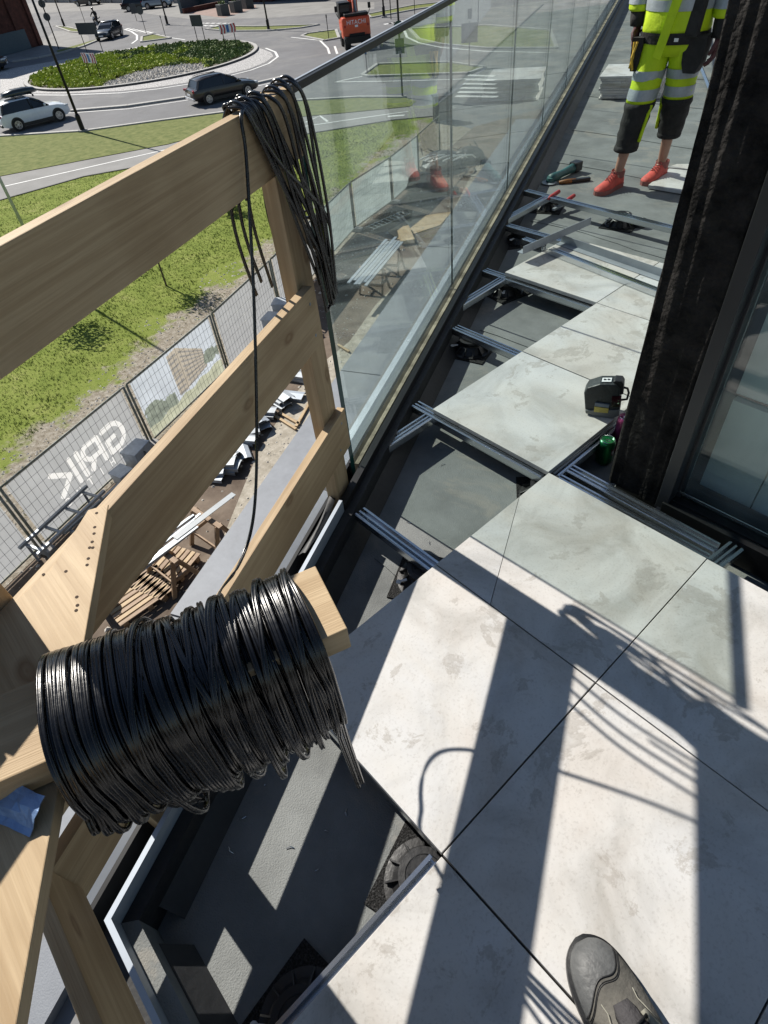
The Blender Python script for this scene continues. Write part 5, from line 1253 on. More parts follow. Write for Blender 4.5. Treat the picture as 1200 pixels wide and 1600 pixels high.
for k in range(len(FP) - 1):
    a = Vector((*FP[k], GZ)); b = Vector((*FP[k + 1], GZ)); d = (b - a); L = d.length; d.normalize(); nrm = Vector((d.y, -d.x, 0))
    if nrm.x < 0: nrm = -nrm
    t = thing('fence_panel', labs[k + 1] if k + 1 < len(labs) else labs[-1], 'fence panel', tuple(a), group='temporary site fence panels')
    A = a + d * .05; B = b - d * .05; z0, z1 = .10, FH
    for P in (A, B):
        m = MB(); m.tube([P + Vector((0, 0, .02)), P + Vector((0, 0, z1))], .030, 8); m.build('frame_post', FENCE, t, smooth=True)
    for z in (z0, z1): MB().tube([A + Vector((0, 0, z)), B + Vector((0, 0, z))], .022, 8).build('frame_tube', FENCE, t, smooth=True)
    w_ = MB(); off = nrm * .030
    for i in range(1, 23): P = A + (B - A) * (i / 23) + off; w_.tube([P + Vector((0, 0, z0)), P + Vector((0, 0, z1))], .0036, 4, cap=False)
    for i in range(1, 7): z = z0 + (z1 - z0) * i / 7; w_.tube([A + off + Vector((0, 0, z)), B + off + Vector((0, 0, z))], .0036, 4, cap=False)
    wo = w_.build('wire_mesh', WIRE, t); wo['kind'] = 'stuff'
    if k < 9:
        # cloth as a fine grid; printed parts are faces with the print's own colour
        nx, nzz = {2: (250, 110), 3: (200, 90), 4: (120, 60)}.get(k, (14, 6))
        Lb = (B - A).length; Hb = z1 - z0
        def strokes(pts, wd): return [(pts[i], pts[i + 1], wd) for i in range(len(pts) - 1)]
        def arc(cx, cy, rx, ry, a0, a1): return [(cx + rx * math.cos(R(a0 + (a1 - a0) * i / 10)), cy + ry * math.sin(R(a0 + (a1 - a0) * i / 10))) for i in range(11)]
        segs = []; pols = []
        if k == 2:
            h = .30
            segs += strokes([(.70, h), (.98, h)] + arc(.98, 0, .26, h, 90, -90) + [(.72, -h), (.72, 0), (.96, 0)], .125)
            segs += strokes([(.52, -h), (.52, h)], .13) + strokes([(.52, h), (.22, h)] + arc(.22, .12, .15, .18, 90, 270) + [(.52, -.06)], .115) + strokes([(.28, -.06), (.12, -h)], .13)
            segs += strokes([(-.06, -h), (-.06, h)], .13) + strokes([(-.27, -h), (-.27, h)], .13) + strokes([(-.80, h), (-.42, 0.0), (-.80, -h)], .125)
            G5 = dict(E=[[(.05, .085), (-.05, .085), (-.05, -.085), (.05, -.085)], [(-.05, 0), (.04, 0)]], H=[[(-.05, -.085), (-.05, .085)], [(.05, -.085), (.05, .085)], [(-.05, 0), (.05, 0)]], I=[[(0, -.085), (0, .085)]], T=[[(0, -.085), (0, .085)], [(-.06, .085), (.06, .085)]],
                      U=[[(-.05, .085), (-.05, -.04), (-.025, -.085), (.025, -.085), (.05, -.04), (.05, .085)]], S=[[(.05, .065), (.02, .085), (-.03, .085), (-.05, .045), (.05, -.045), (.03, -.085), (-.02, -.085), (-.05, -.065)]])
            for i, ch in enumerate('EHITUS'):
                for pl in G5[ch]: segs += strokes([(.95 - i * .345 - x, y - .50) for x, y in pl], .028)
        def classify(x, y):   # x, y metres from the banner middle, seen from the terrace
            if k == 2:
                for (p, q, wd) in segs:
                    dx, dy = q[0] - p[0], q[1] - p[1]; l2 = dx * dx + dy * dy + 1e-9; t_ = max(0, min(1, ((x - p[0]) * dx + (y - p[1]) * dy) / l2))
                    if (x - p[0] - dx * t_) ** 2 + (y - p[1] - dy * t_) ** 2 < wd * wd / 4: return 1
                return 0
            u, v = x / Lb + .5, y / Hb + .5
            if k == 4: return 1 if any(u0 < u < u1 and abs(v - vv) < .018 and math.sin(u * 70 + vv * 40) > -.3 for u0, u1, vv in ((.32, .72, .70), (.38, .66, .55), (.30, .5, .42))) else 0
            if v < .14 + .10 * u + .02 * math.sin(u * 30): return 4
            for (cu, cv, ru, rv) in ((.14, .30, .12, .20), (.30, .24, .09, .15), (.86, .44, .08, .12), (.05, .2, .06, .1), (.96, .42, .04, .08)):
                if ((u - cu) / ru) ** 2 + ((v - cv) / rv) ** 2 < 1 + .5 * noise.noise(Vector((u * 30, v * 18, 2))): return 3
            if .42 < u < .80:
                if u < .53: top = .94 + .25 * (u - .42); bot = .22
                else: top = .97 - 1.25 * (u - .53); bot = .24 + .25 * (u - .53)
                if bot < v < top:
                    f_ = ((v - bot) / max(.05, top - bot)) * 8
                    return 2 if (f_ % 1) < .38 and (u < .515 or u > .545) else 1
            return 0
        bm_ = MB(); vs = []
        for i in range(nx + 1):
            for j in range(nzz + 1):
                P = A + (B - A) * (.03 + .94 * i / nx); z = z0 + .04 + (z1 - z0 - .06) * j / nzz; ii, jj = i * 14 / nx, j / nzz
                vs.append(P + nrm * (.010 + .010 * math.sin(ii * 1.3 + k) * math.sin(math.pi * jj)) + Vector((0, 0, z)))
        bm_.add(vs, [(i * (nzz + 1) + j, (i + 1) * (nzz + 1) + j, (i + 1) * (nzz + 1) + j + 1, i * (nzz + 1) + j + 1) for i in range(nx) for j in range(nzz)])
        if nx > 20:
            bm_.mi = [classify((.03 + .94 * (i + .5) / nx - .5) * Lb, (j + .5) / nzz * Hb - Hb / 2) for i in range(nx) for j in range(nzz)]
        bn_ = bm_.build('banner', {2: [BAN, LETT], 3: [SKYP, TANP, DARKP, GREENP, YELP], 4: [BAN, FADED]}.get(k, [BAN if k < 6 else TRANSB]), t, smooth=True)
    # feet
    f = MB(); f.box(a + Vector((0, 0, .06)), (.24, .70, .13), rz=math.atan2(d.y, d.x)); f.build('foot_block', mat('pale concrete foot', (0.30, 0.29, 0.28), .9, var=.2, scale=6), t, bevel=.02)

def onsite(u, v): pass
rs_ = random.Random(17)
# row of folded flashings lying along the site path
flas = [(-9.7964,1.9001), (-9.8226,2.2625), (-9.9401,2.584), (-9.9992,2.8749), (-10.1982,3.1147), (-10.357,3.3691), (-10.5812,3.749), (-10.7556,4.1235), (-10.8758,4.6736), (-10.955,4.9799), (-11.4844,5.6263), (-11.6549,5.9749), (-11.8593,6.3105)]
poslab = ['nearest', 'second', 'third', 'fourth', 'fifth', 'sixth', 'seventh', 'eighth', 'ninth', 'tenth', 'eleventh', 'twelfth', 'farthest']
for k, (x, y) in enumerate(flas):
    L = rs_.uniform(.42, .85); a = rs_.uniform(-.9, .5) + .5; t = MB()
    w_ = rs_.uniform(.22, .42)
    for lay in range(rs_.choice([1, 2, 2, 3])):
        aa = a + rs_.uniform(-.15, .15); M = Matrix.Translation((x + rs_.uniform(-.08, .08), y + rs_.uniform(-.08, .08), GZ + .06 + .085 * lay)) @ Matrix.Rotation(aa, 4, 'Z') @ Matrix.Rotation(rs_.uniform(-.08, .08), 4, 'X')
        P = [(-w_ / 2, -.05), (-w_ / 2, .03), (w_ * .1, .05), (w_ * .42, .03), (w_ / 2, -.05)]
        vs = [M @ Vector((sx * L / 2, p, z)) for sx in (-1, 1) for p, z in P]
        t.add(vs, [(i, i + 1, 6 + i, 5 + i) for i in range(4)])
    o = t.build('metal_flashing', STEEL if k % 3 else SILL); sm = o.modifiers.new('t', 'SOLIDIFY'); sm.thickness = .006
    tag(o, poslab[k] + ' of the folded grey metal flashings lying in a row beside the site path', 'flashing', 'folded flashings in a row')
def crate(x, y, z, d, rz, label, mm, name='metal_case', cat='case'):
    t = thing(name, label, cat, (x, y, z))
    MB().box((x, y, z + d[2] / 2), d, rz=rz).build('case', mm, t, bevel=.02)
    MB().box((x, y, z + d[2] + .012), (d[0] + .03, d[1] + .03, .05), rz=rz).build('lid', mm, t, bevel=.01)
    dv = Vector((math.cos(rz), math.sin(rz), 0)); MB().tube([Vector((x, y, z + d[2] * .8)) + dv * (d[0] / 2), Vector((x, y, z + d[2] * .8)) + dv * (d[0] / 2 + .05) + Vector((0, 0, .02)), Vector((x, y, z + d[2] * .6)) + dv * (d[0] / 2)], .012, 6).build('handle', BLACKP, t)
BOXM = mat('blue grey sheet metal', (0.46, 0.51, 0.57), 0.45, 0.15, var=.15, scale=6)
x, y = (-11.545,0.9942); crate(x, y, GZ, (.42, .55, .45), .5, 'blue grey metal box at the foot of the lettered fence panel', BOXM)
x, y = (-11.1852,0.4089); crate(x, y, GZ, (.4, .35, .3), .3, 'small blue grey case left of the larger metal box', BOXM)
x, y = (-13.9517,6.7515); crate(x, y, GZ, (.7, .5, .55), .5, 'blue grey tool case behind the middle board near the hank', BOXM); x, y = (-14.4708,7.4413); crate(x, y, GZ, (.65, .45, .6), .7, 'darker tool case with a black cloth on top beside the other tool case', BOXM)
x, y = (-13.4776,7.2279); crate(x, y, GZ, (.5, .5, .45), .2, 'blue tool case partly hidden behind the guardrail post', BOXM)
# steel frames leaning by the lettered panel
def frame_rack(p, L, w_, rz, h, label):
    t = thing('trestle', label, 'trestle', (*p, GZ), group='steel frames by the fence')
    d = Vector((math.cos(rz), math.sin(rz), 0)); n_ = Vector((-d.y, d.x, 0)); c = Vector((*p, GZ))
    for s_ in (-1, 1): MB().beam(c + n_ * s_ * w_ / 2 - d * L / 2 + Vector((0, 0, h)), c + n_ * s_ * w_ / 2 + d * L / 2 + Vector((0, 0, h)), .06, .06).build('rail', STEEL, t)
    for q in (-.42, -.15, .15, .42): MB().beam(c + d * L * q - n_ * w_ / 2 + Vector((0, 0, h - .06)), c + d * L * q + n_ * w_ / 2 + Vector((0, 0, h - .06)), .05, .05).build('crossbar', STEEL, t)
    for q in (-.42, .42):
        for s_ in (-1, 1): MB().beam(c + d * L * q + n_ * s_ * w_ / 2, c + d * L * q + n_ * s_ * w_ / 2 + Vector((0, 0, h)), .05, .05, up=(1, 0, 0)).build('leg', STEEL, t)
pa_ = (-10.3476,-1.1541); frame_rack(pa_, 1.9, .5, 1.99, .55, 'steel frame on legs at the foot of the lettered fence panel')
pb_ = (-10.333,-0.475); frame_rack(pb_, 1.6, .4, 1.93, .30, 'lower steel frame with dark rails beside the other frame')
# sawhorse table with a bundle of pale profiles
x, y = (-8.1649,-0.1012)
def sawhorse(c, rz, label, L=.95, h=.78):
    t = thing('sawhorse', label, 'sawhorse', (*c, GZ), group='timber sawhorses')
    d = Vector((math.cos(rz), math.sin(rz), 0)); n_ = Vector((-d.y, d.x, 0)); c = Vector((*c, GZ))
    MB().beam(c - d * L / 2 + Vector((0, 0, h)), c + d * L / 2 + Vector((0, 0, h)), .10, .05).build('top_rail', WOODD, t)
    for q in (-.4, .4):
        for s_ in (-1, 1): MB().beam(c + d * L * q + n_ * .03 * s_ + Vector((0, 0, h)), c + d * L * (q * 1.1) + n_ * .33 * s_, .09, .035, up=(d.x, d.y, 0)).build('leg', WOODD, t)
        MB().beam(c + d * L * q - n_ * .2 + Vector((0, 0, h * .42)), c + d * L * q + n_ * .2 + Vector((0, 0, h * .42)), .03, .08).build('tie', WOODD, t)
    MB().beam(c - d * L * .42 + n_ * .21 + Vector((0, 0, h * .4)), c + d * L * .42 + n_ * .21 + Vector((0, 0, h * .4)), .03, .08).build('stretcher', WOODD, t)
PR0, PR1 = Vector((-7.5804,-1.1488,-6.45)), Vector((-7.867,0.8521,-6.45)); pd = (PR1 - PR0).normalized(); pn = Vector((-pd.y, pd.x, 0)); pyaw = math.atan2(pd.y, pd.x)
sh1 = PR0 + pd * 1.0; sh2 = PR0 + pd * 2.05
sawhorse((sh1.x, sh1.y), pyaw + 1.57, 'timber sawhorse under the near end of the pale metal profiles'); sawhorse((sh2.x, sh2.y), pyaw + 1.57, 'timber sawhorse under the far end of the pale metal profiles')
for k in range(9):
    off_ = pn * (-.20 + .05 * k + rs_.uniform(-.01, .01)); L0 = rs_.uniform(-.25, .1); L1 = (PR1 - PR0).length - rs_.uniform(0, .35)
    m = MB(); z = Vector((0, 0, .01 + (.03 if k % 3 == 1 else 0))); m.beam(PR0 + pd * L0 + off_ + z, PR0 + pd * L1 + off_ + z + pn * rs_.uniform(-.05, .05), .046, .03); o = m.build('metal_profile', [SILL, STEEL, ALU][k % 3]); tag(o, ('long pale metal profile in the bundle on the sawhorses, ' + ['outermost on the street side', 'second from the street side', 'third from the street side', 'fourth from the street side', 'middle one', 'fourth from the building', 'third from the building', 'second from the building', 'nearest the building'][k])[:200], 'profile', 'profiles on the sawhorses')
m = MB(); w2 = PR0 + pd * 1.3 + pn * .02 + Vector((0, 0, .06)); m.beam(w2 - pn * .1, w2 - pn * .1 + pd * 1.45, .13, .012); o = m.build('metal_sheet', mat('white coated sheet', (.32, .35, .37), .5, .0, var=.08)); tag(o, 'white coated metal sheet on top of the profiles on the sawhorses', 'metal sheet')
# slatted pallets under and beside them
def pallet(c, rz, label):
    t = thing('pallet', label, 'pallet', (*c, GZ), group='timber pallets')
    M = Matrix.Translation((*c, GZ)) @ Matrix.Rotation(rz, 4, 'Z')
    for k in range(7): MB().box(M @ Vector((0, -.36 + .12 * k, .135)), (1.2, .085, .022), rz=rz).build('slat', WOOD if k % 2 else WOODD, t)
    for k in (-.5, 0, .5): MB().box(M @ Vector((k, 0, .112)), (.1, .8, .022), rz=rz).build('bearer', WOODD, t)
    for k in (-.5, 0, .5):
        for q in (-.35, 0, .35): MB().box(M @ Vector((k, q, .051)), (.1, .1, .1), rz=rz).build('block', WOODD, t)
pallet((-7.8927,-0.2448), pyaw + .25, 'slatted timber pallet below the pale metal profiles'); pallet((-7.7302,-0.8784), pyaw - .1, 'slatted timber pallet nearer the cable coil')
x, y = (-7.9943,-1.4406)
t = thing('bucket', 'dark green bucket on the ground just above the cable coil', 'bucket', (x, y, GZ)); MB().lathe([(.15, 0), (.18, .34), (.185, .36), (.17, .36), (.14, .03), (0, .03)], 20, c=(x, y, GZ)).build('body', DKGREEN, t); MB().tube([(x - .18, y, GZ + .34), (x - .1, y + .1, GZ + .43), (x + .1, y + .1, GZ + .43), (x + .18, y, GZ + .34)], .008, 6).build('handle', STEEL, t)
# battens lying on the soil
for k, (a, b, lab) in enumerate((((-10.6048,4.2184), (-9.6902,4.2544), 'pale batten lying across the gravel strip beside the post'), ((-10.5934,4.3707), (-9.7965,4.4326), 'second pale batten beside the first on the gravel strip'), ((-10.4906,5.4132), (-9.7738,4.3163), 'thin batten along the edge of the gravel strip'), ((-11.9978,7.477), (-11.4337,7.4419), 'short pale batten seen through the first glass pane'))):
    o = MB().beam((*a, GZ + .03), (*b, GZ + .03), .07, .045).build('timber_batten', WOOD); tag(o, lab, 'batten')
# behind the glass: ladder, second sawhorse table, plywood, timber, dark heap
LA, LB = Vector((*(-17.6675,13.7442), GZ + .10)), Vector((*(-17.599,15.6859), GZ + .14)); ld = (LB - LA).normalized(); ln_ = Vector((-ld.y, ld.x, 0))
t = thing('ladder', 'aluminium ladder lying on the ground behind the glass', 'ladder', tuple(LA))
for s_ in (-1, 1): MB().beam(LA + ln_ * .22 * s_, LB + ln_ * .22 * s_, .03, .07).build('stile', ALU, t)
for k in range(9): P = LA + (LB - LA) * ((k + .5) / 9); MB().beam(P - ln_ * .21, P + ln_ * .21, .035, .03).build('rung', ALU, t)
o = MB().prism([(-16.2001,13.8651), (-15.8295,15.763), (-16.417,17.0412), (-17.3466,15.6911), (-17.0767,14.1494)], GZ - .01, GZ + .012).build('plywood_sheet', WOOD); tag(o, 'tan plywood sheet on the ground beside the ladder', 'plywood')
o = MB().beam((*(-16.6895,14.5664), GZ + .09), (*(-15.5361,13.7576), GZ + .09), .5, .14).build('timber_block', WOOD); tag(o, 'pale timber block lying at the edge of the plywood', 'timber')
Q0, Q1 = Vector((-13.2198,9.4433,-6.5)), Vector((-14.7226,12.4225,-6.5)); qd = (Q1 - Q0).normalized(); qn = Vector((-qd.y, qd.x, 0)); qy = math.atan2(qd.y, qd.x)
for q in (.35, .8): P = Q0 + (Q1 - Q0) * q; sawhorse((P.x, P.y), qy + 1.57, 'sawhorse under the metal sheets behind the glass, ' + ('nearer one' if q < .5 else 'farther one'), L=.9, h=.74)
for k in range(6):
    o = MB().beam(Q0 + qn * (-.3 + .12 * k) + qd * rs_.uniform(-.2, .2), Q1 + qn * (-.3 + .12 * k) + qd * rs_.uniform(-.3, .2), .10, .03 + .01 * (k % 3)).build('metal_profile', SILL if k % 2 else STEEL); tag(o, 'grey metal profile on the sawhorses behind the glass, ' + ['first', 'second', 'third', 'fourth', 'fifth', 'last'][k] + ' from the fence', 'profile', 'profiles behind the glass')
for (a, b, lab, wd) in (((-16.1904,10.1007), (-15.691,12.6792), 'long dark steel beam on the soil behind the first pane', .18), ((-15.1207,9.3979), (-14.7323,11.0575), 'second dark steel beam nearer the post', .14), ((-18.8805,17.0757), (-17.7557,18.8754), 'dark beam lying across the site behind the dark heap', .2)):
    o = MB().beam((*a, GZ + .1), (*b, GZ + .1), wd, .2).build('steel_beam', BLACKM); tag(o, lab, 'steel beam')
for (u_, lab, n_, rr, mm, nm, cat) in (((-19.7905,18.5542), 'dark heap of netting and offcuts by the fence behind the glass', 60, .75, BLACKF, 'scrap_heap', 'heap'), ((-20.6521,20.8879), 'heap wrapped in dark sheeting beside the offcuts', 40, 1.0, SIGNB, 'wrapped_heap', 'heap'), ((-20.3225,22.3854), 'dark bagged material on the site behind the second pane', 30, .8, BLACKF, 'bag_heap', 'heap')):
    c = Vector((*u_, GZ)); m = MB(); rows = []
    for i in range(6):
        ph = i / 5 * math.pi / 2; rows.append([c + Vector((math.cos(ph) * rr * (1 + .35 * noise.noise(Vector((j * .9, i * .8, rr * 7)))) * math.cos(j * .5236), math.cos(ph) * rr * (1 + .35 * noise.noise(Vector((j * .9, i * .8, rr * 7)))) * math.sin(j * .5236), math.sin(ph) * rr * .7 * (1 + .3 * noise.noise(Vector((j, i, 3)))))) for j in range(12)])
    m.loft(rows)
    for k in range(n_ // 3):
        a = rs_.uniform(0, 6.28); q = rs_.uniform(.2, 1.1) * rr; p = c + Vector((math.cos(a) * q, math.sin(a) * q, rs_.uniform(.05, .6 * rr))); m.beam(p, p + Vector((rs_.uniform(-.5, .5), rs_.uniform(-.5, .5), rs_.uniform(-.1, .3))), .04, .02)
    o = m.build(nm, mm); tag(o, lab, cat)
for k in range(5):
    a = (-20.0465,19.5847); p = Vector((a[0] - .9 + .35 * k, a[1] + .2 * k, GZ + .55)); o = MB().tube(smooth_path([p, p + Vector((.25, .45, .12)), p + Vector((.3, 1.0, .05)), p + Vector((.1, 1.5, -.2))], 5), .035, 7).build('white_pipe', WHITEK); tag(o, ['first', 'second', 'third', 'fourth', 'fifth'][k] + ' of the white pipes lying on the dark heaps behind the glass', 'pipe', 'white pipes on the heaps')


# ================================================================== PEOPLE AND THINGS ON THE TERRACE
HIVIS = mat('fluorescent yellow fabric', (0.56, 0.74, 0.010), 0.7, scale=9, col2=(0.42, 0.60, 0.008), bump=.8, bscale=14)
BAND = mat('silver reflective tape', (0.36, 0.40, 0.43), 0.45, 0.15, var=.15, scale=14, bump=.15)
DKFAB = mat('charcoal work fabric', (0.020, 0.019, 0.019), 0.85, var=.35, scale=14, bump=.5, bscale=40)
SHOE = mat('coral red shoe', (0.62, 0.09, 0.065), 0.65, var=.15, scale=25, bump=.3)
SOLE = mat('dusty red sole', (0.30, 0.11, 0.095), 0.75, var=.2)
GLOVE = mat('maroon work glove', (0.085, 0.028, 0.030), 0.7, var=.25, scale=20, bump=.3)
MO = Vector((-1.565, 3.2, FZ)); MR = Vector((.884, .467, 0)); MF = Vector((.467, -.884, 0))
def mpt(a, b, h): return MO + MR * a + MF * b + Vector((0, 0, h))
man = thing('person', 'worker in yellow high visibility clothes and red shoes walking towards the viewer', 'person', tuple(MO))
hipc = mpt(.03, 0, .95)
RA, RK, RH = mpt(-.135, .12, .09), mpt(-.075, .12, .50), mpt(-.06, .0, .90)
LA_, LK, LH = mpt(.065, -.20, .10), mpt(.12, -.06, .51), mpt(.125, .0, .90)
J = [hipc, mpt(.03, -.02, 1.12), mpt(.03, -.03, 1.32), mpt(.03, -.02, 1.46), mpt(.03, .0, 1.54),
     mpt(-.16, -.03, 1.42), mpt(-.235, -.04, 1.14), mpt(-.205, .03, .93),
     mpt(.22, -.03, 1.42), mpt(.30, -.05, 1.12), mpt(.315, .02, .88),
     RH, RK, RA, mpt(-.150, .22, .028), LH, LK, LA_, mpt(.055, -.09, .028)]
skin_body('body', J, [(0, 1), (1, 2), (2, 3), (3, 4), (2, 5), (5, 6), (6, 7), (2, 8), (8, 9), (9, 10), (0, 11), (11, 12), (12, 13), (13, 14), (0, 15), (15, 16), (16, 17), (17, 18)],
          [.13, .13, .14, .07, .055, .06, .042, .030, .06, .042, .030, .085, .052, .033, .018, .085, .052, .033, .018], SKIN, man)
def oval(c, u, v_, a, b, n=20, ph=0, wob=.0, k=0):
    return [Vector(c) + u * (a * math.cos(2 * math.pi * j / n)) * (1 + wob * noise.noise(Vector((j * .55, k * .9, 3)))) + v_ * (b * math.sin(2 * math.pi * j / n)) * (1 + wob * noise.noise(Vector((j * .55, k * .9, 9)))) for j in range(n)]
Zv = Vector((0, 0, 1))
# head (cropped in the photograph) with face and helmet
hm = MB(); rows = []
for (h, a, b, off) in ((1.50, .052, .055, -.005), (1.56, .058, .066, .0), (1.60, .068, .088, .012), (1.66, .074, .096, .012), (1.72, .074, .096, .006), (1.78, .066, .085, .0), (1.82, .04, .05, -.004), (1.835, .008, .01, -.004)): rows.append(oval(mpt(.03, off, h), MR, MF, a, b, 18))
hm.loft(rows)
hm.loft([oval(mpt(.03, .10, 1.70), MR, Zv, .008, .012, 8), oval(mpt(.03, .125, 1.665), MR, Zv, .016, .012, 8), oval(mpt(.03, .10, 1.652), MR, Zv, .012, .006, 8)])
hd_ = hm.build('head', SKIN, man, smooth=True)
for s_ in (-1, 1):
    MB().lathe([(0, -.009), (.009, 0), (0, .009)], 10, c=mpt(.03 + s_ * .03, .094, 1.70)).build('eye', BLACKP, hd_, smooth=True)
    MB().loft([oval(mpt(.03 + s_ * .072, 0, 1.67), MF, Zv, .016, .028, 10), oval(mpt(.03 + s_ * .084, -.005, 1.68), MF, Zv, .020, .032, 10)]).build('ear', SKIN, hd_, smooth=True)
MB().box(mpt(.03, .098, 1.62), (.042, .012, .009), rz=math.atan2(MR.y, MR.x)).build('mouth', SHOE, hd_)
m = MB(); m.loft([oval(mpt(.03, 0, 1.735), MR, MF, .095, .115, 20), oval(mpt(.03, 0, 1.79), MR, MF, .092, .112, 20), oval(mpt(.03, 0, 1.85), MR, MF, .065, .08, 20), oval(mpt(.03, 0, 1.875), MR, MF, .01, .012, 20)]); m.build('helmet', WHITEK, man, smooth=True)
# trousers: yellow thighs with two silver bands, charcoal lower legs rolled up below the knee
def leg_ring(hip, knee, cuff, t):  # t 0 hip .. 1 knee .. 2 cuff
    return hip + (knee - hip) * t if t <= 1 else knee + (cuff - knee) * (t - 1)
for side, hip, knee, cuff, nm in ((-1, mpt(-.060, .0, .90), mpt(-.075, .10, .52), mpt(-.112, .115, .255), 'right'), (1, mpt(.125, .0, .90), mpt(.125, -.05, .53), mpt(.095, -.13, .30), 'left')):
    def ring(t, k=1.0, wob=.05):
        w0 = [.108, .104, .098, .095, .094, .092][min(5, int(t * 5))] if t <= 1 else .090 - .016 * (t - 1)
        w1 = w0 * (1.12 if t <= 1 else 1.05)
        return oval(leg_ring(hip, knee, cuff, t), MR, MF, w0 * k, w1 * k, 20, wob=wob, k=int(t * 12) + side)
    tt = [0, .12, .25, .4, .55, .7, .85, .94]
    o = MB().loft([ring(t) for t in tt]).build('trouser_leg', HIVIS, man, smooth=True)
    for (a, b) in ((.46, .60), (.72, .88)): MB().loft([ring(t, 1.03) for t in (a, (a + b) / 2, b)], cap=False).build('reflective_band', BAND, o, smooth=True)
    lo = MB(); lo.loft([ring(t, 1.05 + .05 * math.sin(i * 2.3), .10) for i, t in enumerate([.925, 1.0, 1.12, 1.25, 1.38, 1.5, 1.62, 1.75, 1.88, 2.0])]); lo.build('knee_section', DKFAB, o, smooth=True)
    MB().loft([ring(t, k) for t, k in ((1.88, 1.03), (1.91, 1.09), (1.98, 1.09), (2.02, 1.02))], cap=False).build('rolled_cuff', DKFAB, o, smooth=True)
    e = MB(); sv = MR * (-side)
    pts = [leg_ring(hip, knee, cuff, t) + sv * (.092 if t < 1 else .088) + MF * .035 for t in (.95, 1.2, 1.5, 1.75)]; e.tube(pts, .012, 6); e.build('yellow_stripe', HIVIS, o, smooth=True)
m = MB(); m.loft([oval(mpt(.03, .0, h), MR, MF, a, b, 24, wob=.04, k=i) for i, (h, a, b) in enumerate(((.80, .17, .12), (.86, .20, .135), (.92, .205, .14), (.96, .20, .14)))]); m.build('trouser_seat', HIVIS, man, smooth=True)
# jacket: yellow, charcoal hem and side, silver band, open front flap
rings = [oval(mpt(.03, .0, h), MR, MF, a, b, 26, wob=.06, k=i) for i, (h, a, b) in enumerate(((.885, .205, .150), (.94, .212, .160), (1.02, .205, .158), (1.12, .20, .150), (1.25, .205, .150), (1.36, .21, .145), (1.44, .17, .12), (1.49, .09, .09), (1.52, .07, .075)))]
jk = MB().loft(rings).build('jacket', HIVIS, man, smooth=True)
MB().loft([oval(mpt(.03, .0, h), MR, MF, a, b, 26, wob=.05, k=i) for i, (h, a, b) in enumerate(((.865, .210, .155), (.90, .216, .162), (.925, .217, .165)))], cap=False).build('hem', DKFAB, jk, smooth=True)
for (h0, h1) in ((1.03, 1.085), (1.20, 1.255)): MB().loft([oval(mpt(.03, .0, h), MR, MF, .208, .161, 26, wob=.05, k=2) for h in (h0, h1)], cap=False).build('reflective_band', BAND, jk, smooth=True)
m = MB(); m.beam(mpt(.005, .172, .80), mpt(.07, .17, 1.12), .055, .008, up=tuple(MF)); m.build('front_flap', HIVIS, jk)
m = MB(); m.beam(mpt(.175, .118, .90), mpt(.185, .10, 1.12), .085, .05, up=tuple(MF)); m.build('side_panel', DKFAB, jk, bevel=.015)
MB().box(mpt(.105, .167, .895), (.026, .004, .018), rz=math.atan2(MR.y, MR.x)).build('hem_patch', WHITEK, jk)
for side, sh, el, wr in ((-1, mpt(-.15, -.02, 1.42), mpt(-.235, -.035, 1.13), mpt(-.208, .03, .955)), (1, mpt(.21, -.02, 1.42), mpt(.30, -.05, 1.12), mpt(.318, .02, .90))):
    sl = MB().loft([oval(sh + (el - sh) * t, MR, MF, a, a * 1.05, 16, wob=.08, k=int(t * 9)) for t, a in ((-.05, .07), (.1, .085), (.4, .080), (.75, .074), (1.0, .074))] + [oval(el + (wr - el) * t, MR, MF, a, a, 16, wob=.08, k=int(t * 9) + 5) for t, a in ((.25, .073), (.55, .072), (.62, .066))]).build('sleeve', HIVIS, jk, smooth=True)
    MB().loft([oval(el + (wr - el) * t, MR, MF, .0765, .0765, 16) for t in (.12, .42)], cap=False).build('sleeve_band', BAND, jk, smooth=True)
    MB().loft([oval(el + (wr - el) * t, MR, MF, a, a, 14, wob=.1, k=int(t * 9)) for t, a in ((.4, .058), (.62, .056), (.8, .054), (1.05, .046))]).build('undersleeve', DKFAB, jk, smooth=True)
    # gloved hand hanging, fingers slightly curled
    g = MB(); dn = (wr - el).normalized(); pd_ = (dn * .9 + MF * .15 - Zv * .3).normalized(); ac = MF; out = MR * side
    w0 = wr - pd_ * .01
    g.loft([oval(w0, ac, out, .030, .024, 12), oval(w0 + pd_ * .035, ac, out, .038, .022, 12), oval(w0 + pd_ * .075, ac, out, .043, .020, 12), oval(w0 + pd_ * .098, ac, out, .040, .015, 12)])
    for q, L in ((-.030, .062), (-.010, .078), (.011, .084), (.031, .074)):
        b0 = w0 + pd_ * .088 + ac * q; b1 = b0 + pd_ * L * .45 - out * .006; b2 = b1 + pd_ * L * .30 - out * .018; b3 = b2 + pd_ * L * .18 - out * .020
        g.tube([b0, b1, b2, b3], [.0115, .0108, .0100, .0075], 8)
    t0 = w0 + pd_ * .030 + ac * .030; g.tube([t0, t0 + ac * .026 + pd_ * .022, t0 + ac * .034 + pd_ * .052 - out * .01, t0 + ac * .028 + pd_ * .072 - out * .02], [.014, .013, .0115, .008], 8)
    g.build('glove', GLOVE, man, smooth=True)
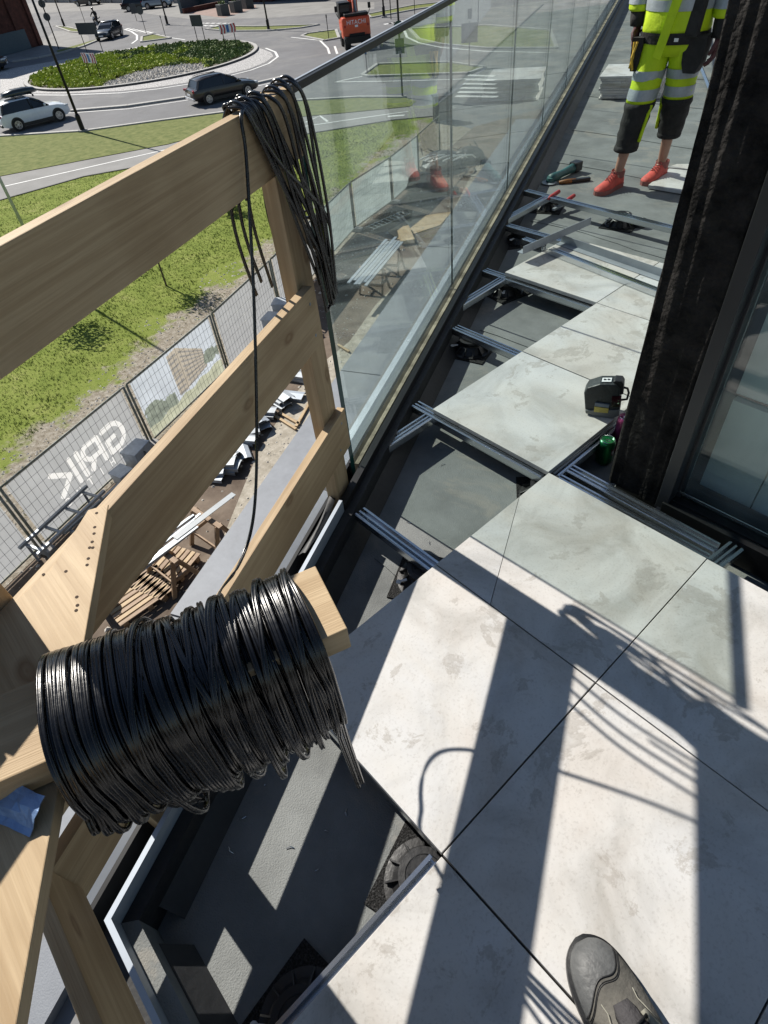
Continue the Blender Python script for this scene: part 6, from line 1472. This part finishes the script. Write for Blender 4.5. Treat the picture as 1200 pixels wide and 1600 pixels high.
# tool pouches on the belt
m = MB(); m.prism([(0, 0), (.001, .0)], 0, .0) if False else None
def pouch(a, b, h0, h1, wd, dp, nm):
    return MB().loft([[mpt(a + s * wd / 2 * k, b + q * dp / 2, h) for s, q in ((-1, -1), (1, -1), (1.05, 0), (1, 1), (-1, 1), (-1.05, 0))] for h, k in ((h0, .55), (h0 + (h1 - h0) * .25, .85), (h0 + (h1 - h0) * .7, 1), (h1, 1))]).build(nm, DKFAB, man, smooth=False)
pouch(.205, .05, .715, .91, .135, .11, 'tool_pouch'); pouch(-.150, .105, .72, .90, .070, .06, 'tool_pouch')
m = MB(); m.tube([mpt(-.165, .150, .88), mpt(-.155, .160, .80), mpt(-.170, .150, .74)], .008, 6); m.tube([mpt(-.145, .150, .88), mpt(-.16, .165, .80), mpt(-.15, .150, .73)], .008, 6); m.build('pliers', mat('yellow plier grips', (.55, .35, .03), .5, var=.1), man)
# shoes
def shoe(toe, heel, nm):
    d = (toe - heel); L = d.length; d.normalize(); n_ = Vector((-d.y, d.x, 0)); rows = []
    for (t, wd, z1, z0) in ((0, .030, .075, .018), (.04, .038, .105, .014), (.16, .042, .118, .012), (.30, .042, .114, .012), (.44, .046, .094, .012), (.60, .052, .074, .012), (.76, .053, .062, .012), (.90, .046, .054, .014), (.975, .028, .042, .018), (1.0, .010, .030, .02)):
        c = heel + d * L * t; rows.append([c + n_ * wd * x + Zv * (z0 + (z1 - z0) * z) for x, z in ((-.8, 0), (-1, .25), (-.9, .6), (-.55, .92), (0, 1), (.55, .92), (.9, .6), (1, .25), (.8, 0))])
    o = MB().loft(rows).build('shoe', SHOE, man, smooth=True)
    so = MB(); rr = []
    for (t, wd) in ((-.01, .028), (.04, .040), (.2, .044), (.4, .045), (.65, .056), (.85, .052), (.96, .034), (1.015, .010)):
        c = heel + d * L * t; rr.append([c + n_ * wd * x + Zv * z for x, z in ((-1, 0), (-1.02, .030), (1.02, .030), (1, 0))])
    so.loft(rr); so.build('sole', SOLE, o)
    la = MB()
    for i in range(5):
        t = .34 + .06 * i; z = .122 - .010 * i; c = heel + d * L * t; la.tube([c - n_ * .026 + Zv * (z - .012), c + Zv * (z + .003), c + n_ * .026 + d * .012 + Zv * (z - .012)], .0032, 5)
    la.build('lace', mat('dark shoe lace', (.20, .02, .02), .8, var=.2), o)
    MB().loft([oval(heel + d * L * .17 + Zv * h, n_, d, a, a * 1.2, 12) for h, a in ((.07, .043), (.105, .047), (.118, .046))], cap=False).build('collar', SOLE, o, smooth=True)
h1 = mpt(-.128, .06, 0); shoe(h1 + MF * .275 - MR * .06, h1, 'r'); h2 = mpt(.075, -.26, 0); shoe(h2 + MF * .27 - MR * .04, h2, 'l')

man.rotation_euler = (0, 0, R(-19)); man.location = MO + MR * .025 + MF * .04

# ------------------------------------------------------------------ photographer's boot
LEATH = mat('dusty grey nubuck', (0.135, 0.128, 0.112), 0.85, scale=18, col2=(0.075, 0.072, 0.065), bump=.25, bscale=160, spec=.2)
CAPL = mat('scuffed toe cap', (0.115, 0.118, 0.118), 0.55, scale=22, col2=(0.06, 0.062, 0.064), bump=.2, spec=.4)
TONG = mat('dark padded tongue', (0.045, 0.042, 0.045), 0.8, var=.2, scale=30, bump=.4)
JEAN = mat('blue denim', (0.055, 0.095, 0.125), 0.85, scale=60, col2=(0.03, 0.055, 0.075), bump=.4)
toe = Vector((.902, -1.112, 0)); bd = Vector((.93, -.367, 0)).normalized(); bnv = Vector((-bd.y, bd.x, 0))
bt = thing('person', 'photographer, of whom one dusty grey work boot and a jeans cuff show', 'person', tuple(toe))
def brow(t, wl, wr_, z1, z0=.020, n=18, sq=.55):
    c = toe + bd * t; out = []
    for i in range(n + 1):
        a = math.pi * i / n; x = math.cos(a); out.append(c + bnv * (x * (wl if x > 0 else wr_)) + Zv * (z0 + (z1 - z0) * (math.sin(a) ** sq)))
    return out
prof = [(.004, .012, .012, .030), (.012, .026, .026, .044), (.028, .038, .039, .056), (.050, .046, .047, .064), (.080, .052, .052, .070), (.110, .054, .053, .078), (.140, .053, .051, .090), (.165, .050, .048, .104), (.19, .046, .045, .122), (.215, .043, .043, .15), (.25, .041, .041, .17), (.29, .036, .036, .17), (.305, .020, .020, .16)]
def pint(tab, t):   # smooth interpolation of a station table
    i = 0
    while i < len(tab) - 2 and t > tab[i + 1][0]: i += 1
    p0, p1, p2, p3 = tab[max(0, i - 1)], tab[i], tab[i + 1], tab[min(len(tab) - 1, i + 2)]
    q = max(0, min(1, (t - p1[0]) / (p2[0] - p1[0]))); out = []
    for k in range(1, len(p1)):
        m1 = (p2[k] - p0[k]) / max(1e-6, p2[0] - p0[0]) * (p2[0] - p1[0]); m2 = (p3[k] - p1[k]) / max(1e-6, p3[0] - p1[0]) * (p2[0] - p1[0])
        out.append((2 * q ** 3 - 3 * q * q + 1) * p1[k] + (q ** 3 - 2 * q * q + q) * m1 + (3 * q * q - 2 * q ** 3) * p2[k] + (q ** 3 - q * q) * m2)
    return out
ts_ = [.004 + .301 * (i / 46) ** 1.35 for i in range(47)]
up = MB().loft([brow(t, *pint(prof, t), n=28) for t in ts_]).build('upper', LEATH, bt, smooth=True)
def on_boot(t, ang, grow=.0008):
    wl, wr_, z1 = pint(prof, t); x = math.cos(ang); c = toe + bd * t
    return c + bnv * (x * ((wl if x > 0 else wr_) + grow)) + Zv * (.020 + (z1 + grow - .020) * max(0, math.sin(ang)) ** .55)
ne = 28
seam_t = [.064 - .026 * math.cos(math.pi * i / ne) + .008 * math.sin(math.cos(math.pi * i / ne) * 4.5) for i in range(ne + 1)]
rows = []
for k in range(12):
    f_ = k / 11; rows.append([on_boot(.0045 + (seam_t[i] - .0045) * f_, math.pi * i / ne, .0012) for i in range(ne + 1)])
MB().loft(rows, cap=False).build('toe_cap', CAPL, up, smooth=True)
for dt, rr_, nm in ((0, .0015, 'cap_seam'), (.006, .0007, 'cap_stitching'), (.0085, .0007, 'cap_stitching')): MB().tube([on_boot(seam_t[i] + dt, math.pi * i / ne, .0006) for i in range(1, ne)], rr_, 6).build(nm, BLACKP, up, smooth=True)
stab = ((-.004, .008, .008), (.004, .024, .024), (.02, .040, .040), (.05, .052, .053), (.09, .058, .058), (.13, .058, .056), (.18, .050, .050), (.24, .045, .046), (.29, .040, .040), (.312, .018, .018))
so = MB(); rr = []
for i in range(44):
    t = -.004 + .316 * (i / 43) ** 1.3; wl, wr_ = pint(stab, t); c = toe + bd * t
    rr.append([c + bnv * wl + Zv * 0, c + bnv * wl * 1.01 + Zv * .012, c + bnv * wl * .99 + Zv * .024, c - bnv * wr_ * .99 + Zv * .024, c - bnv * wr_ * 1.01 + Zv * .012, c - bnv * wr_])
so.loft(rr); so.build('sole', BLACKP, bt, smooth=True)
# tongue, eyelet flaps, laces
tg = MB(); tg.loft([[toe + bd * t + bnv * x * wd + Zv * (z + h) for x, h in ((-1, -.006), (-.8, .002), (0, .006), (.8, .002), (1, -.006))] for t, wd, z in ((.100, .015, .076), (.115, .020, .083), (.140, .022, .094), (.170, .023, .110), (.2, .024, .132), (.225, .024, .158))]); tg.build('tongue', TONG, up, smooth=True)
EYEL = mat('pale grey suede', (.30, .29, .24), .85, var=.15, scale=30)
for s_ in (-1, 1):
    f_ = MB(); rws = []
    for t, x0, x1, z0, z1 in ((.122, .022, .030, .086, .080), (.150, .025, .040, .101, .082), (.18, .026, .044, .119, .090), (.21, .027, .044, .146, .11)): rws.append([toe + bd * t + bnv * s_ * x0 + Zv * (z0 + .001), toe + bd * t + bnv * s_ * (x0 + x1) / 2 + Zv * ((z0 + z1) / 2 + .006), toe + bd * t + bnv * s_ * x1 + Zv * (z1 + .003)])
    f_.loft(rws, cap=False); o = f_.build('eyelet_flap', EYEL, up, smooth=True); sm = o.modifiers.new('t', 'SOLIDIFY'); sm.thickness = .003
la = MB()
for i in range(4):
    t = .128 + .022 * i; z = .092 + .010 * i + (.004 * i); la.tube([toe + bd * t + bnv * .025 + Zv * (z + .000), toe + bd * (t + .006) + Zv * (z + .008), toe + bd * (t + .02) - bnv * .026 + Zv * (z + .010)], .0024, 6); la.tube([toe + bd * t - bnv * .025 + Zv * (z + .001), toe + bd * (t + .006) + Zv * (z + .0095), toe + bd * (t + .02) + bnv * .026 + Zv * (z + .011)], .0024, 6)
la.build('lace', BLACKP, up, smooth=True)
for s_ in (-1, 1): MB().tube([toe + bd * t + bnv * s_ * w_ + Zv * z for t, w_, z in ((.092, .030, .0725), (.106, .028, .0775), (.13, .036, .083), (.17, .046, .078))], .0009, 5).build('stitching', EYEL, up)
leg = MB()
lc = [(.178, .105, .060, .066), (.20, .16, .066, .072), (.235, .25, .068, .074), (.27, .38, .072, .078), (.31, .50, .078, .082)]
leg.loft([[toe + bd * (t + .025) + bd * (a_ * math.cos(2 * math.pi * j / 20)) * (1 + .06 * noise.noise(Vector((j, z * 9, 1)))) + bnv * (b_ * math.sin(2 * math.pi * j / 20)) + Zv * (z - .030 * math.cos(2 * math.pi * j / 20 + 3.14)) for j in range(20)] for t, z, b_, a_ in lc]); leg.build('jeans_leg', JEAN, bt, smooth=True)

bt.scale = (1.12, 1.12, 1.06)

# ------------------------------------------------------------------ laser level on the tile
LASB = mat('dark teal tool plastic', (0.018, 0.024, 0.026), 0.5, var=.3, scale=25, bump=.25, bscale=90)
las = thing('laser_level', 'black laser level with cage loop standing on the tile edge', 'laser level', (-0.0442,0.4254,0))
bb_ = Vector((-0.0442,0.4254,0)); vd = Vector((bb_.x - cam.location.x, bb_.y - cam.location.y, 0)).normalized()
sil = [(-0.1287,0.3837,0.095), (-0.1211,0.3875,0.1204), (-0.0814,0.4071,0.1452), (-0.0318,0.4315,0.154), (-0.0147,0.44,0.1396), (0.0029,0.4486,0.0348), (-0.0218,0.4364,-0.0017), (-0.113,0.3915,0.0112)]
def slab(m, pts, d0, d1):
    n = len(pts); vs = [Vector(p) + vd * d0 for p in pts] + [Vector(p) + vd * d1 for p in pts]
    m.add(vs, [tuple(range(n))[::-1], tuple(range(n, 2 * n))] + [(i, (i + 1) % n, n + (i + 1) % n, n + i) for i in range(n)]); return m
body = slab(MB(), sil, -.012, .055).build('body', LASB, las, bevel=.006)
slab(MB(), [(-0.1142,0.3909,0.0205), (-0.0007,0.4468,0.0434), (0.0038,0.4491,0.0163), (-0.0315,0.4316,-0.0101), (-0.11,0.393,0.0055)], -.018, .058).build('base', mat('grey base plastic', (.16, .17, .17), .5, var=.1), las, bevel=.003)
slab(MB(), [(-0.0409,0.427,0.1582), (-0.0356,0.4296,0.1648), (-0.0128,0.4409,0.166), (-0.0044,0.445,0.1531), (0.0014,0.4479,0.1073), (-0.0296,0.4326,0.1015)], -.004, .040).build('lens_head', BLACKP, las, bevel=.004)
slab(MB(), [(-0.0338,0.4305,0.1007), (-0.0028,0.4458,0.1065), (0.001,0.4477,0.0591), (-0.0283,0.4332,0.0532)], -.0155, -.008).build('lens_window', mat('dark red window', (.035, .006, .010), .1, var=.1), body)
m = MB(); m.tube([Vector((-0.0066,0.4439,0.1294)) + vd * .015, Vector((0.0107,0.4524,0.1267)) + vd * .015, Vector((0.0182,0.4562,0.1075)) + vd * .015, Vector((0.0171,0.4556,0.0774)) + vd * .015, Vector((-0.001,0.4467,0.0708)) + vd * .015], .0045, 8); m.build('guard_loop', BLACKP, las, smooth=True)
slab(MB(), [(-0.0842,0.4057,0.0453), (-0.0358,0.4295,0.0456), (-0.0347,0.4301,0.024), (-0.0829,0.4063,0.0205)], -.0195, -.0125).build('yellow_label', mat('yellow label', (.55, .45, .10), .5, var=.2, scale=40), body)
slab(MB(), [(-0.0846,0.4055,0.0637), (-0.0365,0.4292,0.0639), (-0.0363,0.4293,0.0486), (-0.0846,0.4055,0.0483)], -.0192, -.0125).build('grey_label', mat('grey blue label', (.16, .20, .25), .5, var=.2, scale=40), body)
tl = Vector((-0.0776,0.4089,0.1488)); tr_ = Vector((-0.0466,0.4242,0.1543))
m = MB(); m.add([tl + vd * .002 + Zv * .0012, tr_ + vd * .002 + Zv * .0012, tr_ + vd * .030 + Zv * .0012, tl + vd * .030 + Zv * .0012], [(0, 1, 2, 3)]); o = m.build('button_pad', WHITE, las); sm = o.modifiers.new('t', 'SOLIDIFY'); sm.thickness = .0022
for q in (.3, .7):
    m = MB(); c = tl + (tr_ - tl) * q + vd * .016 + Zv * .0030; m.box(c, (.007, .010, .0012), rz=math.atan2(vd.y, vd.x)); m.build('button', SIGNB, las)

# ------------------------------------------------------------------ drinks cans beside the pier
LID = mat('bare can lid', (0.75, 0.75, 0.76), 0.25, 1.0, var=.05)
def can(c, h, r_, m_, label, print_=None):
    t = thing('drink_can', label, 'drink can', tuple(c))
    b = MB(); b.lathe([(r_ * .72, 0), (r_ * .80, .004), (r_ * .97, .012), (r_, .02), (r_, h - .018), (r_ * .95, h - .010), (r_ * .80, h - .002)], 32, c=c); body = b.build('body', m_, t, smooth=True)
    l_ = MB(); l_.lathe([(r_ * .80, h - .003), (r_ * .83, h), (r_ * .80, h + .001), (r_ * .74, h - .004), (0, h - .0035)], 32, c=c); li = l_.build('lid', LID, t, smooth=False)
    q = Vector(c) + Zv * (h - .003); a_ = Vector((.8, .6, 0)); s_ = Vector((-.6, .8, 0))
    MB().lathe([(.009, 0), (.009, .0016), (.0055, .0016), (.0055, .0)], 14, c=q + s_ * -.006 + Zv * .0006).build('tab', LID, li)
    m = MB(); m.add([q + s_ * (.013 + .008 * math.sin(k * .5236)) + a_ * .009 * math.cos(k * .5236) + Zv * .0004 for k in range(12)], [tuple(range(12))]); m.build('opening', BLACKP, li)
    return t, body
m_, n, l, p = nodes_of('green printed can')
tc = n.new('ShaderNodeTexCoord'); nz = N_(n, 'ShaderNodeTexNoise', Scale=14.0, Detail=2.0, Distortion=1.0); mp_ = N_(n, 'ShaderNodeMapping'); mp_.inputs['Scale'].default_value = (1, 1, .35); l.new(tc.outputs['Object'], mp_.inputs[0]); l.new(mp_.outputs[0], nz.inputs['Vector'])
rp = ramp(n, [(.40, (0.005, 0.10, 0.035)), (.5, (.01, .19, .05)), (.6, (.03, .26, .06)), (.68, (.30, .38, .04))]); l.new(nz.outputs['Fac'], rp.inputs[0]); l.new(rp.outputs[0], p.inputs['Base Color']); p.inputs['Metallic'].default_value = .55; p.inputs['Roughness'].default_value = .28
GC = Vector((0.0428,0.3193,-0.13))
t, bo = can(GC, .115, .033, m_, 'opened green drink can standing by the foot of the wrapped pier')
vv = (cam.location - GC); vv.z = 0; vv.normalize(); si = Vector((-vv.y, vv.x, 0))
def on_can(u, z, rr=.0334): return GC + (vv * math.cos(u) + si * math.sin(u)) * rr + Zv * z
def can_patch(nm, m2, u0, u1, z0, z1, rr):
    m = MB(); k = 8; m.add([on_can(u0 + (u1 - u0) * i / k, z, rr) for i in range(k + 1) for z in (z0 + .006 * math.sin(i), z1 + .006 * math.sin(i + 1))], [(2 * i, 2 * i + 2, 2 * i + 3, 2 * i + 1) for i in range(k)]); m.build(nm, m2, bo)
can_patch('print_badge', mat('dark red print', (.16, .015, .02), .35, .3, var=.1), .75, 1.35, .052, .082, .0334)
can_patch('print_flash', WHITE, .85, 1.22, .060, .072, .0336)
PK = mat('pink metallic can', (0.50, 0.10, 0.25), 0.3, .5, scale=9, col2=(.32, .05, .15))
can(Vector((0.044,0.4222,-0.13)), .168, .0285, PK, 'slim pink drink can half hidden behind the wrapped pier')

# ------------------------------------------------------------------ stack of tiles, cut tiles, tools
SL = Vector((-3.2363,5.2198,-0.13)); sdir = Vector((.91, .415, 0)).normalized(); sback = Vector((-.415, .91, 0))
ordn = ['bottom tile', 'second tile from the bottom', 'third tile from the bottom', 'fourth tile from the bottom', 'fifth tile from the bottom', 'fifth tile from the top', 'fourth tile from the top', 'third tile from the top', 'second tile from the top', 'top tile']
PACK = mat('printed pale tile box', (.55, .56, .56), .75, var=.08, scale=5)
for k in range(10):
    c = SL + sdir * .30 + sback * .30 + Vector((rs_.uniform(-.02, .02), rs_.uniform(-.02, .02), .010 + .0215 * k + .002))
    o = tile0.copy(); COL.objects.link(o); o.name = 'stacked_tile'; o.parent = None; o.location = c; o.rotation_euler = (0, 0, math.atan2(sdir.y, sdir.x) + rs_.uniform(-.012, .012))
    tag(o, ordn[k] + ' of the pale stack behind the worker', 'tile', 'tiles stacked behind the worker')
for (pl, lab) in (([(-1.4266,3.1245,-0.1), (-1.4877,3.5276,-0.1), (-1.273,3.5669,-0.1), (-1.1164,3.1438,-0.1)], 'cut piece of pale tile on the floor by the red shoes, nearer one'), ([(-1.5147,3.5473,-0.1), (-1.4927,3.6499,-0.1), (-1.3261,3.746,-0.1), (-1.2868,3.5932,-0.1)], 'cut piece of pale tile behind the nearer cut piece')):
    o = MB().prism([q[:2] for q in pl], -.122, -.100).build('tile_offcut', TILE); tag(o, lab, 'tile piece')
    MB().prism([(q[0] * .96 + pl[0][0] * .04, q[1] * .96 + pl[0][1] * .04) for q in pl], FZ, -.1225).build('spacer_board', WOODD, o) if False else None
TEALT = mat('teal power tool', (0.03, 0.11, 0.11), 0.5, var=.15, scale=20, bump=.1)
RUST = mat('orange brown grip', (.30, .12, .03), .6, var=.2); REDH = mat('red handle', (.40, .03, .03), .5, var=.1)
def at(u, v, z=FZ): return None
a, b = Vector((-2.1051,2.8619,-0.1)), Vector((-2.097,3.1498,-0.09)); t = thing('angle_grinder', 'teal cordless angle grinder lying on the membrane', 'power tool', (a.x, a.y, FZ))
d = (b - a).normalized(); m = MB(); m.tube([a, a + d * .05, a + (b - a) * .5, a + (b - a) * .8, b], [.034, .034, .026, .030, .036], 12); m.build('body', TEALT, t, smooth=True)
MB().box(b + d * .03 + Zv * .004, (.085, .075, .07), rz=math.atan2(d.y, d.x)).build('battery', BLACKP, t, bevel=.008); MB().lathe([(.0, 0), (.030, .002), (.032, .03), (.028, .045)], 14, c=a - d * .0 - Zv * .034).build('gear_head', TEALT, t); MB().lathe([(.0, 0), (.058, .001), (.058, .004), (0, .006)], 22, c=a - Zv * .022 - d * .01).build('disc', STEEL, t)
a, b = Vector((-2.0303,2.8775,-0.115)), Vector((-1.8881,3.0675,-0.115)); d = (b - a).normalized(); t = thing('hand_tool', 'dark hand tool with an orange brown grip beside the grinder', 'hand tool', (a.x, a.y, FZ))
MB().tube([a, a + d * .06, a + d * .13], [.012, .018, .016], 8).build('grip', RUST, t, smooth=True); MB().box((a + b) / 2 + d * .05, ((b - a).length * .62, .035, .024), rz=math.atan2(d.y, d.x)).build('shank', BLACKP, t, bevel=.004)
a, b = Vector((-1.7467,2.3307,-0.035)), Vector((-1.7491,2.4567,-0.02)); d = (b - a).normalized(); t = thing('hand_clamp', 'tool with two short red handles lying by the far rail', 'hand tool', (a.x, a.y, FZ))
for q in (0, 1): p = a + Vector((.07 * q, .09 * q, -.04 * q)); MB().tube([p, p + d * .05, p + d * .14], [.010, .015, .013], 8).build('handle', REDH, t, smooth=True); MB().box(p - d * .05, (.12, .02, .014), rz=math.atan2(d.y, d.x)).build('jaw', STEEL, t)
c = Vector((-1.1017,2.4869,-0.13)); t = thing('tape_measure', 'small dark grey reel beside the free standing pedestal', 'tape reel', tuple(c)); MB().lathe([(.034, 0), (.036, .006), (.036, .045), (.030, .05), (.012, .05), (.012, .046), (0, .046)], 20, c=c).build('case', SIGNB, t, smooth=False); MB().lathe([(.010, .05), (.010, .056), (0, .056)], 12, c=c).build('hub', WHITEK, t)
a, b = Vector((-3.1998,7.2135,-0.12)), Vector((-2.2806,5.7491,-0.12)); o = MB().beam(a, b + (b - a) * .4, .03, .02).build('metal_lath', ALU); tag(o, 'thin pale metal lath on the membrane behind the wrapped pier', 'lath')
for (p, q, lab, mm, wd) in (((947, 48), (966, 12), 'dark strip lying by the glass base at the far end', BLACKM, .06), ((941, 40), (958, 6), 'pale strip lying by the glass base at the far end', SILL, .12)):
    pass
a, b = Vector((-5.4961,8.8693,-0.12)), Vector((-6.6837,11.0779,-0.12)); o = MB().beam(a, b, .10, .02).build('floor_strip', BLACKM); tag(o, 'dark strip lying by the glass base at the far end', 'strip')
a, b = Vector((-5.6404,8.9524,-0.12)), Vector((-6.8588,11.2098,-0.12)); o = MB().beam(a, b, .22, .012).build('floor_strip', SILL); tag(o, 'pale strip lying by the glass base at the far end', 'strip')

# swarf and screws dropped on the membrane
m = MB(); rw2 = random.Random(9)
for k in range(22):
    x, y = (rw2.uniform(.12, .5), rw2.uniform(-1.6, -1.2)) if k < 7 else ((rw2.uniform(-.55, -.1), rw2.uniform(-.5, -.05)) if k < 12 else (rw2.uniform(-2.6, -.7), rw2.uniform(1.3, 4.5)))
    a = rw2.uniform(0, 6.28); L = rw2.uniform(.006, .022); d = Vector((math.cos(a), math.sin(a), 0)); p = Vector((x, y, FZ + .002))
    m.tube([p, p + d * L * .5 + Vector((-d.y, d.x, 0)) * L * .2 + Zv * .002, p + d * L], .0011, 5)
o = m.build('metal_swarf', LID); o['kind'] = 'stuff'; tag(o, 'bright metal shavings and screws dropped on the grey membrane', 'debris')
